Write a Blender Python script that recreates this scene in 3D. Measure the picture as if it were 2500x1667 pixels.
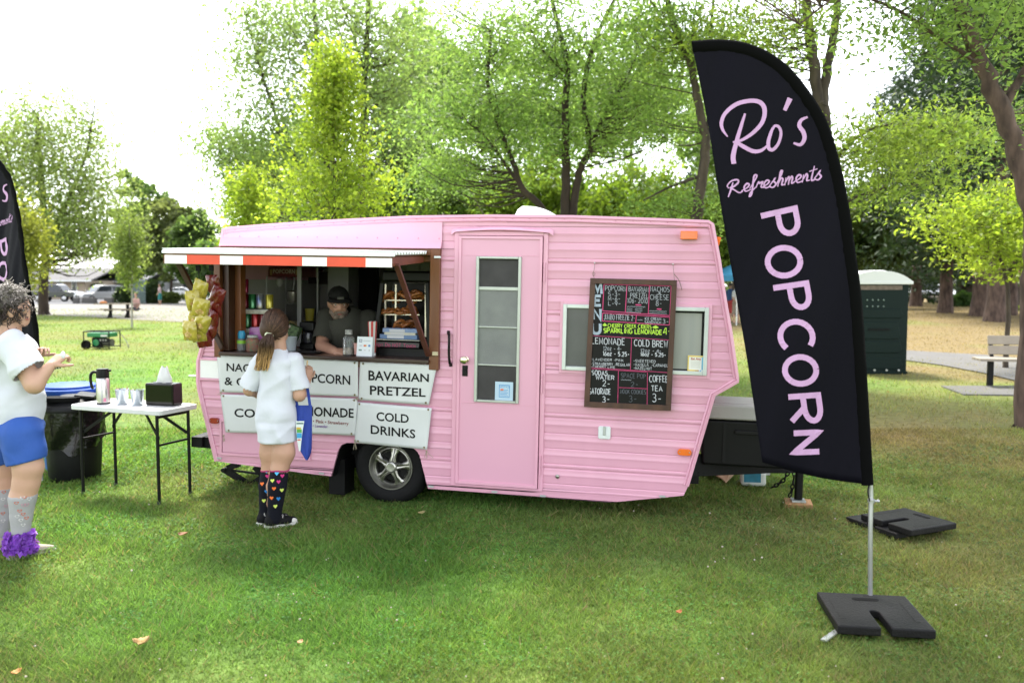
import bpy, bmesh, math, random
import numpy as np
from mathutils import Vector, Matrix, Euler
random.seed(7); RNG = np.random.default_rng(7)
for _o in list(bpy.data.objects): bpy.data.objects.remove(_o)
SC = bpy.context.scene
COL = SC.collection
rad = math.radians

# ------------------------------------------------------------------ camera
F_PX, CAM_H, PITCH = 2018.0, 1.66, rad(3.87)          # focal length in pixels of a 2500 px wide frame
cam_d = bpy.data.cameras.new('camera'); cam = bpy.data.objects.new('camera', cam_d); COL.objects.link(cam)
cam.location = (0, 0, CAM_H); cam.rotation_euler = (rad(90) - PITCH, 0, 0)
cam_d.sensor_width = 36; cam_d.lens = 36 * F_PX / 2500; cam_d.clip_start = .05; cam_d.clip_end = 3000
cam_d.dof.use_dof = True; cam_d.dof.focus_distance = 5.6; cam_d.dof.aperture_fstop = 2.0
SC.camera = cam
# ------------------------------------------------------------------ sky and sun
SUN_EL, SUN_AZ = rad(58), math.atan2(-.34, .94)
w = bpy.data.worlds.new('World'); SC.world = w; w.use_nodes = True
nt = w.node_tree; nt.nodes.clear()
_sky = nt.nodes.new('ShaderNodeTexSky'); _sky.sky_type = 'NISHITA'; _sky.sun_disc = False
_sky.sun_elevation = SUN_EL; _sky.sun_rotation = SUN_AZ; _sky.air_density = 1.0; _sky.dust_density = .6; _sky.ozone_density = .6
_hs = nt.nodes.new('ShaderNodeHueSaturation'); _hs.inputs['Saturation'].default_value = .25
_bg = nt.nodes.new('ShaderNodeBackground'); _bg.inputs['Strength'].default_value = .15
_ou = nt.nodes.new('ShaderNodeOutputWorld')
nt.links.new(_sky.outputs[0], _hs.inputs['Color']); nt.links.new(_hs.outputs[0], _bg.inputs['Color']); nt.links.new(_bg.outputs[0], _ou.inputs['Surface'])
sun_d = bpy.data.lights.new('sun', 'SUN'); sun_d.energy = 2.3; sun_d.angle = rad(14.0); sun_d.color = (1, .95, .86)
sun = bpy.data.objects.new('sun', sun_d); COL.objects.link(sun)
_sv = Vector((math.sin(SUN_AZ) * math.cos(SUN_EL), math.cos(SUN_AZ) * math.cos(SUN_EL), math.sin(SUN_EL)))
sun.rotation_euler = _sv.to_track_quat('Z', 'Y').to_euler(); sun.location = _sv * 60
SC.view_settings.view_transform = 'Standard'; SC.view_settings.look = 'None'
SC.view_settings.exposure = 2.1; SC.view_settings.gamma = 1; SC.view_settings.use_curve_mapping = False
SC.render.engine = 'CYCLES'
SC.cycles.use_denoising = True
SC.cycles.max_bounces = 8; SC.cycles.transparent_max_bounces = 12; SC.cycles.sample_clamp_indirect = 6

# ------------------------------------------------------------------ pixel <-> place helpers (pixels of the 2500x1667 photograph)
_cp, _sp = math.cos(PITCH), math.sin(PITCH)
CAMP = np.array([0, 0, CAM_H])
def ray(u, v):
    x = (u - 1250) / F_PX; y = -(v - 833.5) / F_PX
    return np.array([x, _cp + y * _sp, -_sp + y * _cp])
def G(u, v, z=0.):
    d = ray(u, v); return CAMP + d * ((z - CAM_H) / d[2])
def atY(u, v, Y):
    d = ray(u, v); return CAMP + d * (Y / d[1])
# trailer frame: origin on the ground under the wheel, on the plane of the near side wall
YAW, TILT = rad(11), rad(1.2)
TO = np.array([-.935, 6.19, 0.])
_e0 = np.array([math.cos(YAW), -math.sin(YAW), 0]); TEY = np.array([math.sin(YAW), math.cos(YAW), 0]); _z0 = np.array([0, 0, 1.])
TEX = _e0 * math.cos(TILT) - _z0 * math.sin(TILT); TEZ = _z0 * math.cos(TILT) + _e0 * math.sin(TILT)
def T(u, v, y=0.):
    """point (s, t) of the trailer frame seen at pixel u, v at depth y behind the side wall"""
    d = ray(u, v); o = TO + TEY * y
    p = CAMP + d * (np.dot(o - CAMP, TEY) / np.dot(d, TEY)) - o
    return float(np.dot(p, TEX)), float(np.dot(p, TEZ))
def T3(u, v, y=0.):
    s, t = T(u, v, y); return np.array([s, y, t])
def TW(s, y, t): return TO + TEX * s + TEY * y + TEZ * t
TMAT = Matrix(((TEX[0], TEY[0], TEZ[0], TO[0]), (TEX[1], TEY[1], TEZ[1], TO[1]), (TEX[2], TEY[2], TEZ[2], TO[2]), (0, 0, 0, 1)))

# ------------------------------------------------------------------ objects
def tag(o, label=None, cat=None, group=None, kind=None):
    if label: o['label'] = label
    if cat: o['category'] = cat
    if group: o['group'] = group
    if kind: o['kind'] = kind
    return o
def empty(name, loc=(0, 0, 0), rot=(0, 0, 0), label=None, cat=None, group=None, mat=None):
    o = bpy.data.objects.new(name, None); COL.objects.link(o); o.empty_display_size = .1
    if mat is not None: o.matrix_world = mat
    else: o.location = loc; o.rotation_euler = rot
    return tag(o, label, cat, group)
def finish(name, me, mat=None, parent=None, smooth=None, bevel=0, seg=2, sub=0):
    o = bpy.data.objects.new(name, me); COL.objects.link(o)
    for m in (mat if isinstance(mat, (list, tuple)) else [mat]):
        if m is not None: me.materials.append(m)
    if parent is not None: o.parent = parent
    if smooth is not None and len(me.polygons):
        me.polygons.foreach_set('use_smooth', np.ones(len(me.polygons), bool))
        if smooth < 180: me.set_sharp_from_angle(angle=rad(smooth))
    if bevel:
        b = o.modifiers.new('bevel', 'BEVEL'); b.width = bevel; b.segments = seg; b.limit_method = 'ANGLE'; b.angle_limit = rad(40)
        me.polygons.foreach_set('use_smooth', np.ones(len(me.polygons), bool)); b.harden_normals = True
    if sub:
        b = o.modifiers.new('sub', 'SUBSURF'); b.levels = sub; b.render_levels = sub
    return o
def copy_tree(o, parent=None, name=None):
    c = o.copy(); COL.objects.link(c)
    if name: c.name = name
    if parent is not None: c.parent = parent
    for ch in [x for x in COL.objects if x.parent == o]: copy_tree(ch, c)
    return c
def big_mesh(name, V, Fq, nper):
    """fast mesh from numpy arrays: V (n,3), faces (m,nper)"""
    me = bpy.data.meshes.new(name); n, m = len(V), len(Fq)
    me.vertices.add(n); me.vertices.foreach_set('co', np.asarray(V, np.float32).ravel())
    me.loops.add(m * nper); me.loops.foreach_set('vertex_index', np.asarray(Fq, np.int32).ravel())
    me.polygons.add(m); me.polygons.foreach_set('loop_start', np.arange(m, dtype=np.int32) * nper)
    me.update(calc_edges=True); return me
def vcol(me, name, C):
    a = me.color_attributes.new(name, 'FLOAT_COLOR', 'POINT')
    C = np.asarray(C, np.float32)
    if C.shape[1] == 3: C = np.concatenate([C, np.ones((len(C), 1), np.float32)], 1)
    a.data.foreach_set('color', C.ravel())

def nrm(v):
    v = np.asarray(v, float); return v / (np.linalg.norm(v) + 1e-12)
def frame(d):
    d = nrm(d); a = np.array([0, 0, 1.]) if abs(d[2]) < .9 else np.array([1., 0, 0])
    x = nrm(np.cross(a, d)); return x, np.cross(d, x), d
def crom(pts, n=8, closed=False):
    """Catmull-Rom through points"""
    P = np.asarray(pts, float)
    if len(P) < 3: return np.array([P[0] + (P[-1] - P[0]) * k / n for k in range(n + 1)])
    Q = np.vstack([P[-1:], P, P[:2]]) if closed else np.vstack([2 * P[0] - P[1], P, 2 * P[-1] - P[-2]])
    out = []; m = len(Q) - 3
    for i in range(m):
        a, b, c, d = Q[i:i + 4]
        for k in range(n):
            t = k / n
            out.append(.5 * (2 * b + (c - a) * t + (2 * a - 5 * b + 4 * c - d) * t * t + (3 * b - a - 3 * c + d) * t ** 3))
    if not closed: out.append(P[-1])
    return np.array(out)

class MB:
    """collects shapes into one mesh"""
    def __init__(s): s.v = []; s.f = []; s.mi = []; s.m = 0
    def add(s, V, Fs):
        n = len(s.v); s.v += [tuple(map(float, p)) for p in V]
        s.f += [tuple(n + i for i in f) for f in Fs]; s.mi += [s.m] * len(Fs); return s
    def box(s, c, size, R=None, taper=1.):
        x, y, z = [k / 2 for k in size]
        P = np.array([(-x, -y, -z), (x, -y, -z), (x, y, -z), (-x, y, -z), (-x * taper, -y * taper, z), (x * taper, -y * taper, z), (x * taper, y * taper, z), (-x * taper, y * taper, z)])
        if R is not None:
            R = np.array(Euler(R).to_matrix()) if np.ndim(R) == 1 else np.array(R); P = P @ R.T
        return s.add(P + np.array(c), [(0, 3, 2, 1), (4, 5, 6, 7), (0, 1, 5, 4), (1, 2, 6, 5), (2, 3, 7, 6), (3, 0, 4, 7)])
    def bx(s, x0, x1, y0, y1, z0, z1):
        return s.box(((x0 + x1) / 2, (y0 + y1) / 2, (z0 + z1) / 2), (x1 - x0, y1 - y0, z1 - z0))
    def bar(s, a, b, w, h, up=(0, 0, 1)):
        """rectangular bar from a to b"""
        a, b = np.array(a, float), np.array(b, float); d = nrm(b - a); x = np.cross(d, up)
        x = nrm(x) if np.linalg.norm(x) > 1e-6 else np.array([1., 0, 0]); z = np.cross(x, d)
        L = np.linalg.norm(b - a); return s.box((a + b) / 2, (w, L, h), np.stack([x, d, z], 1))
    def cyl(s, a, b, r0, r1=None, n=16, caps=True):
        return s.tube([a, b], [r0, r0 if r1 is None else r1], n, caps)
    def tube(s, path, r, n=8, caps=True, sq=None):
        P = np.asarray(path, float); m = len(P); r = np.full(m, r) if np.isscalar(r) else np.asarray(r, float)
        V = []; x = None
        for i in range(m):
            d = nrm(P[min(i + 1, m - 1)] - P[max(i - 1, 0)])
            if x is None: x, y, _ = frame(d)
            else: x = nrm(x - d * np.dot(x, d)); y = np.cross(d, x)
            for k in range(n):
                a = 2 * math.pi * k / n; V.append(P[i] + r[i] * (math.cos(a) * x + math.sin(a) * y))
        Fs = [(i * n + k, i * n + (k + 1) % n, (i + 1) * n + (k + 1) % n, (i + 1) * n + k) for i in range(m - 1) for k in range(n)]
        if caps: Fs += [tuple(range(n))[::-1], tuple((m - 1) * n + k for k in range(n))]
        return s.add(V, Fs)
    def lathe(s, prof, c=(0, 0, 0), n=24, R=None, sx=1., sy=1.):
        V = []; m = len(prof)
        for (r, z) in prof:
            for k in range(n):
                a = 2 * math.pi * k / n; V.append((r * math.cos(a) * sx, r * math.sin(a) * sy, z))
        V = np.array(V)
        if R is not None: V = V @ np.array(R).T
        Fs = [(i * n + k, i * n + (k + 1) % n, (i + 1) * n + (k + 1) % n, (i + 1) * n + k) for i in range(m - 1) for k in range(n)]
        return s.add(V + np.array(c), Fs)
    def prism(s, poly, y0, y1):
        """polygon in (x, z) extruded along y"""
        n = len(poly); V = [(p[0], y0, p[1]) for p in poly] + [(p[0], y1, p[1]) for p in poly]
        return s.add(V, [tuple(range(n)), tuple(range(2 * n - 1, n - 1, -1))] + [(i, i + n, (i + 1) % n + n, (i + 1) % n) for i in range(n)])
    def prismz(s, poly, z0, z1):
        n = len(poly); V = [(p[0], p[1], z0) for p in poly] + [(p[0], p[1], z1) for p in poly]
        return s.add(V, [tuple(range(n - 1, -1, -1)), tuple(range(n, 2 * n))] + [(i, (i + 1) % n, (i + 1) % n + n, i + n) for i in range(n)])
    def grid(s, P):
        P = np.asarray(P); a, b = P.shape[:2]
        return s.add(P.reshape(-1, 3), [(i * b + j, i * b + j + 1, (i + 1) * b + j + 1, (i + 1) * b + j) for i in range(a - 1) for j in range(b - 1)])
    def ball(s, c, r, n=12, m=8, sq=(1, 1, 1)):
        prof = [(r * math.sin(math.pi * i / m) + 1e-5, -r * math.cos(math.pi * i / m)) for i in range(m + 1)]
        V0 = len(s.v); s.lathe(prof, (0, 0, 0), n)
        for i in range(V0, len(s.v)):
            p = s.v[i]; s.v[i] = (p[0] * sq[0] + c[0], p[1] * sq[1] + c[1], p[2] * sq[2] + c[2])
        return s
    def move(s, M):
        M = np.array(M); V = np.array(s.v); s.v = [tuple(p) for p in (V @ M[:3, :3].T + M[:3, 3])]; return s
    def build(s, name, mat=None, parent=None, smooth=None, bevel=0, seg=2, sub=0, origin=None):
        me = bpy.data.meshes.new(name)
        V = s.v if origin is None else [tuple(np.array(p) - np.array(origin)) for p in s.v]
        me.from_pydata(V, [], s.f); me.update()
        if isinstance(mat, (list, tuple)): me.polygons.foreach_set('material_index', np.array(s.mi, np.int32))
        bm = bmesh.new(); bm.from_mesh(me); bmesh.ops.recalc_face_normals(bm, faces=bm.faces); bm.to_mesh(me); bm.free()
        o = finish(name, me, mat, parent, smooth, bevel, seg, sub)
        if origin is not None: o.location = origin
        return o

# ------------------------------------------------------------------ materials
MATS = {}
def mat(name, col, rough=.5, metal=0., var=0., vscale=8., col2=None, bump=0., bscale=60., spec=.5, coat=0., stretch=None,
        trans=0., attr=None, attr_amt=1., emit=0., alpha=1., detail=4., transl=None, sheen=0.):
    if name in MATS: return MATS[name]
    if max(col) < .035 and not attr: spec = min(spec, .22); coat = min(coat, .25); col = tuple(k * .32 for k in col); col2 = tuple(k * .42 for k in col2) if col2 and max(col2) < .05 else col2
    m = bpy.data.materials.new(name); m.use_nodes = True; MATS[name] = m
    N, L = m.node_tree.nodes, m.node_tree.links; b = N['Principled BSDF']; out = N['Material Output']
    I = b.inputs; c = tuple(col) + (1,)
    I['Base Color'].default_value = c; I['Roughness'].default_value = rough; I['Metallic'].default_value = metal
    I['Specular IOR Level'].default_value = spec; I['Coat Weight'].default_value = coat; I['Transmission Weight'].default_value = trans
    I['Sheen Weight'].default_value = sheen
    if emit: I['Emission Color'].default_value = c; I['Emission Strength'].default_value = emit
    if alpha < 1: I['Alpha'].default_value = alpha
    co = None
    if var or bump or col2:
        tc = N.new('ShaderNodeTexCoord'); co = tc.outputs['Object']
        if stretch:
            mp = N.new('ShaderNodeMapping'); mp.inputs['Scale'].default_value = stretch; L.new(co, mp.inputs['Vector']); co = mp.outputs[0]
    src = None
    if attr:
        at = N.new('ShaderNodeAttribute'); at.attribute_name = attr; src = at.outputs['Color']
    if var or col2:
        nz = N.new('ShaderNodeTexNoise'); nz.inputs['Scale'].default_value = vscale; nz.inputs['Detail'].default_value = detail; L.new(co, nz.inputs['Vector'])
        mx = N.new('ShaderNodeMix'); mx.data_type = 'RGBA'
        rp = N.new('ShaderNodeMapRange'); rp.inputs[1].default_value = .3; rp.inputs[2].default_value = .7; L.new(nz.outputs['Fac'], rp.inputs[0]); L.new(rp.outputs[0], mx.inputs[0])
        c2 = tuple(col2) + (1,) if col2 else tuple(k * (1 - var) for k in col) + (1,)
        if attr:
            mx.blend_type = 'MULTIPLY'; L.new(src, mx.inputs[6]); mx.inputs[7].default_value = (1 - var, 1 - var, 1 - var, 1)
        else:
            mx.inputs[6].default_value = c; mx.inputs[7].default_value = c2
        src = mx.outputs[2]
    if src is not None: L.new(src, I['Base Color'])
    if bump:
        n2 = N.new('ShaderNodeTexNoise'); n2.inputs['Scale'].default_value = bscale; n2.inputs['Detail'].default_value = 5; L.new(co, n2.inputs['Vector'])
        bp = N.new('ShaderNodeBump'); bp.inputs['Strength'].default_value = bump; bp.inputs['Distance'].default_value = .01
        L.new(n2.outputs['Fac'], bp.inputs['Height']); L.new(bp.outputs[0], I['Normal'])
        rr = N.new('ShaderNodeMapRange'); rr.inputs[3].default_value = max(0, rough - .08); rr.inputs[4].default_value = min(1, rough + .08)
        L.new(n2.outputs['Fac'], rr.inputs[0]); L.new(rr.outputs[0], I['Roughness'])
    if transl:
        tb = N.new('ShaderNodeBsdfTranslucent'); ms = N.new('ShaderNodeMixShader'); ms.inputs[0].default_value = transl
        if src is not None:
            gm = N.new('ShaderNodeMix'); gm.data_type = 'RGBA'; gm.blend_type = 'MULTIPLY'; gm.inputs[0].default_value = 1
            gm.inputs[7].default_value = (1.45, 1.5, .95, 1); L.new(src, gm.inputs[6]); L.new(gm.outputs[2], tb.inputs['Color'])
        else: tb.inputs['Color'].default_value = c
        L.new(b.outputs[0], ms.inputs[1]); L.new(tb.outputs[0], ms.inputs[2]); L.new(ms.outputs[0], out.inputs['Surface'])
    return m

# ------------------------------------------------------------------ cheap value noise in numpy (for geometry and natural colour patches)
_NT = np.random.default_rng(3).random((256, 256))
def vnoise(x, y, sc=1.):
    x = np.asarray(x) * sc + 1000; y = np.asarray(y) * sc + 1000
    xi, yi = np.floor(x).astype(int), np.floor(y).astype(int); fx, fy = x - xi, y - yi
    fx = fx * fx * (3 - 2 * fx); fy = fy * fy * (3 - 2 * fy); a = lambda i, j: _NT[(xi + i) % 256, (yi + j) % 256]
    return (a(0, 0) * (1 - fx) + a(1, 0) * fx) * (1 - fy) + (a(0, 1) * (1 - fx) + a(1, 1) * fx) * fy
def fbm(x, y, sc=1., o=4):
    r = 0; amp = .5
    for i in range(o): r = r + amp * vnoise(x + 17.3 * i, y - 9.1 * i, sc * 2 ** i); amp *= .5
    return r / (1 - .5 ** o)

# ------------------------------------------------------------------ smooth bodies: tapered capsules and ellipsoids melted together, then meshed
def sd_eval(prims, P, k):
    D = None
    for q in prims:
        if q[0] == 'c':
            a, b, r1, r2 = q[1:5]; a = np.asarray(a, float); b = np.asarray(b, float); ba = b - a
            X = P - a
            h = np.clip(X @ ba / max(ba @ ba, 1e-12), 0, 1); X = X - h[:, None] * ba
            if len(q) > 5 and q[5] is not None:
                n, kk = nrm(q[5][0]), q[5][1]; X = X + np.outer(X @ n * (kk - 1), n)
            d = np.sqrt((X * X).sum(1)) - (r1 + (r2 - r1) * h)
        else:
            c, r = np.asarray(q[1], float), np.asarray(q[2], float); X = P - c
            if len(q) > 3 and q[3] is not None: X = X @ np.asarray(q[3])
            k0 = np.sqrt(((X / r) ** 2).sum(1)) + 1e-9; k1 = np.sqrt(((X / r / r) ** 2).sum(1)) + 1e-9; d = k0 * (k0 - 1) / k1
        kk = q[6] if len(q) > 6 else k
        if D is None: D = d
        else:
            h = np.clip(.5 + .5 * (d - D) / kk, 0, 1); D = d * (1 - h) + D * h - kk * h * (1 - h)
    return D
def snet(f, lo, hi, h):
    lo = np.asarray(lo, float); n = np.maximum(np.ceil((np.asarray(hi) - lo) / h).astype(int) + 1, 3)
    ax = [lo[i] + h * np.arange(n[i]) for i in range(3)]
    Gd = np.stack(np.meshgrid(*ax, indexing='ij'), -1).reshape(-1, 3)
    V = np.concatenate([f(Gd[i:i + 200000]) for i in range(0, len(Gd), 200000)]).reshape(n)
    S = V < 0; m = tuple(n - 1)
    cnt = np.zeros(m); acc = np.zeros(m + (3,))
    cor = [(i, j, k) for i in (0, 1) for j in (0, 1) for k in (0, 1)]
    sl = lambda A, c: A[c[0]:c[0] + m[0], c[1]:c[1] + m[1], c[2]:c[2] + m[2]]
    for a in cor:
        for x in range(3):
            if a[x]: continue
            b = list(a); b[x] = 1; va, vb = sl(V, a), sl(V, b); cr = sl(S, a) != sl(S, b)
            t = np.where(cr, va / np.where(va == vb, 1, va - vb), 0)
            for y in range(3): acc[..., y] += np.where(cr, a[y] + (t if y == x else 0), 0)
            cnt += cr
    on = cnt > 0; idx = -np.ones(m, int); idx[on] = np.arange(on.sum())
    ijk = np.argwhere(on); P = lo + h * (ijk + acc[on] / cnt[on][:, None])
    Fs = []
    for x in range(3):
        y, z = (x + 1) % 3, (x + 2) % 3
        A = np.take(S, range(n[x] - 1), x); B = np.take(S, range(1, n[x]), x)
        e = np.argwhere(A != B)
        e = e[(e[:, y] > 0) & (e[:, z] > 0) & (e[:, y] < m[y]) & (e[:, z] < m[z])]
        fl = A[tuple(e.T)]
        q = []
        for dy, dz in ((1, 1), (0, 1), (0, 0), (1, 0)):
            c = e.copy(); c[:, y] -= dy; c[:, z] -= dz; q.append(idx[tuple(c.T)])
        q = np.stack(q, 1); q[~fl] = q[~fl][:, ::-1]; Fs.append(q)
    return P, np.concatenate(Fs)
def blob(prims, k=.03, h=.008, disp=None, pad=.05, cut=None, smooth_it=1):
    """mesh (V, F) of melted primitives; cut = list of (point, normal) planes keeping the side against the normal"""
    pts = []
    for q in prims:
        if q[0] == 'c':
            r = max(q[3], q[4]); pts += [np.asarray(q[1]) - r, np.asarray(q[1]) + r, np.asarray(q[2]) - r, np.asarray(q[2]) + r]
        else: r = max(q[2]); pts += [np.asarray(q[1]) - r, np.asarray(q[1]) + r]
    pts = np.array(pts); lo, hi = pts.min(0) - pad, pts.max(0) + pad
    def f(P):
        d = sd_eval(prims, P, k)
        if disp is not None: d = d + disp(P)
        for c in cut or []: d = np.maximum(d, (P - np.asarray(c[0])) @ nrm(c[1]))
        return d
    V, Fq = snet(f, lo, hi, h)
    for _ in range(smooth_it):
        s = np.zeros_like(V); c = np.zeros(len(V))
        for a in range(4):
            for b in ((a + 1) % 4, (a - 1) % 4): np.add.at(s, Fq[:, a], V[Fq[:, b]]); np.add.at(c, Fq[:, a], 1)
        V = V * .4 + .6 * s / np.maximum(c, 1)[:, None]
    vol = (V[Fq[:, 0]] * np.cross(V[Fq[:, 1]], V[Fq[:, 2]])).sum() + (V[Fq[:, 0]] * np.cross(V[Fq[:, 2]], V[Fq[:, 3]])).sum()
    if vol < 0: Fq = Fq[:, ::-1]
    return V, Fq
def blob_obj(name, parts, m, parent, origin, smooth=180):
    """parts: list of (V, F); one mesh"""
    V = []; Fs = []; n = 0
    for v, f in parts: V.append(v); Fs.append(f + n); n += len(v)
    me = big_mesh(name, np.concatenate(V) - np.asarray(origin), np.concatenate(Fs), 4)
    return finish(name, me, m, parent, smooth)

# ------------------------------------------------------------------ lettering
def text_geo(body, size, bold=0., spacing=1., shear=0.):
    cu = bpy.data.curves.new('t', 'FONT'); cu.body = body; cu.size = size; cu.offset = bold; cu.resolution_u = 3; cu.space_character = spacing; cu.shear = shear
    o = bpy.data.objects.new('t', cu); COL.objects.link(o); dg = bpy.context.evaluated_depsgraph_get()
    me = o.evaluated_get(dg).to_mesh(); V = np.array([v.co[:] for v in me.vertices]); Fs = [tuple(p.vertices) for p in me.polygons]
    o.evaluated_get(dg).to_mesh_clear(); bpy.data.objects.remove(o); bpy.data.curves.remove(cu)
    return V, Fs
_G = {}
def _gl():
    def arc(cx, cy, rx, ry, a0, a1, n=10): return [(cx + rx * math.cos(rad(a0 + (a1 - a0) * i / n)), cy + ry * math.sin(rad(a0 + (a1 - a0) * i / n))) for i in range(n + 1)]
    O = arc(.5, .5, .5, .5, 90, 450, 24)
    P = [(0, 0), (0, 1), (.45, 1)] + arc(.45, .74, .42, .26, 90, -90) + [(0, .48)]
    g = {'A': [[(0, 0), (.5, 1), (1, 0)], [(.2, .36), (.8, .36)]], 'B': [[(0, 0), (0, 1), (.4, 1)] + arc(.4, .76, .36, .24, 90, -90) + [(0, .52)], [(.4, .52)] + arc(.42, .26, .42, .26, 90, -90) + [(0, 0)]],
         'C': [arc(.54, .5, .54, .5, 48, 312, 18)], 'D': [[(0, 0), (0, 1), (.35, 1)] + arc(.35, .5, .55, .5, 90, -90) + [(0, 0)]],
         'E': [[(.75, 1), (0, 1), (0, 0), (.75, 0)], [(0, .52), (.62, .52)]], 'F': [[(.75, 1), (0, 1), (0, 0)], [(0, .52), (.6, .52)]],
         'G': [arc(.54, .5, .54, .5, 48, 330, 18) + [(1, .45), (.6, .45)]], 'H': [[(0, 0), (0, 1)], [(.8, 0), (.8, 1)], [(0, .5), (.8, .5)]],
         'I': [[(.2, 0), (.2, 1)]], 'J': [[(.6, 1), (.6, .25)] + arc(.33, .25, .27, .25, 0, -160)], 'K': [[(0, 0), (0, 1)], [(.75, 1), (0, .42)], [(.25, .6), (.8, 0)]],
         'L': [[(0, 1), (0, 0), (.7, 0)]], 'M': [[(0, 0), (.06, 1), (.5, .2), (.94, 1), (1, 0)]], 'N': [[(0, 0), (0, 1), (.85, 0), (.85, 1)]], 'O': [O], 'P': [P],
         'Q': [O, [(.6, .25), (1, -.08)]], 'R': [P, [(.4, .48), (.85, 0)]], 'S': [arc(.42, .75, .38, .25, 40, 270, 10)[:] + arc(.42, .25, .4, .25, 90, -140, 10)],
         'T': [[(0, 1), (.85, 1)], [(.42, 1), (.42, 0)]], 'U': [[(0, 1), (0, .35)] + arc(.4, .35, .4, .35, 180, 360) + [(.8, 1)]], 'V': [[(0, 1), (.45, 0), (.9, 1)]],
         'W': [[(0, 1), (.25, 0), (.55, .8), (.85, 0), (1.1, 1)]], 'X': [[(0, 0), (.8, 1)], [(0, 1), (.8, 0)]], 'Y': [[(0, 1), (.42, .5), (.85, 1)], [(.42, .5), (.42, 0)]], 'Z': [[(0, 1), (.8, 1), (0, 0), (.8, 0)]],
         '1': [[(.1, .8), (.3, 1), (.3, 0)]], '2': [arc(.36, .72, .34, .28, 170, -40, 10) + [(0, 0), (.75, 0)]], '3': [arc(.32, .76, .32, .24, 150, -90, 9) + arc(.32, .26, .38, .26, 90, -150, 9)],
         '4': [[(.6, 0), (.6, 1)], [(.6, .35), (0, .35), (.45, 1)]], '5': [[(.7, 1), (.12, 1), (.06, .55)] + arc(.34, .32, .36, .32, 120, -140, 10)], '6': [[(.6, 1), (.15, .55)] + arc(.38, .28, .36, .28, 150, 510, 16)],
         '8': [arc(.38, .75, .3, .25, -90, 270, 14) + arc(.38, .25, .38, .25, 90, -270, 14)], '9': [arc(.34, .7, .34, .3, 0, 360, 14) + [(.66, .6), (.45, 0)]], '0': [arc(.38, .5, .38, .5, 90, 450, 18)],
         '-': [[(.1, .45), (.6, .45)]], '.': [[(.1, 0), (.2, .06)]], '&': [[(.8, 0), (.2, .75), (.35, 1), (.55, .8), (.05, .3), (.25, 0), (.5, .05), (.8, .45)]], "'": [[(.2, 1), (.15, .75)]], '*': [[(0, .5), (.12, .5)]], '@': [O]}
    for k, v in g.items(): _G[k] = [np.array(s, float) for s in v]
_gl()
def stroke_text(body, h, wf=.62, gap=.22, jit=0.):
    """list of polylines for a line of hand lettering; returns (polylines, width)"""
    out = []; x = 0
    for ch in body:
        if ch == ' ': x += h * wf * .7; continue
        low = ch.islower(); g = _G.get(ch.upper())
        if g is None: continue
        hh = h * (.72 if low else 1); wd = max(float(s[:, 0].max()) for s in g) * wf * hh
        dy = random.gauss(0, jit * h); sc = 1 + random.gauss(0, jit)
        for s in g: out.append(np.stack([x + s[:, 0] * wf * hh, s[:, 1] * hh * sc + dy], 1))
        x += wd + gap * h
    return out, x - gap * h
def ribbon(poly, w, caps=True):
    """2-D ribbon: quads (V2, F) along a polyline; w scalar or per-point widths"""
    P = np.asarray(poly, float)
    if np.isscalar(w): P = P[np.concatenate([[True], np.hypot(*np.diff(P, axis=0).T) > 1e-6])]
    n = len(P); w = np.full(n, w) if np.isscalar(w) else np.asarray(w, float); V = []
    for i in range(n):
        a = P[i] - P[i - 1] if i else P[1] - P[0]; b = P[i + 1] - P[i] if i < n - 1 else P[-1] - P[-2]
        a, b = a / (np.hypot(*a) + 1e-9), b / (np.hypot(*b) + 1e-9); na, nb = np.array([-a[1], a[0]]), np.array([-b[1], b[0]]); m = na + nb
        m = m / (np.hypot(*m) + 1e-9); c = max(.5, float(m @ nb)); V += [P[i] + m * w[i] / 2 / c, P[i] - m * w[i] / 2 / c]
    return np.array(V), [(2 * i, 2 * i + 1, 2 * i + 3, 2 * i + 2) for i in range(n - 1)]
# ================================================================== ground
def dryness(x, y):
    x, y = np.asarray(x, float), np.asarray(y, float)
    n = fbm(x, y, .45, 4); n2 = fbm(x + 40, y + 11, .13, 3)
    right = 1 / (1 + np.exp(-(x - .30 * y - 1.0) * 1.1)) * np.clip((y - 4.0) / 3.5, 0, 1)
    far = 1 / (1 + np.exp(-(x - 4.5) * .8)) * np.clip((y - 15) / 7, 0, 1)
    d = .09 + 1.1 * (n - .46) + .60 * right * (.3 + 1.2 * n) + .6 * far * (.5 + .8 * n2)
    d += .75 * np.exp(-((y - 24) / 3.2) ** 2) * (x < 0) * (n2 - .25) + .35 * np.exp(-((y - 38) / 6) ** 2) * (x < 0) * n2
    return np.clip(d, 0, 1)
GREEN, YEL, DRY = np.array([.116, .224, .046]), np.array([.198, .278, .056]), np.array([.235, .178, .088])
def gcol(x, y):
    d = dryness(x, y); n = fbm(x - 7, y + 3, 1.1, 3); n3 = fbm(x + 70, y - 31, .21, 3)
    yl = np.clip(.06 + 1.3 * (n - .42) + .55 * np.clip((y - 9) / 14, 0, 1) + .9 * (n3 - .5), 0, 1)[..., None]
    c = GREEN * (1 - yl) + YEL * yl
    return c * (1 - d[..., None]) + DRY * d[..., None]
def _axis(lim, fine, step, grow):
    a = list(np.arange(0, fine, step)); s = step
    while a[-1] < lim: s *= grow; a.append(a[-1] + s)
    return np.array(a)
_ax = _axis(900, 9, .16, 1.09); gx = np.concatenate([-_ax[::-1][:-1], _ax])
_ay = _axis(1400, 16, .16, 1.07); gy = np.concatenate([-_axis(60, 2, .5, 1.3)[::-1][:-1], _ay])
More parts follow.
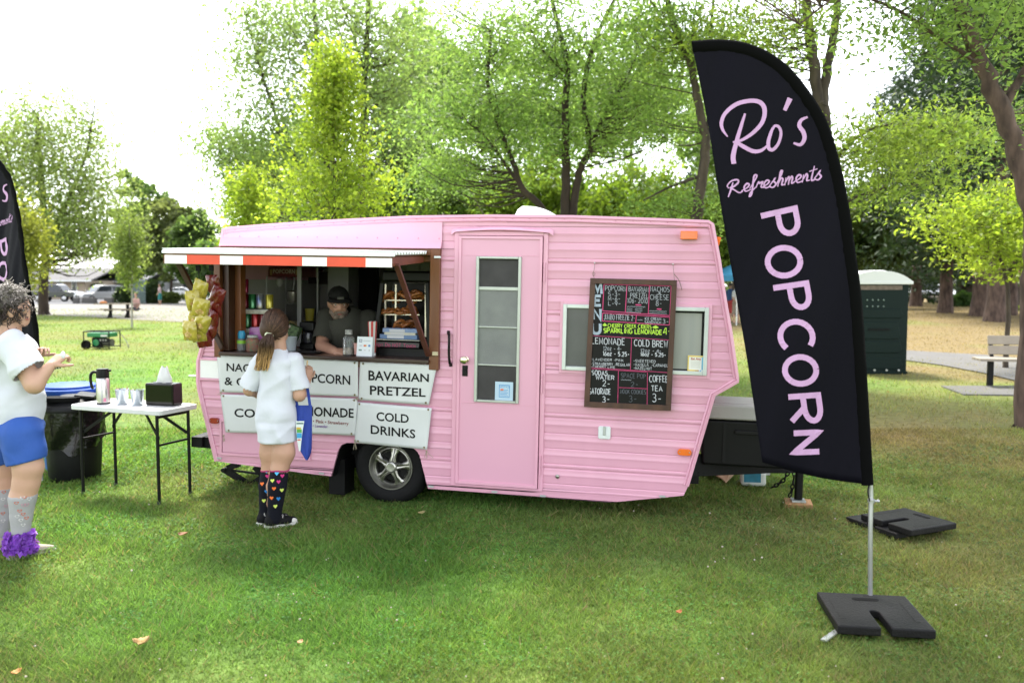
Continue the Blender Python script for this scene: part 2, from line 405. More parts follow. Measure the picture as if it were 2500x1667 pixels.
def gz(x, y):
    z = .05 * (fbm(x, y, .5, 2) - .5) * np.clip((np.hypot(x, y) - 3) / 8, 0, 1) * 0
    # low bank that carries the conifers at the right and the mound beyond the path
    z = z + .35 * np.clip((y - 19) / 22, 0, 1) * np.clip((x - .22 * y - 1.5) / 8, 0, 1)
    return z
X, Y = np.meshgrid(gx, gy, indexing='ij'); Z = gz(X, Y)
V = np.stack([X, Y, Z], -1).reshape(-1, 3); a, b = X.shape
ii, jj = np.meshgrid(np.arange(a - 1), np.arange(b - 1), indexing='ij'); q = (ii * b + jj).ravel()
me = big_mesh('ground', V, np.stack([q, q + b, q + b + 1, q + 1], 1), 4); vcol(me, 'Col', gcol(X, Y).reshape(-1, 3))
ground = finish('ground', me, mat('lawn soil', (.1, .1, .03), .95, attr='Col', var=.45, vscale=9, bump=.6, bscale=30, spec=.1), smooth=180)
tag(ground, kind='structure')

def sheet(name, pts, z, m, kind='structure'):
    P = [(p[0], p[1], z + float(gz(p[0], p[1]))) for p in pts]
    mb = MB(); mb.add(P, [tuple(range(len(P)))]); o = mb.build(name, m); tag(o, kind=kind); return o
concrete = mat('pale concrete', (.19, .175, .15), .9, var=.18, vscale=.7, bump=.25, bscale=20)
asphalt = mat('asphalt', (.10, .10, .105), .92, var=.25, vscale=1.5, bump=.4, bscale=40)
sheet('pavement', [G(-400, 766), G(20, 767), G(110, 770), G(200, 773), G(330, 781), G(440, 786), G(700, 792), G(1000, 786), G(1000, 741), G(460, 737), G(300, 744), G(60, 744), G(-500, 744)], .012, concrete)
sheet('parking_lot', [G(-700, 744.3), G(60, 744.3), G(300, 744.3), G(420, 737.5), G(700, 739), G(800, 726), G(-700, 726)], .008, asphalt)
_pl = [(2000, 862), (2110, 868), (2213, 881), (2300, 893), (2400, 912), (2600, 960)]; _pf = [(2700, 905), (2500, 876), (2400, 868), (2300, 863), (2213, 858), (2100, 852), (2000, 849)]
mb = MB(); A = [G(*p) for p in _pl]; B = [G(*p) for p in _pf[::-1]]
for i in range(len(A) - 1):
    for k in range(4):
        f0, f1 = k / 4, (k + 1) / 4; L0, L1 = A[i] * (1 - f0) + A[i + 1] * f0, A[i] * (1 - f1) + A[i + 1] * f1
        j = i + 0; R0, R1 = B[j] * (1 - f0) + B[j + 1] * f0, B[j] * (1 - f1) + B[j + 1] * f1
        n = len(mb.v); mb.v += [(p[0], p[1], float(gz(p[0], p[1])) + .02) for p in (L0, L1, R1, R0)]; mb.f.append((n, n + 1, n + 2, n + 3)); mb.mi.append(0)
tag(mb.build('path', mat('path concrete', (.12, .115, .11), .9, var=.15, vscale=2, bump=.2, bscale=25)), kind='structure')

# ------------------------------------------------------------------ grass blades (nobody could count them)
def blades(N, d0, d1, hmin, hmax, wk, tilt, name, label, clover=False, seed=1):
    r = np.random.default_rng(seed)
    d = d0 * (d1 / d0) ** r.random(N); half = .62 * d + 1.2 + .1 * d; x = (r.random(N) * 2 - 1) * half; y = d
    # bare where things stand flat on the lawn
    keep = np.ones(N, bool)
    z0 = gz(x, y); c = gcol(x, y); dr = dryness(x, y)
    tuft = fbm(x, y, 2.3, 3)
    h = (hmin + (hmax - hmin) * r.random(N)) * (.25 + 1.5 * tuft) * (1 - .35 * dr)
    wdt = wk * d * (.7 + .6 * r.random(N)); an = r.random(N) * 6.283; ln = h * (tilt[0] + (tilt[1] - tilt[0]) * r.random(N)); la = r.random(N) * 6.283
    base = np.stack([x, y, z0 - .004], 1); off = np.stack([np.cos(an), np.sin(an), 0 * an], 1) * wdt[:, None] / 2
    tip = base + np.stack([np.cos(la) * ln, np.sin(la) * ln, h], 1)
    pt_ = fbm(x + 3, y - 8, 1.6, 3)
    if clover: keep = pt_ > .47
    cc = c * (.55 + .85 * r.random(N))[:, None] * (.72 + .55 * fbm(x - 20, y + 6, 3.1, 2))[:, None]; dead = r.random(N) < (.05 + .25 * dr); cc[dead] = DRY * (.8 + .7 * r.random(dead.sum()))[:, None]
    if clover:
        n1 = np.stack([np.cos(la), np.sin(la), .25 * r.normal(size=N)], 1); n2 = np.stack([-np.sin(la), np.cos(la), .25 * r.normal(size=N)], 1)
        ce = base + np.stack([0 * h, 0 * h, h], 1); s = wdt[:, None]
        V = np.stack([ce - n1 * s, ce - n2 * s * .8, ce + n1 * s, ce + n2 * s * .8], 1).reshape(-1, 3); k = 4
        cc = cc * np.array([.62, .92, .8]); V = V.reshape(-1, 4, 3)[keep].reshape(-1, 3); cc = cc[keep]
    else:
        V = np.stack([base - off, base + off, tip], 1).reshape(-1, 3); k = 3
    me = big_mesh(name, V, np.arange(len(V)).reshape(-1, k), k); vcol(me, 'Col', np.repeat(cc, k, 0))
    o = finish(name, me, mat('grass blade', (.1, .15, .03), .65, attr='Col', spec=.25, transl=.48))
    return tag(o, label, 'grass', kind='stuff')
blades(400000, 3.1, 9.5, .020, .056, .0016, (.3, 1.7), 'lawn_grass', 'short green lawn grass in front of the pink trailer', seed=1)
blades(100000, 9.5, 60, .03, .07, .0011, (.2, 1.2), 'distant_grass', 'sunlit lawn grass behind the pink trailer', seed=2)
blades(60000, 3.1, 8.5, .012, .038, .0019, (.2, .5), 'clover_leaves', 'low clover leaves mixed into the front lawn', clover=True, seed=3)
r = np.random.default_rng(5); mb = MB()
for i in range(260):
    d = 3.2 * (9.5 / 3.2) ** r.random(); x = (r.random() * 2 - 1) * (.62 * d + .5)
    if fbm(np.array([x]), np.array([d]), .7, 2)[0] < .42: continue
    mb.ball((x, d, .028 + .02 * r.random()), .0030 + .0045 * r.random() ** 2, 6, 4, (1, 1, .9))
tag(mb.build('clover_flowers', mat('clover flower', (.55, .47, .38), .8, var=.45, vscale=40), smooth=180), 'small round white clover flowers dotted over the front lawn', 'clover', kind='stuff')
# fallen leaves
def leaf(u, v, size, rot, col, label, curl=.5):
    p = G(u, v); P = []; size *= .72
    for i in range(9):
        t = i / 8 - .5; hw = size * .34 * (math.cos(t * math.pi)) ** .7 * (1 + .25 * math.sin(i * 2.4)) + .0005
        row = []
        for j in range(5):
            q = j / 2 - 1; row.append((t * size, q * hw, .035 + abs(q) ** 1.5 * size * .22 * curl + .25 * curl * size * (2 * t) ** 2))
        P.append(row)
    mb = MB().grid(P); o = mb.build('fallen_leaf', mat('dead leaf ' + str(col), col, .7, var=.4, vscale=30), smooth=180)
    o.location = (p[0], p[1], 0); o.rotation_euler = (.15, -.1, rot)
    s = o.modifiers.new('t', 'SOLIDIFY'); s.thickness = .0015
    return tag(o, label, 'leaf', 'fallen leaves on the lawn')
leaf(350, 1588, .10, .25, (.48, .30, .12), 'curled tan dead leaf at the front of the lawn', 1.1)
leaf(450, 1317, .10, -.3, (.22, .09, .03), 'crumpled dark brown dead leaf on the lawn below the table')
leaf(732, 1584, .045, 1.1, (.50, .28, .13), 'small orange tan leaf on the lawn near the bottom edge', .6)
leaf(1657, 1510, .05, .5, (.42, .13, .04), 'small rust coloured leaf left of the banner foot', .8)
leaf(1030, 1263, .08, .4, (.30, .26, .10), 'dull yellow leaf on the grass in front of the wheel', .5)
leaf(42, 1660, .06, .9, (.45, .22, .06), 'yellow orange leaf at the bottom left corner', .8)
# ================================================================== trees
def leafmat(name, rough=.5, transl=.5): return mat('leaf ' + name, (.1, .15, .03), rough, attr='Col', spec=.35, transl=transl)
bark = mat('brown bark', (.10, .075, .056), .95, col2=(.032, .024, .02), vscale=9, stretch=(1, 1, .25), bump=.9, bscale=22)
barkr = mat('reddish bark', (.13, .085, .066), .95, col2=(.030, .018, .014), vscale=9, stretch=(1, 1, .3), bump=1.0, bscale=16)
barkd = mat('dark bark', (.055, .036, .027), .95, col2=(.028, .018, .014), vscale=6, stretch=(1, 1, .3), bump=.8, bscale=14)
def leaves_mesh(name, C, rad3, npc, size, cols, r, up=.4, aspect=.5, droop=0., outward=None, csd=.22):
    """leaf quads around clump centres C (n,3)"""
    n = len(C); k = int(npc * 1.0)
    g = r.normal(size=(n, k, 3)); g /= np.maximum(1, np.linalg.norm(g, axis=2, keepdims=True) / 1.9)
    P = C[:, None, :] + g * np.asarray(rad3) * (.65 + .7 * r.random((n, 1, 1)))
    P[..., 2] -= droop * (g[..., 0] ** 2 + g[..., 1] ** 2) * np.asarray(rad3)[0]
    P = P.reshape(-1, 3); m = len(P)
    nz = r.normal(size=(m, 3)); nz[:, 2] = nz[:, 2] * (1 - up) + up * 2.2; nz /= np.linalg.norm(nz, axis=1, keepdims=True)
    a = r.normal(size=(m, 3)); a -= nz * (a * nz).sum(1, keepdims=True); a /= np.linalg.norm(a, axis=1, keepdims=True); b = np.cross(nz, a)
    s = (size * .62 * np.clip(np.exp(r.normal(size=m) * .34), .35, 1.45))[:, None]
    V = np.stack([P - a * s, P - b * s * aspect + nz * s * .12, P + a * s, P + b * s * aspect + nz * s * .12], 1).reshape(-1, 3)
    cl = np.repeat(np.arange(n), k); t = np.clip(r.random(n)[cl] * .75 + r.random(m) * .4 - .1, 0, 1)[:, None]
    c = (np.asarray(cols[0]) * (1 - t) + np.asarray(cols[1]) * t) * np.exp(r.normal(size=(m, 1)) * csd)
    me = big_mesh(name, V, np.arange(4 * m).reshape(-1, 4), 4); vcol(me, 'Col', np.repeat(c, 4, 0)); return me
def sample_env(r, n, envs, shell=.55, floor=None):
    out = []
    w_ = np.array([e[2] if len(e) > 2 else np.prod(e[1]) ** .67 for e in envs], float); w_ /= w_.sum()
    for e, k in zip(envs, r.multinomial(n, w_)):
        d = r.normal(size=(k, 3)); d /= np.linalg.norm(d, axis=1, keepdims=True); q = (shell + (1 - shell) * r.random(k)) ** .7 * (r.random(k) ** .18)
        out.append(np.asarray(e[0]) + d * q[:, None] * np.asarray(e[1]))
    return np.concatenate(out)
def tree(name, label, cat, stems, envs, ncl, npc, crad, size, cols, lm, bm=bark, seed=0, up=.4, aspect=.5, droop=0., shell=.5, limb=.018, group=None, loc=None, limb_every=1, csd=.22, conical=None):
    r = np.random.default_rng(seed); base = np.asarray(stems[0][0][0], float); loc = np.array([base[0], base[1], 0.])
    root = empty(name, loc, label=label, cat=cat, group=group)
    mb = MB(); pts = []
    for P, r0, r1 in stems:
        Q = crom(P, 6); m = len(Q); Q = Q + r.normal(size=Q.shape) * r1 * .25; rr = r0 + (r1 - r0) * np.linspace(0, 1, m) ** .8
        rr[0] *= 1.18 if r0 > .06 else 1
        mb.tube(Q - loc, rr, 9)
        for i in range(m): pts.append((Q[i], rr[i]))
    C = sample_env(r, ncl, envs, shell) if conical is None else conical(r, ncl)
    if envs is not None:
        ne = max(4, ncl // 14); e_ = sample_env(r, ne, envs, .95); ctr = np.mean([np.asarray(e[0]) for e in envs], 0); C = np.concatenate([C, e_ + (e_ - ctr) * (.06 + .22 * r.random((ne, 1)))])
    PT = np.array([p for p, _ in pts]); PR = np.array([q for _, q in pts])
    for i in range(0, len(C), limb_every):
        d = C[i] - PT; dist = np.linalg.norm(d, axis=1); cost = dist + 3.0 * np.maximum(0, .25 * np.hypot(d[:, 0], d[:, 1]) - d[:, 2])
        j = int(np.argmin(cost)); a, b = PT[j], C[i]; L = dist[j]
        if L < .15: continue
        mid = (a + b) / 2 + np.array([0, 0, -.10 * L]) + r.normal(size=3) * .07 * L; rb = min(PR[j] * .6, limb * (.5 + .35 * L))
        Q = crom([a, mid, b], 4); mb.tube(Q - loc, np.linspace(rb, limb * .25, len(Q)), 5, caps=False)
    mb.build('trunk', bm, root, smooth=60)
    me = leaves_mesh('crown', C - loc, crad, npc, size, cols, r, up, aspect, droop, csd=csd)
    finish('crown', me, lm, root)
    return root
L1, L2, L3, L4 = leafmat('feathery', .5, .58), leafmat('maple', .45, .6), leafmat('conifer', .7, .2), leafmat('airy', .5, .55)
def W(u, v, Y): return atY(u, v, Y)
def stem(Y, pts, r0, r1, ground=True):
    P = [W(p[0], p[1], Y + (p[2] if len(p) > 2 else 0)) for p in pts]
    if ground: P = [np.array([P[0][0], P[0][1], float(gz(P[0][0], P[0][1])) - .1])] + P
    return (P, r0, r1)
def wenv(c, r3, wt): return (np.array(c, float), r3, wt)
def env(u, v, Y, ru, rv, ry=None, wt=None):
    c = W(u, v, Y); k = Y / F_PX; e = [c, (ru * k, ry if ry else ru * k, rv * k)]
    return tuple(e + ([wt] if wt else []))
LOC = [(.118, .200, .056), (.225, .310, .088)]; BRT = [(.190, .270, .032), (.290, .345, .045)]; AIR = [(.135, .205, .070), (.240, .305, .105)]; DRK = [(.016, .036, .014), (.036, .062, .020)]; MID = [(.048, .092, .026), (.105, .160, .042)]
# J: big leaning trunk at the right edge, canopy overhead
tree('leaning_tree', 'rough barked tree at the right edge leaning left with overhead canopy', 'tree',
     [stem(9.6, [(2512, 1015), (2522, 720), (2522, 540), (2480, 370), (2408, 190), (2345, 20), (2290, -160), (2210, -420)],   .165, .06),
      stem(9.6, [(2395, 160), (2290, 90), (2180, 20, -.3), (2060, -10, -.6), (1950, 60, -.8)], .03, .008, False), stem(9.6, [(2440, 280), (2540, 100), (2650, -150)], .06, .02, False), stem(9.6, [(2330, -30), (2200, -180, .4), (2020, -330, .5)], .05, .015, False)],
     [env(2420, 60, 9.6, 190, 150, .9, .5), env(2190, 0, 9.3, 230, 90, 1.0, .35), env(2300, -420, 9.5, 620, 260, 2.6, 2.4), env(1950, -480, 8.6, 520, 200, 2.0, 1.2), wenv((1.4, 9.2, 9.2), (3.4, 2.6, .9), 2.2), wenv((-1.2, 10.0, 9.6), (2.0, 2.2, .7), .8), env(2480, 300, 10.3, 90, 120, .6, .25)],
     480, 85, (.38, .38, .15), .060, LOC, L1, barkr, 11, up=.55, aspect=.42, droop=.18, shell=.2, limb=.012)
# I: double trunk behind the flag with bright drooping sprays
tree('twin_trunk_tree', 'twin trunked tree rising behind the tall black banner', 'tree',
     [stem(13.5, [(2035, 900), (2025, 600), (2010, 300), (1998, 230), (1980, 120), (1968, 10), (1960, -150)], .16, .06), stem(13.5, [(2005, 260), (2025, 140), (2042, 40), (2050, -120), (2080, -300)], .09, .04, False),
      stem(13.5, [(2015, 420), (2100, 330), (2220, 300, -.4), (2330, 330, -.8)], .04, .01, False), stem(13.5, [(2020, 520), (2120, 470), (2250, 450, -.3)], .035, .008, False)],
     [env(2120, 330, 13.3, 150, 90, 1.3, .8), env(2270, 300, 12.9, 150, 70, 1.0, .7), env(2160, 420, 13, 150, 55, 1.2, .4), env(1880, 60, 13.5, 160, 110, 1.5, .5), env(2050, -250, 13.5, 420, 200, 3, 1.3), env(1800, -620, 11.5, 500, 170, 2.4, 1.5), env(1740, 30, 14, 110, 80, 1.2, .3)],
     230, 105, (.58, .58, .10), .066, [(.135, .205, .040), (.25, .315, .060)], L1, bark, 12, up=.5, aspect=.42, droop=.22, shell=.1, limb=.014)
# H: slim forked trunk at the trailer nose
tree('forked_tree', 'slim forked tree standing behind the front of the trailer', 'tree',
     [stem(15, [(1700, 600), (1702, 520), (1718, 400), (1722, 340), (1705, 260), (1690, 170), (1655, 90), (1620, -30), (1590, -200)], .13, .04), stem(15, [(1722, 345), (1740, 240), (1735, 100), (1745, -40)], .06, .02, False), stem(15, [(1712, 430), (1640, 455), (1570, 490)], .04, .012, False), stem(15, [(1695, 190), (1690, 90), (1700, 0)], .035, .012, False)],
     [env(1620, 60, 15, 170, 120, 1.8, 1), env(1760, 100, 15.5, 90, 130, 1.5, .5), env(1640, 480, 15.5, 120, 60, 1.2, .45), env(1600, 300, 15.5, 110, 60, 1.2, .2), env(1640, -200, 15, 300, 150, 3, .9), env(1450, -620, 12.5, 420, 150, 2.2, 1.3)],
     190, 105, (.60, .60, .11), .068, LOC, L1, bark, 13, up=.5, aspect=.42, droop=.2, shell=.15, limb=.013)
# G: many stemmed locust in the middle
tree('locust_tree', 'multi stemmed feathery tree behind the roof vent of the trailer', 'tree',
     [stem(17, [(1378, 620), (1380, 480), (1382, 380), (1380, 250), (1385, 170), (1370, 90), (1340, -20)], .13, .04), stem(17, [(1395, 600), (1400, 500), (1418, 410), (1440, 360), (1425, 250), (1435, 160), (1470, 60), (1520, -40)], .11, .03),
      stem(17, [(1370, 600), (1320, 505), (1275, 460), (1250, 390), (1215, 300), (1190, 200), (1200, 80)], .10, .03), stem(17, [(1430, 390), (1470, 290), (1530, 190), (1560, 120)], .05, .015, False), stem(17, [(1384, 180), (1330, 130), (1290, 60)], .04, .012, False), stem(17, [(1260, 440), (1180, 330), (1080, 260)], .04, .012, False)],
     [env(1170, 260, 17, 190, 130, 2.2, 1.2), env(1420, 120, 17, 240, 120, 2.2, 1.2), env(1560, 250, 17, 130, 110, 1.8, .7), env(1400, 330, 17.5, 170, 70, 1.6, .55), env(1230, 90, 17, 200, 110, 2, .9), env(1350, -120, 17, 420, 120, 3, .8), env(1120, 400, 18, 120, 60, 1.4, .4)],
     300, 120, (.70, .70, .11), .072, LOC, L1, barkd, 14, up=.55, aspect=.42, droop=.2, shell=.1, limb=.014)
# D: tall airy tree on the left of the trailer
tree('airy_tree', 'tall airy pale green tree rising left of the trailer roof', 'tree',
     [stem(27, [(880, 640), (885, 400), (890, 200), (900, 0), (905, -200)], .2, .05), stem(27, [(820, 640), (800, 420), (780, 240), (770, 60), (765, -120)], .16, .04), stem(27, [(800, 500), (700, 350), (640, 180), (600, 40)], .09, .02, False), stem(27, [(790, 470), (680, 440), (560, 400)], .06, .015, False)],
     [env(700, 330, 27, 190, 230, 3, 1.3), env(840, 100, 27, 260, 230, 3.4, 1.6), env(640, 110, 27, 110, 150, 2, .45), env(960, 240, 27, 150, 220, 3, .9), env(600, 400, 27, 110, 90, 1.6, .35), env(540, 350, 27, 70, 50, 1, .14), env(620, 520, 28, 130, 60, 2, .4)],
     520, 70, (.60, .60, .45), .090, AIR, L4, barkd, 15, up=.15, aspect=.55, shell=.25, limb=.016)
# E, F: young bright maples
def young(u, vtop, vbot, Y, halfw, seed, label, ncl, npc, size):
    a, b = W(u, vtop, Y), W(u, vbot, Y); hw = halfw * Y / F_PX
    def con(r, n):
        f = r.random(n) ** .9; lay = np.round(f * 9) / 9; f = f * .4 + lay * .6 + .02 * r.normal(size=n); t = r.random(n) * 6.283
        q = r.random(n) ** .55 * (1 - np.clip(f, 0, 1)) ** .85 * hw * (.62 + .62 * np.sin(t * 2 + lay * 17) ** 2) * np.clip(.55 + 2.2 * f, 0, 1)
        z = b[2] + (a[2] - b[2]) * f; return np.stack([a[0] + np.cos(t) * q, a[1] + np.sin(t) * q, z + q * .18], 1)
    return tree('young_maple', label, 'tree', [([np.array([a[0], a[1], -.05]), np.array([a[0] + .02, a[1], b[2] * .7]), (a + b) / 2, a + [0, 0, -.1]], .055, .008)], None, ncl, npc, (.20, .20, .10), size, BRT, L2, bark, seed, up=.3, aspect=.72, droop=.1, limb=.008, conical=con, group='young bright maples behind the trailer')
young(815, 135, 660, 12.5, 185, 21, 'young bright yellow green maple rising behind the serving hatch', 200, 60, .050)
young(606, 420, 690, 14, 75, 22, 'small bright yellow green sapling at the left end of the trailer roof', 95, 60, .048)
# A: big tree at the left, dark trunk
tree('shade_tree', 'large feathery tree at far left with thick dark trunk beside the pavement', 'tree',
     [stem(47, [(107, 760), (105, 700), (112, 620), (108, 520), (98, 400), (90, 280)], .36, .10), stem(47, [(112, 610), (160, 500), (210, 380), (230, 260)], .14, .04, False), stem(47, [(108, 600), (50, 480), (10, 350)], .14, .04, False)],
     [env(130, 420, 47, 170, 150, 4.5, 1.2), env(60, 330, 47, 140, 110, 4, .7), env(190, 290, 47, 90, 100, 3, .45), env(240, 440, 47, 90, 90, 3, .4), env(170, 560, 47, 150, 60, 4, .7), env(260, 560, 46, 90, 60, 3, .3), env(-120, 400, 47, 160, 200, 5, .6), env(90, 240, 47, 60, 60, 2, .12)],
     480, 75, (.90, .90, .65), .14, [(.150, .215, .065), (.275, .320, .105)], L4, barkd, 16, up=.15, aspect=.5, droop=.25, shell=.2, limb=.02)
tree('golden_tree', 'narrow golden green tree standing beside the left banner', 'tree', [stem(36, [(60, 760), (62, 640), (58, 520)], .12, .03)],
     [env(62, 620, 36, 26, 95, .8, 1), env(80, 580, 36, 22, 55, .7, .4), env(48, 540, 36, 26, 60, .7, .4)], 70, 60, (.45, .45, .5), .13, [(.17, .19, .035), (.26, .27, .05)], L4, bark, 17, up=.1, limb=.012)
def simple(u, v, Y, ru, rv, seed, label, cols, lm, ncl=110, npc=55, name='park_tree', size=None, grp='park trees behind the trailer', shell=.45):
    k = Y / F_PX; c = W(u, v, Y); z0 = float(gz(c[0], c[1]))
    return tree(name, label, 'tree', [([np.array([c[0], c[1], z0 - .1]), np.array([c[0] + .1, c[1], z0 + (c[2] - z0) * .4]), c], max(.12, ru * k * .07), .05)],
                [env(u, v, Y, ru, rv, ru * k, 1), env(u - ru * .45, v + rv * .35, Y, ru * .6, rv * .6, ru * k * .6, .5), env(u + ru * .45, v + rv * .25, Y, ru * .6, rv * .65, ru * k * .6, .5)],
                ncl, int(npc * 2.1), (ru * k * .155,) * 2 + (ru * k * .11,), size or .0040 * Y, cols, lm, barkd, seed, up=.2, aspect=.6, shell=shell, limb=.02, limb_every=3, group=grp)
simple(340, 560, 84, 55, 135, 31, 'dense dark green round topped tree beyond the parking lot', [(.070, .130, .036), (.145, .210, .055)], L4, 130, 60)
simple(412, 560, 78, 62, 115, 32, 'brownish green conifer shaped tree beyond the car park shrubs', [(.095, .125, .045), (.165, .190, .070)], L4, 120, 60)
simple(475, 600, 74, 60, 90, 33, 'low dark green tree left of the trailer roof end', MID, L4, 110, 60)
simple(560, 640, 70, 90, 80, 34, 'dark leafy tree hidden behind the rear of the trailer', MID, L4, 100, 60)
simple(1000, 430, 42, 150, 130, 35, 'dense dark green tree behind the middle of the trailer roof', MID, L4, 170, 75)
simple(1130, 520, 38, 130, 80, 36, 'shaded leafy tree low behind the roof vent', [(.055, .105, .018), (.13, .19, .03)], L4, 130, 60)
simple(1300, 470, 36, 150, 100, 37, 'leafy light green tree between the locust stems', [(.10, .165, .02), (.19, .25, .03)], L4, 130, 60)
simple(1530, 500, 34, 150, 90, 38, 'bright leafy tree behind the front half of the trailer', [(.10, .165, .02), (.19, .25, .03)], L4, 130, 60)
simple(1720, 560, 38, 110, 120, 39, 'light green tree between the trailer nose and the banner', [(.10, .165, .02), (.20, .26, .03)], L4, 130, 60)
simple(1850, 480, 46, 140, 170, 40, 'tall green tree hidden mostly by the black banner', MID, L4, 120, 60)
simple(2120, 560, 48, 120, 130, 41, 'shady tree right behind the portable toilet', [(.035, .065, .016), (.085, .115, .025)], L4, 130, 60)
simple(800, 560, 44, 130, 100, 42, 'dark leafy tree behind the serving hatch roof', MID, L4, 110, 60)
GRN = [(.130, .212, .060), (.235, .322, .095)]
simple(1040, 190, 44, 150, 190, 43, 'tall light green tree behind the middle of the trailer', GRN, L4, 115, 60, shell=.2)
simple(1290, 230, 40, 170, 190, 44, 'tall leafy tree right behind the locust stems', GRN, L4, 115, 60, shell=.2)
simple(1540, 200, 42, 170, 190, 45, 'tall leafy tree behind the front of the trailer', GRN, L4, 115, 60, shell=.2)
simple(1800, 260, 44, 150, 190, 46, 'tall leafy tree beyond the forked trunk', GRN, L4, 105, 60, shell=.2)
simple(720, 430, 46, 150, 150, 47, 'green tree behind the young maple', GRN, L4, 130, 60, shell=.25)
# C: sapling at the picnic table
tree('staked_sapling', 'slender green sapling with thin pale trunk near the picnic table', 'tree', [stem(33, [(322, 785), (322, 700), (318, 600), (314, 520)], .05, .015)],
     [env(318, 605, 33, 25, 95, .45, 1)], 50, 60, (.26, .26, .42), .10, [(.115, .16, .04), (.19, .235, .06)], L4, mat('pale stake', (.3, .28, .25), .8, var=.2), 18, up=.1, limb=.01)
# right: small bright tree and the dark conifers
tree('bright_tree', 'bright yellow green small tree with low spreading branches at right', 'tree', [stem(16.5, [(2455, 880), (2462, 720), (2440, 620), (2420, 540)], .07, .02), stem(16.5, [(2450, 680), (2510, 600), (2560, 520)], .04, .015, False)],
     [env(2410, 560, 16.5, 120, 70, 1.2, 1), env(2470, 490, 16.5, 90, 70, 1, .7), env(2330, 520, 16.5, 60, 45, .8, .3), env(2480, 620, 16.5, 90, 50, 1, .5)],
     110, 65, (.34, .34, .17), .075, BRT, L2, bark, 19, up=.45, aspect=.5, droop=.2, limb=.012)
def conifer(u, vb, Y, hgt, wid, tr, seed, label, bare=.22):
    b = G(u, vb) if Y is None else W(u, vb, Y); b = np.array([b[0], b[1], float(gz(b[0], b[1]))])
    def con(r, n):
        f = bare + (1 - bare) * r.random(n) ** 1.1; q = (r.random(n) ** .45) * wid * (1 - ((f - bare) / (1 - bare)) ** 1.3 * .93) * np.clip((f - bare) * 9 + .35, 0, 1); t = r.random(n) * 6.283
        return np.stack([b[0] + np.cos(t) * q, b[1] + np.sin(t) * q, b[2] + hgt * f - q * .28], 1)
    return tree('conifer', label, 'tree', [([b + [0, 0, -.1], b + [.05, 0, hgt * .3], b + [0, 0, hgt * .65], b + [0, 0, hgt * .97]], tr, .04)], None, 170, 60, (.90, .90, .28), .25, DRK, L3, barkr, seed, up=.35, aspect=.35, droop=.5, limb=.03, limb_every=2, conical=con, group='dark conifers on the dry bank')
conifer(2308, 752, 40, 17, 3.6, .34, 51, 'dark conifer with straight trunk on the bank just right of the toilet', .20)
conifer(2395, 745, 37, 19, 3.4, .42, 52, 'thick trunked dark conifer in the middle of the bank', .24)
conifer(2432, 765, 33, 18, 3.2, .42, 53, 'reddish trunked conifer nearest the right edge of the bank', .26)
conifer(2465, 755, 38, 18, 3.4, .32, 54, 'slim dark conifer at the right end of the bank', .24)
conifer(2235, 745, 52, 19, 4.2, .36, 55, 'tall dark conifer far behind the portable toilet', .14)
conifer(2345, 742, 55, 21, 4.4, .34, 56, 'dark conifer in the second row of the bank', .12)
conifer(2170, 742, 60, 16, 4.2, .36, 57, 'dark conifer rising between banner and toilet roof', .12)
conifer(2530, 745, 46, 20, 4.2, .4, 58, 'dark conifer beyond the right edge of the bank', .14)
conifer(1690, 735, 66, 11, 3.2, .3, 59, 'small dark conifer far behind the trailer nose', .08)
# far wood, one mass
r = np.random.default_rng(77); n = 620
az = np.concatenate([np.linspace(-.72, -.60, 40), r.uniform(-.33, .75, n - 40)]); dd = r.uniform(95, 130, n); C = np.stack([dd * az, dd, r.random(n) ** 1.2 * (8 + 4 * np.sin(az * 23)) + .5], 1)
me = leaves_mesh('distant_woods', C, (1.9, 1.9, 1.6), 40, .6, [(.035, .062, .018), (.085, .115, .03)], r, .15, .6)
tag(finish('distant_woods', me, L4), 'mass of dark green trees far beyond the park', 'woods', kind='stuff')
# ================================================================== the pink food trailer
TR = empty('food_trailer', mat=TMAT, label='vintage pink camper trailer with open serving hatch and corrugated siding', cat='trailer')
PINKC = (.69, .345, .46)
pink = mat('pink paint', PINKC, .36, var=.10, vscale=1.6, stretch=(2.2, 2.2, .7), bump=.10, bscale=5, coat=.2)
pink2 = mat('pink trim paint', (.70, .355, .47), .34, var=.05, vscale=5, bump=.03, bscale=40, coat=.2)
pinkd = mat('pink door paint', (.665, .34, .455), .4, var=.05, vscale=1.5, bump=.06, bscale=6, coat=.1)
wood = mat('stained wood', (.19, .062, .014), .42, col2=(.085, .026, .008), vscale=5, stretch=(1, 1, .12), bump=.15, bscale=50)
woodh = mat('stained wood rail', (.19, .062, .014), .42, col2=(.085, .026, .008), vscale=5, stretch=(.12, 1, 1), bump=.15, bscale=50)
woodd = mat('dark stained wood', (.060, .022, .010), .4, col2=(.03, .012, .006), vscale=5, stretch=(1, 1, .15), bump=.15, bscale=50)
counterm = mat('counter laminate', (.045, .022, .017), .28, var=.3, vscale=6)
black = mat('black paint', (.012, .012, .013), .55, var=.3, vscale=9, bump=.15, bscale=60)
blackgl = mat('black gloss', (.010, .010, .011), .38, var=.2, vscale=9)
rubber = mat('tyre rubber', (.016, .016, .017), .75, var=.3, vscale=14, bump=.25, bscale=40)
alu = mat('mill aluminium', (.56, .58, .56), .42, metal=.6, var=.12, vscale=20)
chrome = mat('worn chrome', (.46, .45, .41), .34, metal=1., var=.35, vscale=18)
white = mat('white paint', (.80, .80, .78), .45, var=.05, vscale=6)
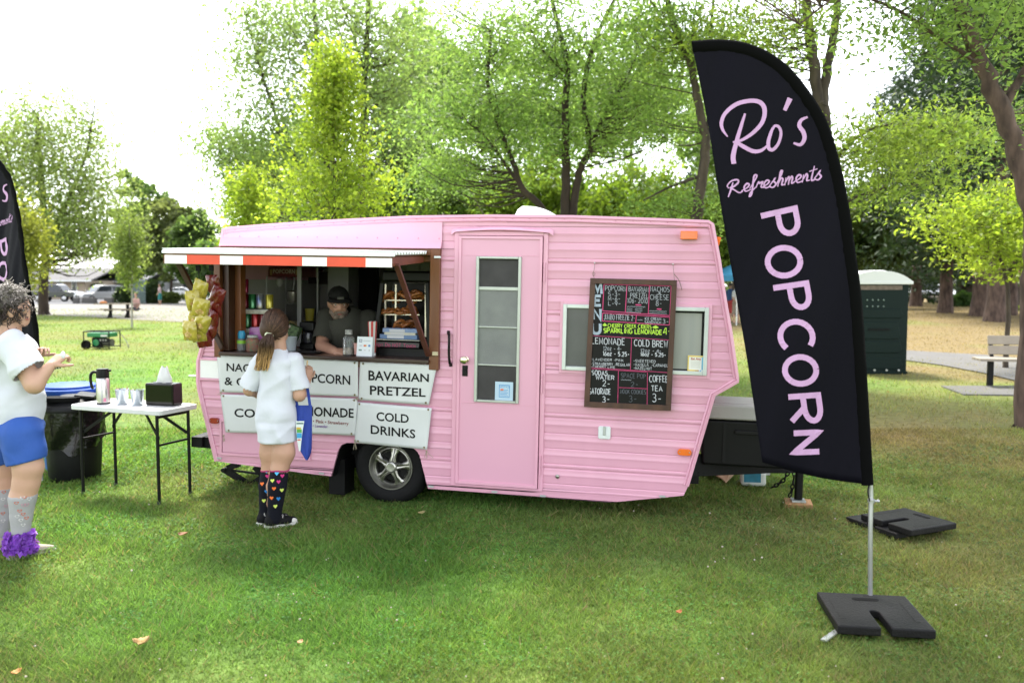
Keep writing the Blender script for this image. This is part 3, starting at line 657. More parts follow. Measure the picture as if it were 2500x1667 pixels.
PROF = [(-1.368, 2.065), (-1.316, 2.078), (-.995, 2.104), (-.508, 2.137), (.136, 2.171), (.728, 2.182), (1.352, 2.180), (1.955, 2.163), (2.290, 2.151), (2.322, 2.130),
        (2.377, 1.879), (2.425, 1.615), (2.475, 1.375), (2.528, 1.075), (2.530, 1.047), (2.375, .945), (2.216, .293), (2.188, .223), (1.664, .135), (1.405, .136), (.306, .144),
        (.239, .387), (.218, .422), (.19, .442), (.138, .455), (-.26, .457), (-.340, .456), (-.385, .436), (-.410, .398), (-.468, .187), (-.566, .192), (-1.441, .245), (-1.545, .649), (-1.586, .81), (-1.595, .875),
        (-1.592, 1.034), (-1.552, 1.168), (-1.415, 1.796)]
HATCH = (-1.39, .384, 1.075, 1.935); DOOR = (.498, 1.166, .185, 2.058); WIN = (1.298, 2.314, 1.083, 1.556)
OPEN = [HATCH, DOOR, WIN]
def crossings(t):
    xs = []
    n = len(PROF)
    for i in range(n):
        (x0, y0), (x1, y1) = PROF[i], PROF[(i + 1) % n]
        if (y0 <= t) != (y1 <= t): xs.append(x0 + (x1 - x0) * (t - y0) / (y1 - y0))
    xs.sort(); iv = [(xs[i], xs[i + 1]) for i in range(0, len(xs) - 1, 2)]
    for (a, b, c, d) in OPEN:
        if c < t < d:
            nv = []
            for (p, q) in iv:
                if b <= p or a >= q: nv.append((p, q)); continue
                if p < a: nv.append((p, a))
                if q > b: nv.append((b, q))
            iv = nv
    return [k for k in iv if k[1] - k[0] > 1e-5]
# corrugated sheets: three laps and a bead in each, sheet height .368 m
SHEET = .3715; T0 = .360
def sheet_profile(tb):
    """(t, y) points from the bead at the bottom of a sheet up to the next; -y is outwards"""
    P = [(tb, 0), (tb + .004, -.001), (tb + .009, -.0052), (tb + .017, -.0066), (tb + .025, -.0052), (tb + .030, 0.)]
    hs = (SHEET - .036) / 3
    for k in range(3):
        a = tb + .036 + k * hs
        P += [(a, -.0005), (a + .003, -.0025), (a + hs * .30, -.0032), (a + hs * .46, -.0042), (a + hs * .52, -.0062), (a + hs * .58, -.0062), (a + hs * .64, -.0042), (a + hs - .012, -.0036), (a + hs - .004, .0005)]
    return P
crit = sorted(set([round(p[1], 4) for p in PROF] + [k for o in OPEN for k in o[2:]]))
def strip_mesh(P):
    mb = MB()
    for (ta, ya), (tb, yb) in zip(P[:-1], P[1:]):
        cuts = [ta] + [c for c in crit if ta + 1e-4 < c < tb - 1e-4] + [tb]
        for a, b in zip(cuts[:-1], cuts[1:]):
            ia, ib = crossings(a + 1.5e-4), crossings(b - 1.5e-4)
            if len(ia) != len(ib):
                sh, lg = (ia, ib) if len(ia) < len(ib) else (ib, ia)
                lg = [max(lg, key=lambda z: min(z[1], k[1]) - max(z[0], k[0])) for k in sh]; ia, ib = (sh, lg) if len(ia) < len(ib) else (lg, sh)
            y0 = ya + (yb - ya) * (a - ta) / (tb - ta); y1 = ya + (yb - ya) * (b - ta) / (tb - ta)
            for (p, q), (r_, s_) in zip(ia, ib):
                if max(p, r_) > min(q, s_) + .3: continue
                mb.add([(p, y0, a), (q, y0, a), (s_, y1, b), (r_, y1, b)], [(0, 1, 2, 3)])
    return mb
tb = T0 - SHEET
while tb < 2.18:
    P = [(a, b) for a, b in sheet_profile(tb) + [(tb + SHEET, 0)] if .13 <= a <= 2.185]
    if len(P) > 1:
        if tb < .136: P = [(.136, 0.)] + P
        mbx = strip_mesh(P); bays = {}
        for f in mbx.f:
            c = sum(mbx.v[i][0] for i in f) / 4; c1 = min(mbx.v[i][0] for i in f); key = ('rear' if c < -.1 and c1 < -.3 and not (tb > 1.2 and c > -1) else 'mid' if c < .5 else 'front')
            if T0 - .2 < tb < 1.3 and False: pass
            bays.setdefault(key, []).append(f)
        fl = [f for k_ in bays for f in bays[k_]]; m2 = MB()
        for f in fl: m2.add([mbx.v[i] for i in f], [(0, 1, 2, 3)])
        bm = bmesh.new(); tmp = bpy.data.meshes.new('tmp'); tmp.from_pydata(m2.v, [], m2.f); bm.from_mesh(tmp); bmesh.ops.remove_doubles(bm, verts=bm.verts, dist=6e-4); bmesh.ops.recalc_face_normals(bm, faces=bm.faces)
        bm.faces.ensure_lookup_table(); left = set(bm.faces)
        while left:
            st = [left.pop()]; isl = []
            while st:
                f = st.pop(); isl.append(f)
                for v in f.verts:
                    for g in v.link_faces:
                        if g in left: left.discard(g); st.append(g)
            if len(isl) < 2: continue
            vs = {}; V_, F_ = [], []
            for f in isl:
                q_ = []
                for v in f.verts:
                    if v not in vs: vs[v] = len(V_); V_.append(v.co[:])
                    q_.append(vs[v])
                F_.append(q_)
            me = bpy.data.meshes.new('siding_panel'); me.from_pydata(V_, [], F_); me.update(); finish('siding_panel', me, pink, TR, smooth=25)
        bm.free(); bpy.data.meshes.remove(tmp)
    tb += SHEET
# shell: roof skin, end skins, belly, far wall, inner faces
DEP = 2.02
mb = MB(); n = len(PROF)
for i in range(n):
    p, q_ = PROF[i], PROF[(i + 1) % n]; mb.add([(p[0], .002, p[1]), (q_[0], .002, q_[1]), (q_[0], DEP, q_[1]), (p[0], DEP, p[1])], [(0, 1, 2, 3)])
mb.build('body_shell', pink, TR, smooth=25)
mb = MB(); mb.add([(p[0], DEP, p[1]) for p in PROF], [tuple(range(n))]); mb.build('far_wall', pink, TR)
inner = mat('inner wall panel', (.42, .41, .38), .6, var=.12, vscale=3)
mb = MB(); mb.bx(-1.50, 2.1, DEP - .05, DEP - .02, .45, 2.03); mb.bx(.42, .45, .03, DEP - .06, .45, 2.05); mb.build('inner_wall', inner, TR)
mb = MB(); mb.bx(-1.46, -1.44, .3, DEP - .06, .5, 1.7); mb.bx(-1.43, .41, .04, DEP - .06, 2.02, 2.04); mb.build('inner_lining', inner, TR)
mb = MB(); mb.bx(-1.50, 2.15, .06, DEP - .06, .44, .47); mb.build('floor', mat('vinyl floor', (.12, .10, .09), .6, var=.2), TR)
# groove lines of the far inner wall (boards)
for k in range(12):
    x = -1.40 + k * .145; MB().bx(x, x + .141, DEP - .066, DEP - .052, .6, 1.98).build('wall_board', inner, TR)
# trim along the profile edge
def trim(name, idx, wd=.045, out=.014, two=True):
    P = np.array([PROF[i % n] for i in idx]); nn = []
    for i in range(len(P)):
        d = P[min(i + 1, len(P) - 1)] - P[max(i - 1, 0)]; d = d / np.hypot(*d); nn.append((d[1], -d[0]))
    nn = np.array(nn); mb = MB()
    ring = [(-.006, 0), (-.006, out), (.012, out + .004), (.020, out - .004), (wd - .012, out - .004), (wd - .008, out + .004), (wd, out - .002), (wd, 0)]
    V = [[(P[i, 0] + nn[i, 0] * a, -b, P[i, 1] + nn[i, 1] * a) for a, b in ring] for i in range(len(P))]
    mb.grid(V); o = mb.build(name, pink2, TR, smooth=30)
    return o
trim('roof_trim', range(0, 10), .046)
trim('front_trim', range(9, 17), .034)
trim('rear_trim', range(31, 39), .030)
mb = MB()
for i in range(9):
    p = np.array(PROF[i]); q_ = np.array(PROF[i + 1]); L = np.hypot(*(q_ - p)); k = int(L / .105)
    for j in range(k):
        c = p + (q_ - p) * (j + .5) / max(k, 1); mb.ball((c[0], -.012, c[1] - .022), .0035, 6, 4)
tag(mb.build('trim_screws', mat('pink screw', (.52, .18, .31), .4), TR, smooth=180), kind='stuff')
# flashing above the hatch, flaring to a lip
P = []
for s in np.linspace(-1.375, .392, 30):
    top = np.interp(s, [p[0] for p in PROF[:7]], [p[1] for p in PROF[:7]]) - .045
    P.append([(s, -.0125, top), (s, -.014, top - .05), (s, -.017, 2.0), (s, -.034, 1.962), (s, -.052, 1.945), (s, -.056, 1.938), (s, -.050, 1.934), (s, -.01, 1.938)])
MB().grid(P).build('hatch_flashing', mat('pink flashing', (.70, .36, .475), .34, var=.03, vscale=3, coat=.2), TR, smooth=40)
mb = MB()
for s in np.linspace(-1.22, .37, 11): mb.ball((s, -.019, 2.012), .004, 6, 4)
tag(mb.build('flashing_rivets', mat('pink screw', (.5, .2, .3)), TR, smooth=180), kind='stuff')

# ------------------------------------------------------------------ door
MB().bx(DOOR[0] - .012, DOOR[0] + .022, -.017, .03, DOOR[2], DOOR[3]).bx(DOOR[1] - .022, DOOR[1] + .012, -.017, .03, DOOR[2], DOOR[3]).bx(DOOR[0] + .022, DOOR[1] - .022, -.017, .03, DOOR[3] - .022, DOOR[3] + .008).bx(DOOR[0] + .022, DOOR[1] - .022, -.019, .03, DOOR[2], DOOR[2] + .016).build('door_frame', pink2, TR, bevel=.003)
dx0, dx1, dz0, dz1 = .524, 1.140, .206, 2.032
wx0, wx1, wz0, wz1 = .656, .990, .824, 1.886
mb = MB()
mb.bx(dx0, wx0, -.024, .02, dz0, dz1).bx(wx1, dx1, -.024, .02, dz0, dz1).bx(wx0, wx1, -.024, .02, dz0, wz0).bx(wx0, wx1, -.024, .02, wz1, dz1)
door = mb.build('door', pinkd, TR)
mb = MB()
for (a, b, c, d) in ((dx0, dx0 + .02, dz0, dz1), (dx1 - .02, dx1, dz0, dz1), (dx0 + .02, dx1 - .02, dz0, dz0 + .022), (dx0 + .02, dx1 - .02, dz1 - .02, dz1)): mb.bx(a, b, -.034, -.0245, c, d)
mb.bx(dx0 + .02, dx1 - .02, -.0265, -.0243, wz1 + .006, wz1 + .010).bx(dx0 + .02, dx1 - .02, -.0265, -.0243, wz0 - .012, wz0 - .008)
mb.build('door_edging', pink2, door, bevel=.003)
greenish = mat('window alloy', (.44, .47, .43), .4, metal=.5, var=.1, vscale=15)
mb = MB(); fw = .022
mb.bx(wx0, wx0 + fw, -.040, .0, wz0, wz1).bx(wx1 - fw, wx1, -.040, .0, wz0, wz1).bx(wx0 + fw, wx1 - fw, -.040, .0, wz0, wz0 + fw * .8).bx(wx0 + fw, wx1 - fw, -.040, .0, wz1 - fw * .8, wz1)
mb.build('window_frame', greenish, door, bevel=.004)
screen_d = mat('dark screen', (.040, .036, .037), .55, col2=(.024, .021, .022), vscale=9, bump=.3, bscale=300)
screen_g = mat('grey frosted louvre', (.185, .195, .185), .4, col2=(.145, .15, .15), vscale=7, bump=.2, bscale=200)
zs = [wz1 - .018, 1.655, 1.375, 1.098, wz0 + .016]
for i in range(4):
    MB().bx(wx0 + fw, wx1 - fw, -.012 - .004 * (i % 2), -.004, zs[i + 1] + .004, zs[i] - .004).build('window_pane', screen_d if i in (0, 3) else screen_g, door)
    if i: MB().bx(wx0 + fw, wx1 - fw, -.026, -.018, zs[i] - (.012 if i == 1 else .005), zs[i] + (.012 if i == 1 else .005)).build('louvre_bar', greenish, door, bevel=.002)
mb = MB(); ks, kt = T(1135, 878, -.04)
mb.lathe([(.024, 0), (.026, .004), (.012, .010), (.011, .028), (.024, .036), (.029, .048), (.026, .060), (.014, .066), (.0005, .067)], (ks, -.024, kt), 20, np.array([[1, 0, 0], [0, 0, -1], [0, 1, 0]]))
mb.build('door_knob', mat('brass nickel', (.60, .54, .40), .22, metal=1.), door, smooth=40)
ls, lt = T(1135, 905, -.03)
MB().bx(ls - .021, ls + .021, -.031, -.0245, lt - .040, lt + .040).build('lock_plate', blackgl, door, bevel=.006)
MB().cyl((ls, -.032, lt + .006), (ls, -.046, lt + .006), .014).cyl((ls, -.0325, lt - .026), (ls, -.036, lt - .026), .005, n=8).build('deadbolt', black, door, smooth=40)
for t0 in (1.78, .98, .38):
    mb = MB(); mb.cyl((dx1 + .016, -.026, t0 - .07), (dx1 + .016, -.026, t0 + .07), .007, n=10)
    for k in range(3): mb.cyl((dx1 + .016, -.026, t0 - .045 + k * .045), (dx1 + .016, -.026, t0 - .041 + k * .045), .0085, n=10)
    mb.build('hinge', pink2, door, smooth=40)
# drip cap above the door
P = []
for s in np.linspace(.462, 1.215, 26):
    f = (s - .462) / (1.215 - .462); bow = .020 * math.sin(math.pi * f) - (.018 if f in (0., 1.) else 0); o = .03 * min(1, 8 * min(f, 1 - f) + .25)
    P.append([(s, -.012, 2.088 + bow * .6), (s, -.018, 2.082 + bow), (s, -.014 - o, 2.062 + bow), (s, -.016 - o, 2.056 + bow), (s, -.012, 2.060 + bow)])
MB().grid(P).build('drip_cap', pink2, TR, smooth=40)

# ------------------------------------------------------------------ side window with two sliding panes
mb = MB(); x0, x1, z0, z1 = WIN; fw = .028
mb.bx(x0, x0 + fw, -.030, .03, z0, z1).bx(x1 - fw, x1, -.030, .03, z0, z1).bx(x0 + fw, x1 - fw, -.030, .03, z0, z0 + fw).bx(x0 + fw, x1 - fw, -.030, .03, z1 - fw, z1)
mb.bx(1.80, 1.825, -.012, .02, z0 + fw, z1 - fw)
win = mb.build('side_window', mat('window alloy pale', (.56, .60, .58), .4, metal=.4, var=.1, vscale=15), TR, bevel=.004)
MB().bx(x0 - .022, x0, -.016, -.002, z0 - .022, z1 + .022).bx(x1, x1 + .022, -.016, -.002, z0 - .022, z1 + .022).bx(x0, x1, -.016, -.002, z1, z1 + .022).bx(x0, x1, -.016, -.002, z0 - .022, z0).build('window_surround', pink2, win, bevel=.002)
MB().bx(x0 + fw, 1.80, -.004, .002, z0 + fw, z1 - fw).build('window_pane', mat('dark grey pane', (.075, .075, .08), .18, col2=(.11, .11, .115), vscale=3), win)  # left pane, mottled dark grey
MB().bx(1.825, x1 - fw, .004, .010, z0 + fw, z1 - fw).build('window_pane', mat('curtained pane', (.245, .26, .255), .2, col2=(.33, .33, .30), vscale=2.4, stretch=(3, 1, .3)), win)
MB().bx(1.83, x1 - fw - .008, .0005, .0038, z0 + fw, z0 + fw + .01).bx(x1 - fw - .016, x1 - fw, .0005, .0038, z0 + fw, z1 - fw).bx(1.83, x1 - fw, .0005, .0038, z1 - fw - .014, z1 - fw).build('gasket', black, win)
# ------------------------------------------------------------------ lamps, outlet, handle, roof vent, clips
amber = mat('amber lens', (.80, .16, .015), .25, var=.1, vscale=20, coat=.4); redl = mat('red lens', (.30, .012, .012), .2, var=.15, vscale=20, coat=.4)
def oval(c, w, h, n=10):
    P = [];
    for k in range(2 * n):
        a = -math.pi / 2 + math.pi * k / (n - 1) if k < n else math.pi / 2 + math.pi * (k - n) / (n - 1)
        sx = (w - h) / 2 * (1 if k < n else -1); P.append((c[0] + sx + h / 2 * math.cos(a), c[1] + h / 2 * math.sin(a)))
    return P
for nm, (u, v), m_, ov in (('marker_lamp', (1682, 575), amber, 0), ('marker_lamp', (1671, 1103), amber, 1), ('tail_reflector', (525, 1026), redl, 1)):
    c = T(u, v, -.01)
    if ov: L_ = MB().prism(oval(c, .098 if m_ is amber else .082, .046), -.028, -.008).build(nm, m_, TR, bevel=.003)
    else: L_ = MB().bx(c[0] - .058, c[0] + .058, -.045, -.008, c[1] - .029, c[1] + .029).build(nm, m_, TR, bevel=.005)
    for k in ((-1, 1) if ov else ()): MB().ball((c[0] + k * .034, -.028, c[1]), .005, 8, 6).build('screw', chrome, L_, smooth=180)
c = T(1752, 590, .05); MB().box((c[0], .05, c[1]), (.03, .10, .06), (0, .22, 0)).build('clearance_lamp', amber, TR, bevel=.004)
c = T(1757, 626, .05); MB().box((c[0], .62, c[1]), (.03, .10, .06), (0, .22, 0)).build('clearance_lamp', amber, TR, bevel=.004)
c = T(1476, 1055); mb = MB(); mb.prism([(c[0] + a, c[1] + b) for a, b in [(-.044, -.038), (-.036, -.046), (.036, -.046), (.044, -.038), (.044, .038), (.036, .046), (-.036, .046), (-.044, .038)]], -.020, -.004)
out_ = mb.build('outlet_cover', mat('white plastic', (.72, .76, .76), .4, var=.06, vscale=10), TR, bevel=.004)
MB().cyl((c[0], -.021, c[1] - .012), (c[0], -.024, c[1] - .012), .028, n=24).build('cover_flap', MATS['white plastic'], out_, smooth=40)
MB().bx(c[0] - .010, c[0] + .010, -.032, -.0245, c[1] - .018, c[1] + .048).build('latch', mat('grey zinc', (.45, .47, .48), .4, metal=.7), out_, bevel=.003)
P = [T3(1094, 815, -.012), T3(1096, 816, -.045), T3(1096.5, 835, -.055), T3(1096, 865, -.055), T3(1098, 886, -.045), T3(1100, 889, -.012)]
MB().tube(crom(P, 5), .0095, 8).build('grab_handle', blackgl, TR, smooth=60)
for q in (T3(1095, 812, -.014), T3(1100, 890, -.014)): MB().box(q, (.022, .012, .03)).build('handle_mount', blackgl, TR, bevel=.004)
vb = T(1310, 527, .45); P = []
for s in np.linspace(0, 1, 14):
    hgt = .125 * (min(1, s / .12) ** .5) * (1 - max(0, (s - .25) / .75) ** 2.1) + .002; row = []
    for k in range(11):
        f = k / 10 * 2 - 1; row.append((vb[0] - .19 + .40 * s, .62 + .19 * f, 2.175 + hgt * (1 - abs(f) ** 4) ** .5))
    P.append(row)
MB().grid(P).build('roof_vent', mat('white vent plastic', (.78, .78, .77), .35), TR, smooth=50)
mb = MB().cyl((.35, .9, 2.16), (.35, .9, 2.2), .012, n=8).build('roof_stub', white, TR)
mb = MB()
for (u, v) in ((537, 1119), (787, 1156), (1053, 1188), (1208, 1201), (1326, 1211), (1617, 1212)):
    s_, t_ = T(u, v); mb.prism(oval((s_, t_ + .006), .045, .014), -.0165, -.009)
tag(mb.build('edge_clips', mat('zinc clip', (.50, .52, .53), .4, metal=.6), TR), kind='stuff')
c = T(1361, 1162); MB().ball((c[0], -.010, c[1]), .016, 10, 6, (1, .4, 1)).build('key_lock', chrome, TR, smooth=180)
# access hatch low at the rear
a = T(545, 1062); b = T(738, 1097)
x0, x1, z0, z1 = -1.375, -.66, .325, .56
MB().bx(x0, x1, -.0135, -.008, z0, z1).build('access_door', pinkd, TR, bevel=.002)
MB().bx(x0 - .024, x0 - .004, -.019, -.006, z0 - .024, z1 + .02).bx(x1 + .004, x1 + .024, -.019, -.006, z0 - .024, z1 + .02).bx(x0 - .004, x1 + .004, -.019, -.006, z0 - .024, z0 - .004).bx(x0 - .004, x1 + .004, -.019, -.006, z1 + .004, z1 + .02).build('access_frame', pink2, TR, bevel=.002)
MB().bx(-.90, -.885, -.018, -.0138, .345, .372).build('access_latch', pink2, TR)
# white painted band at the rear corner
P = [(-1.563, .905), (-1.562, 1.045), (-.75, 1.045), (-.75, .905)]
MB().prism(P, -.0140, -.0125).build('accent_band', white, TR)
for t_ in (1.052, .895): MB().bx(-1.565, -1.0, -.022, -.0125, t_ - .008, t_ + .008).build('accent_bead', pink2, TR, bevel=.004)

# ------------------------------------------------------------------ hatch frame of stained boards
MB().bx(-1.425, -1.372, -.046, .0, 1.075, 1.93).build('frame_post', wood, TR, bevel=.004)
MB().bx(.312, .386, -.046, .0, 1.045, 1.935).build('frame_post', wood, TR, bevel=.004)
MB().bx(-1.372, .312, -.043, .0, 1.885, 1.933).build('frame_header', woodh, TR, bevel=.004)
MB().bx(-1.372, .312, -.030, .0, 1.042, 1.088).build('frame_rail', woodh, TR, bevel=.004)
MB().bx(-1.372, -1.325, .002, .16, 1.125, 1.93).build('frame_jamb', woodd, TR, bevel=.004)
MB().bx(-1.325, -1.272, .09, .17, 1.125, 1.93).build('frame_jamb', wood, TR, bevel=.004)
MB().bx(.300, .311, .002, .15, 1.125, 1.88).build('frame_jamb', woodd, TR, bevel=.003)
MB().bx(-1.372, .312, .002, .12, 1.84, 1.884).build('frame_lintel', woodh, TR, bevel=.004)
MB().bx(-1.372, .318, -.075, .52, 1.092, 1.121).build('counter', counterm, TR, bevel=.006)
c = T(1068, 628, -.05); MB().bx(c[0] - .026, c[0] + .026, -.056, -.0465, c[1] - .008, c[1] + .008).build('frame_catch', mat('white plastic', (.72, .76, .76), .4), TR, bevel=.004)
# awning hatch lid, propped level
A0, A1, AL, ATF, ATB = -1.385, .268, .76, 1.848, 1.880
def awn(s, f, dz=0.): return (s, -.048 - f * (AL - .048), ATB + (ATF - ATB) * f + dz)
MB().add([awn(A0 + .03, 0), awn(A1 - .02, 0), awn(A1 - .02, 1), awn(A0 + .03, 1), awn(A0 + .03, 0, .006), awn(A1 - .02, 0, .006), awn(A1 - .02, 1, .006), awn(A0 + .03, 1, .006)], [(0, 1, 2, 3), (4, 5, 6, 7), (0, 1, 5, 4), (1, 2, 6, 5), (2, 3, 7, 6), (3, 0, 4, 7)]).build('awning_board', woodh, TR)
P = []; nc = 12
for i in range(nc * 8 + 1):
    f = i / (nc * 8); z = .028 + .012 * math.cos(2 * math.pi * f * nc); P.append([awn(s, f, z) for s in (A0, A1 + .02)])
MB().grid(P).build('awning_sheet', mat('white roofing', (.80, .82, .82), .35), TR, smooth=60).modifiers.new('s', 'SOLIDIFY').thickness = .003
MB().add([awn(A0, .985, .006), awn(A1 + .02, .985, .006), awn(A1 + .02, 1.012, .004), awn(A0, 1.012, .004), awn(A0, .985, .034), awn(A1 + .02, .985, .034), awn(A1 + .02, 1.012, .021), awn(A0, 1.012, .021)], [(0, 1, 2, 3), (4, 5, 6, 7), (0, 1, 5, 4), (1, 2, 6, 5), (2, 3, 7, 6), (3, 0, 4, 7)]).build('awning_lip', MATS['white roofing'], TR, bevel=.004)
fas = MB().bx(A0 + .008, A1 - .004, -AL + .004, -AL + .022, ATF - .066, ATF - .002).build('fascia', woodh, TR)
redp = mat('red fascia paint', (.72, .070, .022), .45, var=.16, vscale=7, bump=.05, bscale=30); whp = mat('white fascia paint', (.84, .83, .78), .4, var=.04, vscale=9)  # bright orange-red with slight mottling, and white, for the fascia stripes
edges = [402, 456, 537, 593, 738, 798, 893, 957]
for i in range(7):
    s0, _ = T(edges[i], 632, -AL); s1, _ = T(edges[i + 1], 632, -AL)
    MB().bx(s0, s1 - (0 if i < 6 else 0), -AL + (.0 if i % 2 else -.001), -AL + .0035, ATF - .066 + (0 if i % 2 else .001), ATF - .004 - (0 if i % 2 else .003)).build('fascia_stripe', redp if i % 2 else whp, fas)
for s in (A0 + .01, A1 - .012):
    MB().add([awn(s - .009, 0, -.002), awn(s + .009, 0, -.002), awn(s + .009, .97, -.002), awn(s - .009, .97, -.002), awn(s - .009, 0, -.045), awn(s + .009, 0, -.045), awn(s + .009, .97, -.060), awn(s - .009, .97, -.060)], [(0, 1, 2, 3), (4, 5, 6, 7), (0, 1, 5, 4), (1, 2, 6, 5), (2, 3, 7, 6), (3, 0, 4, 7)]).build('awning_side_rail', mat('red brown wood', (.17, .045, .02), .45, var=.3, vscale=8), TR)
for k in range(1, 5):
    s = A0 + (A1 - A0) * k / 5; MB().bar(awn(s, .02, -.022), awn(s, .96, -.022), .018, .038).build('awning_rib', woodh, TR)
MB().bar(T3(437, 644, -.70), T3(544, 852, -.035), .022, .042, (1, 0, 0)).build('prop_strut', woodd, TR, bevel=.003)
MB().bar(T3(968, 646, -.68), T3(1046, 868, -.052), .022, .036, (1, 0, 0)).build('prop_strut', mat('red brown strut', (.105, .032, .022), .45, var=.3, vscale=8), TR, bevel=.003)
c = T(1063, 863, -.05); MB().bx(c[0] - .022, c[0] + .022, -.062, -.0465, c[1] - .014, c[1] + .014).build('strut_bracket', mat('brass tan', (.42, .36, .25), .4, metal=.5), TR, bevel=.002)

# ------------------------------------------------------------------ running gear
mb = MB(); arch = [PROF[i] for i in range(20, 30)]
V = [[(p[0] + (.006 if p[0] < 0 else -.006), y, p[1] - .004) for p in arch] for y in (.004, .34)]; mb.grid(V); mb.add([(p[0], .34, p[1]) for p in arch], [tuple(range(len(arch)))])
mb.build('wheel_well', black, TR)
WC = np.array([-.012, .0, .262]); RX = np.array([[1, 0, 0], [0, 0, 1], [0, -1, 0]])
wheel = empty('wheel'); wheel.parent = TR; wheel.location = (WC[0], .075, WC[2] + .010)
RT = .292
prof = [(.160, .01), (.168, -.006), (.180, -.012), (.200, -.022), (.235, -.030), (.262, -.024), (.280, -.006), (RT, .012), (RT + .002, .06), (RT + .002, .11), (RT, .15), (.27, .18), (.2, .19), (.17, .18)]
mbt = MB().lathe([(r_, y) for r_, y in prof], (0, 0, 0), 56, np.array([[1, 0, 0], [0, 0, 1], [0, 1, 0]])); mbt.build('tyre', rubber, wheel, smooth=35)
mb = MB().lathe([(.190, -.010), (.186, -.018), (.180, -.018), (.172, -.004), (.165, .010), (.158, .018), (.150, .016), (.142, .022), (.136, .034), (.130, .075), (.001, .078)], (0, 0, 0), 56, np.array([[1, 0, 0], [0, 0, 1], [0, 1, 0]])); mb.m = 0
rim = mb.build('rim', mat('rim steel', (.34, .335, .30), .42, metal=1., var=.4, vscale=12), wheel, smooth=35)
MB().lathe([(.128, .060), (.03, .062), (.001, .062)], (0, 0, 0), 40, np.array([[1, 0, 0], [0, 0, 1], [0, 1, 0]])).build('rim_recess', mat('rim black', (.012, .012, .012), .5), wheel)
for k in range(5):
    a = rad(80 + 72 * k); d = np.array([math.cos(a), 0, math.sin(a)]); p = np.array([-math.sin(a), 0, math.cos(a)])
    V = []
    for f, wd, y in ((.045, .030, .000), (.09, .021, .004), (.128, .030, .014), (.150, .058, .017)):
        r_ = d * f; V.append([r_ + p * wd + [0, y + .05, 0], r_ + p * wd + [0, y + .004, 0], r_ + p * wd * .55 + [0, y - .005, 0], r_ + p * wd * .12 + [0, y - .003, 0], r_ + p * .0 + [0, y + .004, 0], r_ - p * wd * .12 + [0, y - .003, 0], r_ - p * wd * .55 + [0, y - .005, 0], r_ - p * wd + [0, y + .004, 0], r_ - p * wd + [0, y + .05, 0]])
    MB().grid(np.array(V)).build('spoke', chrome, wheel, smooth=40)
MB().lathe([(.052, .03), (.050, -.008), (.044, -.016), (.034, -.020), (.032, -.016), (.001, -.015)], (0, 0, 0), 32, np.array([[1, 0, 0], [0, 0, 1], [0, 1, 0]])).build('hub_cap', mat('hub alloy', (.55, .54, .50), .35, metal=.9, var=.2, vscale=30), wheel, smooth=40)
MB().cyl((-.105, -.012, .105), (-.112, -.03, .112), .007, n=8).build('valve', black, wheel)
MB().bx(-.53, -.40, .10, .30, .02, .30).build('mud_flap', black, TR)
for o_ in [c for c in COL.objects if c.parent == wheel and not c.name.startswith('tyre')]: o_.scale = (.93, 1, .93)
# second wheel on the far side, axle, chassis
w2 = MB().lathe([(r_, y) for r_, y in prof] + [(.1, .17), (.001, .17)], (WC[0], DEP - .30, WC[2] + .01), 40, np.array([[1, 0, 0], [0, 0, 1], [0, 1, 0]])).build('far_tyre', rubber, TR, smooth=35)
MB().cyl((WC[0], .12, WC[2]), (WC[0], DEP - .2, WC[2]), .035).build('axle', black, TR)
for y in (.30, DEP - .35): MB().bx(-1.6, 2.3, y, y + .05, .24, .34).build('chassis_rail', black, TR)
MB().bx(-1.45, 2.2, .36, DEP - .02, .33, .345).build('belly_pan', black, TR)
# rear bumper box
a = T(470, 1088, -.03); b = T(527, 1110)
MB().bx(-1.62, -1.36, .035, DEP * .9, .335, .425).build('rear_bumper_end', black, TR, bevel=.003)
mb = MB(); mb.bx(-1.655, -1.56, -.0, DEP - .1, .345, .428); mb.build('rear_bumper', black, TR, bevel=.004)
# scissor stabiliser jack
jk = empty('stabiliser_jack'); jk.parent = TR
def jp(u, v): return T3(u, v, .42)
for a, b in (((549, 1146), (610, 1184)), ((556, 1142), (584, 1132)), ((612, 1184), (642, 1164)), ((640, 1156), (622, 1138))): MB().bar(jp(*a), jp(*b), .05, .03, (0, 1, 0)).build('jack_arm', black, jk)
MB().bar(jp(546, 1145), jp(648, 1158), .016, .016).build('jack_screw', black, jk); MB().cyl(jp(548, 1146) + [0, -.03, 0], jp(548, 1146) + [0, .03, 0], .018).build('jack_pivot', black, jk)
p = jp(612, 1184); MB().box(p + [0, 0, -.012], (.16, .12, .018)).build('jack_foot', black, jk)
MB().box(p + [0, 0, -.030], (.24, .20, .014)).build('jack_pad', mat('orange plastic', (.62, .10, .015), .5), jk, bevel=.004)
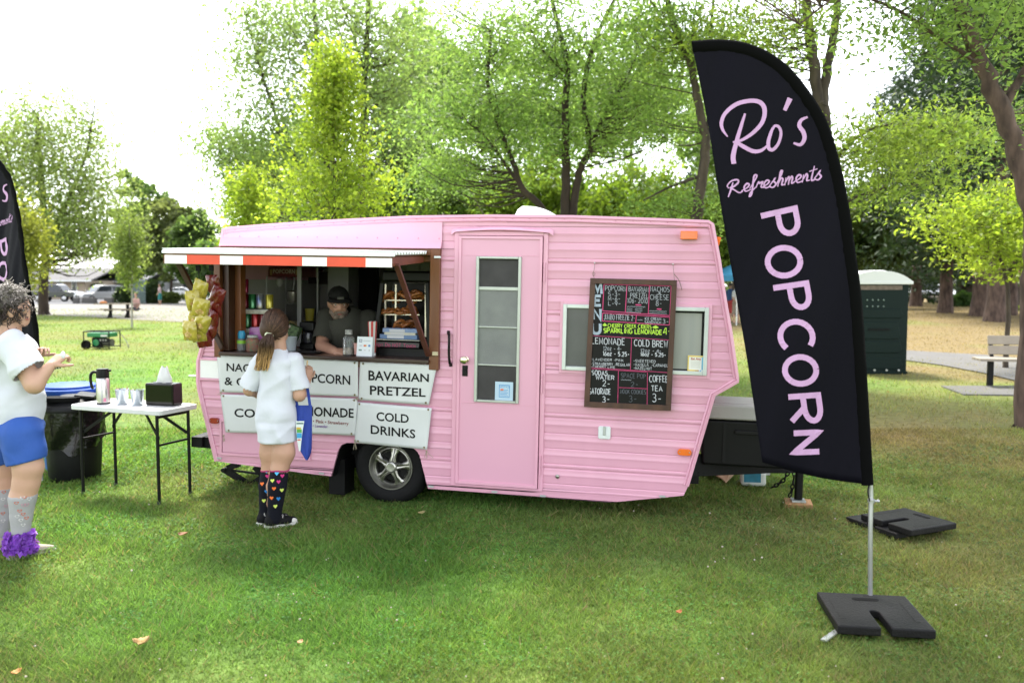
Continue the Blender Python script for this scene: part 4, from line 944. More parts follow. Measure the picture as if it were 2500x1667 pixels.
# drawbar, tongue jack, chains
dr = empty('drawbar'); dr.parent = TR
for k in (.22, -.22): MB().bar((2.12, 1.0 + k * 2.6, .335), (3.32, 1.0 + k * .25, .30), .05, .10).build('a_frame_rail', black, dr)
MB().bar((2.0, .16, .385), (2.95, .72, .36), .05, .16).build('side_rail', black, dr)
MB().bx(3.25, 3.50, .95, 1.06, .29, .37).build('coupler', black, dr, bevel=.01)
jx = T(1950, 1190, .55)
MB().cyl((jx[0], .55, .115), (jx[0], .55, .62), .030, n=14).build('jack_tube', blackgl, dr, smooth=50)
mb = MB().box((jx[0], .55, .108), (.10, .10, .012)).build('jack_plate', mat('galvanised plate', (.48, .52, .50), .45, metal=.6, var=.3, vscale=20), dr)
def chain(name, P, par, r0=.0055, link=.042):
    P = crom(P, 10); acc = 0; last = P[0]; k = 0; mb = MB()
    seg = np.hypot.reduce(np.diff(P, axis=0), axis=1) if False else np.sqrt((np.diff(P, axis=0) ** 2).sum(1)); L = seg.sum(); cum = np.concatenate([[0], np.cumsum(seg)])
    m_ = int(L / (link * .72))
    for i in range(m_):
        q = [np.interp((i + .5) / m_ * L, cum, P[:, j]) for j in range(3)]; q2 = [np.interp(min(L, (i + .9) / m_ * L), cum, P[:, j]) for j in range(3)]
        d = nrm(np.array(q2) - q + 1e-6); x, y, _ = frame(d); x = x if i % 2 else y
        ring = [np.array(q) + d * link / 2 * math.cos(t) * (1 if True else 0) + x * link * .30 * math.sin(t) for t in np.linspace(0, 2 * math.pi, 11)]
        mb.tube(ring, r0, 5, caps=False)
    return mb.build(name, mat('rusty black chain', (.03, .026, .023), .5, metal=.4), par, smooth=60)
chain('safety_chain', [T3(1925, 1152, .70), T3(1912, 1172, .70), T3(1895, 1184, .70), T3(1884, 1190, .72)], dr)
chain('safety_chain', [T3(1940, 1150, .62), T3(1937, 1175, .60), T3(1932, 1200, .56), T3(1927, 1212, .54)], dr)
# ================================================================== banners, menu board and what stands in the hatch
def tthing(name, label, cat, s, y, t, group=None, rz=0.):
    return empty(name, label=label, cat=cat, group=group, mat=TMAT @ Matrix.Translation((s, y, t)) @ Matrix.Rotation(rz, 4, 'Z'))
vinyl = mat('banner vinyl', (.60, .615, .62), .32, var=.05, vscale=4, bump=.06, bscale=7)
ink = mat('black ink', (.012, .012, .014), .5)
grom = mat('brass grommet', (.30, .25, .15), .35, metal=.9)
BY = -.033
def px_text(mb, body, box, quad_y, bold=.0, spacing=1.0):
    """text laid between pixel points: box = (uL, vTopL, vBotL, uR, vTopR, vBotR)"""
    V, Fs = text_geo(body, 1.0, bold, spacing); lo, hi = V.min(0), V.max(0); cap = .73
    u0, a0, b0, u1, a1, b1 = box; out = []
    for p in V:
        f = (p[0] - lo[0]) / (hi[0] - lo[0]); g = p[1] / cap; vb = b0 + (b1 - b0) * f; vt = a0 + (a1 - a0) * f; v = vb + (vt - vb) * g; u = u0 + (u1 - u0) * f
        out.append(T3(u, v, quad_y(u, v)))
    mb.add(out, Fs)
def banner(name, label, quad, texts, amp=.006, seed=0, extra=None):
    r = np.random.default_rng(seed); ph = r.random(4) * 6; q = [np.array(p, float) for p in quad]
    cu = np.mean([p[0] for p in q]); cv = np.mean([p[1] for p in q])
    def yy(u, v):
        return BY - .004 - amp * (.5 + .5 * math.sin((u - cu) * .035 + ph[0] + (v - cv) * .012)) - amp * .8 * math.sin((v - cv) * .045 + ph[1]) * math.sin((u - cu) * .021 + ph[2])
    N1, N2 = 22, 14; P = []
    for i in range(N2 + 1):
        row = []; g = i / N2
        for j in range(N1 + 1):
            f = j / N1; p = (q[0] * (1 - f) + q[1] * f) * (1 - g) + (q[3] * (1 - f) + q[2] * f) * g
            sag = 3.5 * math.sin(math.pi * f) * (g - .5) * -1.2
            row.append(T3(p[0], p[1] + (sag if i in (0, N2) else 0) * 0, yy(p[0], p[1])))
        P.append(row)
    o = T3(cu, cv, BY); root = tthing(name, label, 'banner', *o, group='printed banners under the serving hatch')
    P = np.array(P) - o
    sh = MB().grid(P).build('sheet', vinyl, root, smooth=180); sh.modifiers.new('t', 'SOLIDIFY').thickness = .002
    mb = MB()
    for (body, box, bold) in texts: px_text(mb, body, box, lambda u, v: yy(u, v) - .0028, bold)
    mb.v = [tuple(np.array(p) - o) for p in mb.v]
    if mb.f: tag(mb.build('lettering', ink, root), kind='stuff')
    for (body, box, bold, m) in extra or []:
        mb = MB(); px_text(mb, body, box, lambda u, v: yy(u, v) - .0028, bold); mb.v = [tuple(np.array(p) - o) for p in mb.v]; mb.build('lettering', m, root)
    for k in range(4):
        p = q[k] * .93 + np.array([cu, cv]) * .07; p = q[k] + (np.array([cu, cv]) - q[k]) / np.hypot(*(np.array([cu, cv]) - q[k])) * 9
        c = T3(p[0], p[1], yy(*p)) - o; mb = MB()
        mb.lathe([(.0035, .001), (.007, .003), (.0085, .001), (.0085, -.001)], (0, 0, 0), 12, np.array([[1, 0, 0], [0, 0, -1], [0, 1, 0]])); mb.v = [(a + c[0], b + c[1] - .002, d + c[2]) for a, b, d in mb.v]
        g = mb.build('grommet', grom, root); MB().cyl((c[0], c[1] - .0035, c[2]), (c[0], c[1] - .0032, c[2]), .0036, n=8).build('eyelet', black, g)
    return root
rdk = mat('dark red ink', (.20, .035, .03), .5); pur = mat('purple ink', (.16, .05, .28), .5)
banner('sign_banner', 'white banner reading NACHOS & CHEESE, upper left, partly behind the girl', [(529, 866), (699, 873), (699, 962), (537, 957)], [('NACHOS', (553, 885, 905, 668, 892, 912), .012), ('& CHEESE', (548, 919, 939, 682, 927, 946), .012)], seed=1)
banner('sign_banner', 'white banner reading POPCORN, upper middle, right of the girl', [(702, 873), (874, 882), (874, 968), (704, 962)], [('POPCORN', (724, 908, 930, 855, 915.5, 939), .016)], seed=2)
banner('sign_banner', 'white banner reading BAVARIAN PRETZEL under the hatch', [(879, 883), (1067, 891), (1047, 988), (875, 976)], [('BAVARIAN', (899.5, 903, 927.5, 1047, 912, 932), .018), ('PRETZEL', (903, 940, 963, 1039, 947.5, 968), .018)], seed=3)
banner('sign_banner', 'white banner reading COFFEE, lower left, partly behind the girl', [(538, 962), (699, 967), (697, 1058), (551, 1055)], [('COFFEE', (572, 996, 1017, 690, 1000, 1021), .02)], seed=4)
banner('sign_banner', 'white banner reading LEMONADE with flavours below, right of the girl', [(702, 967), (873, 973), (866, 1063), (701, 1056)], [('LEMONADE', (718, 990, 1013, 863.5, 996.5, 1019), .02)], seed=5,
       extra=[('\u2022 Pink \u2022 Strawberry', (764, 1023, 1031.5, 851, 1029, 1037.5), .01, rdk), ('\u2022 Lavender', (763.5, 1035, 1042, 800, 1037, 1044.5), .008, pur), ('\u2022 Regular', (716, 1020, 1028, 757, 1023, 1031), .01, rdk)])
banner('sign_banner', 'white banner reading COLD DRINKS, lowest right above the wheel', [(870, 981), (1054, 996), (1043, 1097), (866, 1080)], [('COLD', (919, 1004.5, 1026, 998, 1011, 1032), .02), ('DRINKS', (905, 1036, 1058, 1014, 1048, 1069.5), .02)], seed=6)
# string ties hanging at the banner corners
rope = mat('frayed string', (.40, .34, .24), .9, var=.3, vscale=60)
def string_tie(u, v, ln, label, knot=True):
    p = T3(u, v, BY - .012); root = tthing('string_tie', label, 'string', *p, group='strings tying the banners'); r = np.random.default_rng(int(u))
    mb = MB(); mb.ball((0, 0, 0), .007, 8, 6)
    for k in range(4):
        a = r.normal(size=3) * [.010, .004, .002]; mb.tube(crom([(0, 0, 0), a + [0, 0, -ln * .5], a * 2.2 + [0, 0, -ln]], 4), .0018, 5)
    mb.build('knotted_string', rope, root, smooth=180)
string_tie(546, 1063, .045, 'knotted string below the left corner of the COFFEE banner')
string_tie(866, 1075, .07, 'frayed string knot at the left corner of the COLD DRINKS banner')
string_tie(1041, 1101, .05, 'short string end under the right corner of the COLD DRINKS banner')
string_tie(539, 958, .02, 'white string joining the two left hand banners')
string_tie(871, 972, .02, 'white string joining the middle and right hand banners')

# ------------------------------------------------------------------ menu board
MY = -.052
mo = T3(1540, 840, MY); menu = tthing('menu_board', 'black chalkboard menu in a brown wooden frame hanging beside the door', 'menu board', *mo)
mframe = mat('menu frame wood', (.085, .035, .018), .55, col2=(.04, .016, .01), vscale=14, stretch=(1, 1, .3), bump=.2, bscale=60)
mq = [np.array(p, float) for p in ((1441, 679), (1653, 684), (1638, 1003), (1425.5, 993))]
def mp(f, g, y=MY):
    p = (mq[0] * (1 - f) + mq[1] * f) * (1 - g) + (mq[3] * (1 - f) + mq[2] * f) * g; return T3(p[0], p[1], y) - mo
def mquad(f0, f1, g0, g1, y0, y1): 
    A = [mp(f0, g0, y0), mp(f1, g0, y0), mp(f1, g1, y0), mp(f0, g1, y0)]; B = [mp(f0, g0, y1), mp(f1, g0, y1), mp(f1, g1, y1), mp(f0, g1, y1)]
    return MB().add(A + B, [(0, 1, 2, 3), (4, 5, 6, 7), (0, 1, 5, 4), (1, 2, 6, 5), (2, 3, 7, 6), (3, 0, 4, 7)])
mquad(.03, .97, .02, .98, MY + .002, MY + .018).build('slate', mat('chalkboard', (.012, .012, .014), .45, var=.4, vscale=5, bump=.05), menu)
for a in ((0, 1, 0, .042), (0, 1, .958, 1), (0, .062, .042, .958), (.938, 1, .042, .958)): mquad(*a, MY - .012, MY + .022).build('frame_rail', mframe, menu, bevel=.002)
chw = mat('chalk white', (.56, .58, .62), .8, var=.35, vscale=60); chb = mat('chalk blue white', (.42, .50, .60), .8, var=.4, vscale=45); chd = mat('chalk faded', (.10, .11, .13), .8, var=.4, vscale=50)
chg = mat('chalk green', (.45, .72, .06), .7, var=.25, vscale=50); chp = mat('chalk pink', (.62, .06, .20), .7, var=.25, vscale=30)
def zu(x, y): return 1400 + x / 3.919, 640 + y / 3.919
def zt(P, mb, w):
    V, Fs = ribbon(P, w); mb.add([T3(*zu(*p), MY - .0015 - .0006 * random.random()) - mo for p in V], Fs)
SL = .032
def chalk(mb, body, x0, x1, y0, y1, w=6.5, jit=.03, slope=SL):
    pl, wd = stroke_text(body, 1.0, .66, .24, jit); sx = (x1 - x0) / wd; h = y1 - y0
    for s in pl: zt(np.stack([x0 + s[:, 0] * sx, y1 - s[:, 1] * h + slope * s[:, 0] * sx], 1), mb, w)
random.seed(5)
mb = MB()
for ch, a, b, c, d in (('M', 195, 268, 195, 300), ('E', 200, 262, 322, 412), ('N', 192, 258, 445, 548), ('U', 182, 256, 585, 682)): chalk(mb, ch, a, b, c, d, 27, 0)
mb.build('chalk_title', chb, menu)
mb = MB()
for a in (('POPCORN', 305, 503, 226, 272), ('S-3-', 332, 445, 284, 322), ('M-6-', 332, 445, 330, 366), ('L-9-', 335, 448, 374, 412), ('BAVARIAN', 530, 716, 234, 280), ('PRETZEL', 545, 715, 294, 338), ('1@6- 2@10', 516, 708, 344, 388),
          ('NACHOS', 736, 918, 234, 280), ('&', 815, 835, 288, 304), ('CHEESE', 735, 912, 308, 356), ('8-', 790, 842, 370, 418), ('JUMBO FREEZIE 2-', 292, 585, 498, 548), ('ICE CREAM', 682, 838, 528, 552), ('SANDWICH', 682, 836, 562, 584), ('3-', 855, 908, 545, 588),
          ('12oz - 4-', 285, 458, 806, 842), ('12oz - 4-', 642, 836, 828, 860)): chalk(mb, *a, w=5.2)
tag(mb.build('chalk_lines', mat('chalk grey white', (.40, .42, .46), .8, var=.4, vscale=60), menu), kind='stuff')
mb = MB()
for a in (('LEMONADE', 176, 490, 722, 782), ('16oz - 5.25-', 282, 532, 852, 892), ('COLD BREW', 582, 902, 742, 802), ('16oz - 5.25-', 642, 882, 864, 896), ('SODAS', 176, 326, 1036, 1076), ('WATER', 216, 388, 1080, 1118), ('2-', 282, 346, 1132, 1186), ('GATORADE', 147, 354, 1205, 1258), ('3-', 278, 342, 1280, 1336),
          ('COFFEE', 727, 903, 1084, 1144), ('TEA', 746, 850, 1184, 1232), ('3-', 757, 836, 1262, 1336)): chalk(mb, *a, w=7.5)
for a in (('-LAVENDER -PINK', 170, 478, 918, 940), ('-STRAWBERRY -REGULAR', 168, 540, 958, 982), ('-CHERRY LIME', 168, 398, 988, 1008), ('-SWEETENED', 575, 785, 930, 956), ('-VANILLA  -CARAMEL', 575, 905, 966, 992), ('-HAZELNUT', 575, 750, 1000, 1024)): chalk(mb, *a, w=3.6)
tag(mb.build('chalk_headings', chw, menu), kind='stuff')
mb = MB()
for a in (('SPACE POP', 456, 690, 1062, 1104), ('2-', 552, 616, 1144, 1190), ('NOOK COOKIES', 450, 692, 1216, 1254), ('3-', 532, 602, 1276, 1336)): chalk(mb, *a, w=5.5)
def squig(mb, x0, x1, y, w=4):
    n = int((x1 - x0) / 7); zt(np.array([(x0 + i * 7, y + SL * i * 7 + (5 if i % 2 else -5) * (.4 + random.random() * .6)) for i in range(n)]), mb, w)
mb.build('chalk_faded', chd, menu)
mb = MB()
for x0, x1, y in ((512, 700, 424), (508, 575, 444), (590, 672, 446), (508, 575, 462), (590, 670, 464), (508, 660, 478), (725, 905, 466), (725, 905, 486), (612, 668, 552), (455, 560, 1124)): squig(mb, x0, x1, y)
mb.build('chalk_small_print', mat('chalk dim', (.25, .27, .30), .8), menu)
mb = MB()
for P in ([(292, 212), (935, 228)], [(292, 212), (280, 466)], [(280, 466), (920, 512)], [(935, 228), (922, 512)], [(512, 218), (496, 482)], [(728, 224), (716, 496)], [(280, 486), (922, 526)], [(280, 486), (276, 562)], [(276, 562), (916, 602)], [(922, 526), (916, 602)], [(602, 508), (596, 582)],
          [(175, 702), (925, 745)], [(556, 722), (545, 1028)], [(152, 1006), (908, 1056)], [(150, 1018), (700, 1050)], [(430, 1040), (424, 1366)], [(708, 1052), (704, 1382)], [(436, 1198), (705, 1210)], [(132, 1342), (890, 1388)], [(595, 408), (648, 410)], [(798, 448), (842, 450)]):
    zt(np.array(P, float), mb, 7 if P[0][1] < 700 and P[0][1] not in (408, 448) else 12 if P[0][1] in (408, 448) else 4.5)
mb.build('chalk_boxes', chp, menu)
mb = MB(); chalk(mb, 'CHERRY CREEK CIDERS', 330, 745, 588, 622, 6); chalk(mb, 'SPARKLING LEMONADE-', 290, 870, 630, 672, 9.5, .02, .036); chalk(mb, '4-', 862, 928, 628, 690, 8)
for cx, cy, l_ in ((300, 598, 22), (786, 620, 32)): zt(np.array([(cx - l_, cy + 4), (cx, cy), (cx + l_ * .9, cy + 6)]), mb, np.array([3, 34, 3]))
mb.build('chalk_green', chg, menu)
wire = mat('hanging wire', (.20, .16, .12), .5, metal=.3)
mb = MB(); hk = [T3(1452, 642, -.03) - mo, T3(1643, 645, -.03) - mo]
mb.tube([hk[0], hk[1]], .0017, 5).tube(crom([hk[0], T3(1451, 655, -.05) - mo, T3(1449, 668, MY) - mo, T3(1451, 682, MY) - mo], 4), .0017, 5).tube(crom([hk[1], T3(1645, 665, -.05) - mo, T3(1647, 690, MY) - mo], 4), .0017, 5).tube(crom([T3(1645, 668, -.05) - mo, T3(1658, 685, -.045) - mo, T3(1665, 708, -.04) - mo], 4), .0022, 5)
mb.tube(crom([T3(1449, 664, MY) - mo, T3(1453, 668, MY) - mo, T3(1449, 674, MY) - mo, T3(1446, 668, MY) - mo, T3(1449, 664, MY) - mo], 4), .0016, 5)
mb.build('hanging_wire', wire, menu, smooth=180)
for h in hk: MB().cyl(h + [0, .03, 0], h + [0, -.006, 0], .004, n=8).ball(h + [0, -.006, 0], .006, 8, 6).build('hook', alu, menu, smooth=60)

# paper notices on the glass
def card(name, label, u0, v0, u1, v1, y, cols):
    a = T3((u0 + u1) / 2, (v0 + v1) / 2, y); root = tthing(name, label, 'notice', *a); s0, t1 = T(u0, v0, y); s1, t0 = T(u1, v1, y); w_, h_ = (s1 - s0) / 2, (t1 - t0) / 2
    MB().bx(-w_, w_, -.001, .001, -h_, h_).build('paper', mat('paper ' + name, cols[0], .7), root)
    return root, w_, h_
rt, w_, h_ = card('notice_card', 'small white and blue notice taped low in the door window', 1209, 931, 1252, 978, -.028, [(.42, .55, .66)])
mb = MB(); mb.bx(-w_ * .55, w_ * .62, -.0022, -.0012, -h_ * .68, -h_ * .62).bx(-w_ * .55, w_ * .62, -.0022, -.0012, h_ * .62, h_ * .68).bx(-w_ * .55, -w_ * .5, -.0022, -.0012, -h_ * .62, h_ * .62).bx(w_ * .57, w_ * .62, -.0022, -.0012, -h_ * .62, h_ * .62)
V, Fs = text_geo('NOTICE', .022); mb.add([(p[0] - V[:, 0].max() / 2 + .003, -.0016, p[1] + h_ * .36) for p in V], Fs); mb.build('blue_print', mat('blue ink', (.03, .22, .50), .6), rt)
MB().bx(-w_ * .4, -w_ * .05, -.0022, -.0012, h_ * .05, h_ * .25).build('red_print', mat('orange ink', (.65, .16, .08), .6), rt)
mb = MB()
for k in range(5): mb.bx(-w_ * .42 + (w_ * .4 if k == 0 else 0), w_ * (.45 - .1 * (k % 2)), -.0020, -.0012, h_ * (.12 - k * .15) - .0015, h_ * (.12 - k * .15) + .0015)
mb.build('print_lines', MATS['blue ink'], rt)
rt, w_, h_ = card('permit_card', 'small yellow and blue framed permit in the corner of the side window', 1679.5, 867, 1718, 907, -.004, [(.75, .74, .68)])
MB().bx(-w_, w_ * 1, -.0022, -.0012, h_ * .82, h_ * .98).bx(-w_, -w_ * .86, -.0022, -.0012, -h_ * .8, h_ * .8).bx(-w_, w_ * .3, -.0022, -.0012, -h_ * .98, -h_ * .82).build('yellow_edge', mat('yellow ink', (.70, .52, .10), .6), rt)
MB().bx(w_ * .72, w_, -.0022, -.0012, -h_ * .8, h_ * .8).bx(w_ * .5, w_ * .7, -.0022, -.0012, -h_ * .95, -h_ * .84).build('blue_edge', mat('sky ink', (.10, .40, .62), .6), rt)
mb = MB(); V, Fs = text_geo('Eat Any', .022, .0008); mb.add([(p[0] - V[:, 0].max() / 2, -.0016, p[1] + h_ * .45) for p in V], Fs); mb.bx(-w_ * .1, w_ * .4, -.0022, -.0012, -h_ * .95, -h_ * .84).build('red_print', mat('brown red ink', (.42, .12, .08), .6), rt)
mb = MB()
for k in range(6): mb.bx(-w_ * .6, w_ * .5, -.0020, -.0012, h_ * (.22 - k * .15) - .001, h_ * (.22 - k * .15) + .001)
mb.build('print_lines', mat('pale grey ink', (.5, .49, .45), .6), rt)

# ------------------------------------------------------------------ crisp bags clipped in two strings under the awning
def bag(u, v, y, w_, h_, rot, tilt, m, label, grp, seed, spot=None):
    r = np.random.default_rng(seed); p = T3(u, v, y); root = empty('crisp_bag', label=label, cat='snack bag', group=grp, mat=TMAT @ Matrix.Translation(p) @ Euler((tilt, rot, r.normal() * .25)).to_matrix().to_4x4())
    N = 13; F0 = []; B0 = []
    ph = r.random(6) * 6
    for i in range(N):
        g = i / (N - 1) * 2 - 1; rf = []; rb = []
        for j in range(N):
            f = j / (N - 1) * 2 - 1; pf = max(0, (1 - abs(f) ** 3)) ** .5 * max(0, (1 - abs(g) ** 2.6)) ** .8
            wr = .012 * math.sin(f * 7 + ph[0] + g * 3) * math.sin(g * 6 + ph[1]) * (.35 + abs(g)) * pf + .004 * math.sin(f * 21 + ph[2]) * abs(g) ** 3
            th = w_ * .24 * pf; xs = .90 + .10 * (1 - abs(g) ** 4)
            rf.append((f * w_ / 2 * xs, -th + wr, g * h_ / 2)); rb.append((f * w_ / 2 * xs, th + wr + .0008, g * h_ / 2))
        F0.append(rf); B0.append(rb)
    MB().grid(F0).grid([row[::-1] for row in B0]).build('pouch', m, root, smooth=70)
    if spot is not None:
        P = []
        for i in range(7):
            row = []
            for j in range(7):
                f, g = (j / 3 - 1) * .5, (i / 3 - 1) * .34 - .28; k = (N - 1) / 2; a, b = (g + 1) * k, (f + 1) * k; i0, j0 = min(int(a), N - 2), min(int(b), N - 2); da, db = a - i0, b - j0; A = np.array(F0)
                row.append(A[i0, j0] * (1 - da) * (1 - db) + A[i0 + 1, j0] * da * (1 - db) + A[i0, j0 + 1] * (1 - da) * db + A[i0 + 1, j0 + 1] * da * db + [0, -.0015, 0])
            P.append(row)
        A = np.array(P); m2 = MB()
        ids = [(i, j) for i in range(6) for j in range(6) if (i - 2.5) ** 2 + (j - 2.5) ** 2 < 8.5]
        for i, j in ids: m2.add([A[i, j], A[i, j + 1], A[i + 1, j + 1], A[i + 1, j]], [(0, 1, 2, 3)])
        m2.build('printed_spot', spot, root, smooth=180)
    return root
yel = mat('yellow foil', (.44, .36, .045), .24, var=.3, vscale=18, bump=.8, bscale=22, coat=.4); redf = mat('red foil', (.20, .016, .012), .22, var=.35, vscale=18, bump=.8, bscale=22, coat=.4)
spot = mat('crisp print', (.38, .20, .06), .35, col2=(.62, .50, .18), vscale=60)
YB = [(489, 706, .5, 'highest yellow crisp bag in the left string'), (474, 733, -.5, 'yellow crisp bag second from the top, poking out left'), (490, 752, .2, 'yellow crisp bag in the middle of the left string'), (477, 777, -.25, 'yellow crisp bag right below the middle one, tilted'), (493, 788, .6, 'yellow crisp bag near the bottom touching the red string'), (464, 808, -.15, 'lowest left yellow crisp bag hanging upright'), (482, 812, -.5, 'lowest right yellow crisp bag above the grass')]
for i, (u, v, ro, lb) in enumerate(YB): bag(u, v, -.60 - .03 * (i % 3), .112, .142, ro * .55 + .12, .35 - .2 * (i % 2), yel, lb, 'yellow crisp bags hung from the awning', 200 + i, spot)
RB = [(521, 694, -.35, 'highest red crisp bag beside the wooden hatch post'), (531, 722, .4, 'second red crisp bag from the top of its string'), (524, 752, -.2, 'third red crisp bag in the right string'), (519, 779, .3, 'fourth red crisp bag, dark and turned sideways'), (516, 806, .9, 'red crisp bag second from the bottom'), (497, 826, -.5, 'lowest red crisp bag below the yellow ones')]
for i, (u, v, ro, lb) in enumerate(RB): bag(u, v, -.42 - .03 * (i % 2), .108, .140, ro * .7 + .2, .3, redf, lb, 'red crisp bags hung from the awning', 300 + i)
for u, v0, v1, y, lb in ((484, 655, 830, -.60, 'black clip strip holding the yellow crisp bags'), (516, 655, 840, -.42, 'black clip strip holding the red crisp bags')):
    p = T3(u, v0, y); q = T3(u, v1, y) - p; root = tthing('clip_strip', lb, 'clip strip', *p)
    MB().tube(crom([(0, 0, .07), (.004, 0, 0), q * .5 + [.008, 0, 0], q], 5), .003, 6).build('strip', black, root)
    MB().box((0, 0, .0), (.034, .014, .04)).build('clip', black, root, bevel=.003)

# ------------------------------------------------------------------ inside: drinks rack
def can(u, vb, y, m, label, h=.122, r0=.031):
    s, t = T(u, vb, y); root = tthing('drink_can', label, 'can', s, y, t, 'drink cans on the rack')
    MB().lathe([(.001, 0), (r0 * .72, 0), (r0 * .8, .003), (r0, .010), (r0, h - .012), (r0 * .82, h - .002)], (0, 0, 0), 20).build('body', m, root, smooth=40)
    MB().lathe([(r0 * .82, h - .002), (r0 * .80, h), (r0 * .76, h - .004), (.001, h - .004)], (0, 0, 0), 20).build('lid', alu, root, smooth=40)
    MB().box((0, -.004, h - .002), (.012, .02, .001)).build('ring_pull', alu, root)
def cm(n, c, c2=None): return mat('can ' + n, c, .22, metal=.45, col2=c2, vscale=16, coat=.3)
RY = .26
can(578, 753, RY, cm('dark red', (.22, .012, .016), (.10, .006, .01)), 'dark red can at the left end of the top rack shelf')
can(597.5, 753, RY, cm('crimson', (.26, .008, .03), (.10, .005, .02)), 'crimson can on the top shelf under the stacked can')
can(597.5, 717.2, RY, cm('magenta', (.40, .012, .07), (.12, .006, .03)), 'shiny magenta can stacked on another can')
can(616, 754, RY, cm('green', (.02, .14, .04), (.04, .20, .08)), 'green can on the top rack shelf')
can(634.5, 754.5, RY, cm('blue', (.10, .14, .30), (.30, .28, .16)), 'blue silver patterned can on the top rack shelf')
can(658, 755, RY, cm('yellow', (.45, .40, .03), (.25, .20, .02)), 'yellow can at the right end of the top rack shelf')
for u, n_, c, lb in ((585, 'maroon', (.16, .012, .014), 'maroon can on the lower rack shelf at left'), (603, 'leaf', (.02, .11, .035), 'green can on the lower rack shelf'), (623, 'red', (.30, .012, .012), 'bright red can on the lower rack shelf'), (642, 'wine', (.14, .01, .012), 'wine red can on the lower rack shelf behind the girl')): can(u, 800, RY, cm(n_, c), lb)
rk = tthing('can_rack', 'white wire rack holding the drink cans', 'rack', *T3(612, 858, RY))
o = T3(612, 858, RY)
def rr(u, v, dy=0.): return T3(u, v, RY + dy) - o
wht = mat('white wire', (.62, .62, .58), .4)
for v in (755.5, 801.5):
    mb = MB(); a, b = rr(571, v), rr(664, v + 1)
    for k in (-.05, 0, .05): mb.bar(a + [0, k, -.004], b + [0, k, -.004], .006, .006)
    mb.build('shelf', wht, rk)
    MB().bar(a + [.02, -.055, -.018], b + [-.01, -.055, -.018], .003, .026).build('shelf_lip', mat('shelf label', (.55, .52, .44), .6, var=.4, vscale=40), rk)
for u in (572, 664):
    for dy in (-.055, .055): MB().bar(rr(u, 752, dy), rr(u, 857, dy), .010, .010, (0, 1, 0)).build('upright', wht, rk)
def jar(name, label, cat, u, vb, y, r0, h, m, lid, lidm, band=None):
    s, t = T(u, vb, y); root = tthing(name, label, cat, s, y, t)
    MB().lathe([(.001, 0), (r0 * .9, 0), (r0, .008), (r0, h * .8), (r0 * .7, h * .92), (r0 * .62, h)], (0, 0, 0), 20).build('jar_body', m, root, smooth=40)
    MB().lathe([(r0 * .78, h * .94), (r0 * .8, h + lid * .6), (r0 * .6, h + lid), (.001, h + lid)], (0, 0, 0), 20).build('jar_lid', lidm, root, smooth=40)
    if band: MB().lathe([(r0 * 1.02, h * .55), (r0 * 1.02, h * .8)], (0, 0, 0), 20).build('jar_band', band, root, smooth=40)
    return root
jar('straw_jar', 'clear jar with blue lid and bright green band beside the rack', 'jar', 590, 855, .10, .037, .10, mat('clear plastic', (.50, .54, .54), .1, trans=.6), .055, mat('cyan lid', (.02, .30, .52), .35), mat('lime band', (.25, .55, .04), .4))
jar('candy_jar', 'squat jar filled with wrapped candies on the counter', 'jar', 617, 857, .07, .052, .115, mat('mixed candies', (.30, .08, .07), .3, col2=(.10, .16, .10), vscale=55, coat=.5), .012, mat('clear lid', (.4, .42, .42), .2))
s, t = T(624, 858, .17); root = tthing('candy_pouch', 'purple candy pouch standing behind the candy jar', 'pouch', s, .17, t)
MB().add([(-.06, -.02, .0), (.06, -.02, 0), (.07, 0, .20), (-.05, 0, .19), (-.06, .02, 0), (.06, .02, 0), (.07, .004, .20), (-.05, .004, .19)], [(0, 1, 2, 3), (4, 5, 6, 7), (0, 1, 5, 4), (1, 2, 6, 5), (2, 3, 7, 6), (3, 0, 4, 7)]).build('foil', mat('purple foil', (.18, .03, .22), .3, col2=(.35, .10, .30), vscale=20, coat=.3), root)
MB().ball((.01, -.022, .10), .028, 12, 8, (1.3, .15, .7)).build('print', mat('pouch print', (.5, .3, .45), .4), root)
# popcorn machine
PY = .85
o = T3(695, 860, PY); pm = tthing('popcorn_machine', 'glass sided popcorn machine with dark red POPCORN sign', 'popcorn machine', *o)
def pp(u, v, dy=0.): return T3(u, v, PY + dy) - o
def pbox(u0, v0, u1, v1, y0, y1): a, b = pp(u0, v0), pp(u1, v1); return MB().bx(a[0], b[0], y0, y1, b[2], a[2])
maroon = mat('maroon enamel', (.10, .010, .014), .35)
pbox(657, 652, 733, 677, -.02, .35).build('sign_panel', maroon, pm, bevel=.004)
a, b = pp(669, 667), pp(723, 667); V, Fs = text_geo('POPCORN', 1.0, .02, 1.05); k = (b[0] - a[0]) / V[:, 0].max()
MB().add([(a[0] + p[0] * k, -.0225, a[2] + p[1] * k * 1.15) for p in V], Fs).build('sign_letters', mat('cream print', (.42, .38, .32), .6), pm)
for u0 in (662, 725): pbox(u0, 658, u0 + 5, 672, -.0225, -.0212).build('sign_ornament', mat('gold print', (.25, .17, .06), .6), pm)
pbox(636, 644, 752, 651, -.03, .40).build('top_plate', black, pm)
for u in (650, 729): pbox(u, 651, u + (5 if u < 700 else 9), 845, -.03, -.01).build('corner_post', mat('steel post', (.52, .53, .52), .35, metal=.4), pm, bevel=.002)
for u in (652, 733): pbox(u, 651, u + 3, 845, .34, .36).build('corner_post', MATS['steel post'], pm)
pbox(648, 843, 745, 862, -.03, .38).build('base', maroon, pm)
gl = mat('clear glass', (.9, .95, .94), .05, trans=1., alpha=.16, spec=.5)
pbox(656, 678, 728, 843, -.012, -.009).build('glass_pane', gl, pm)
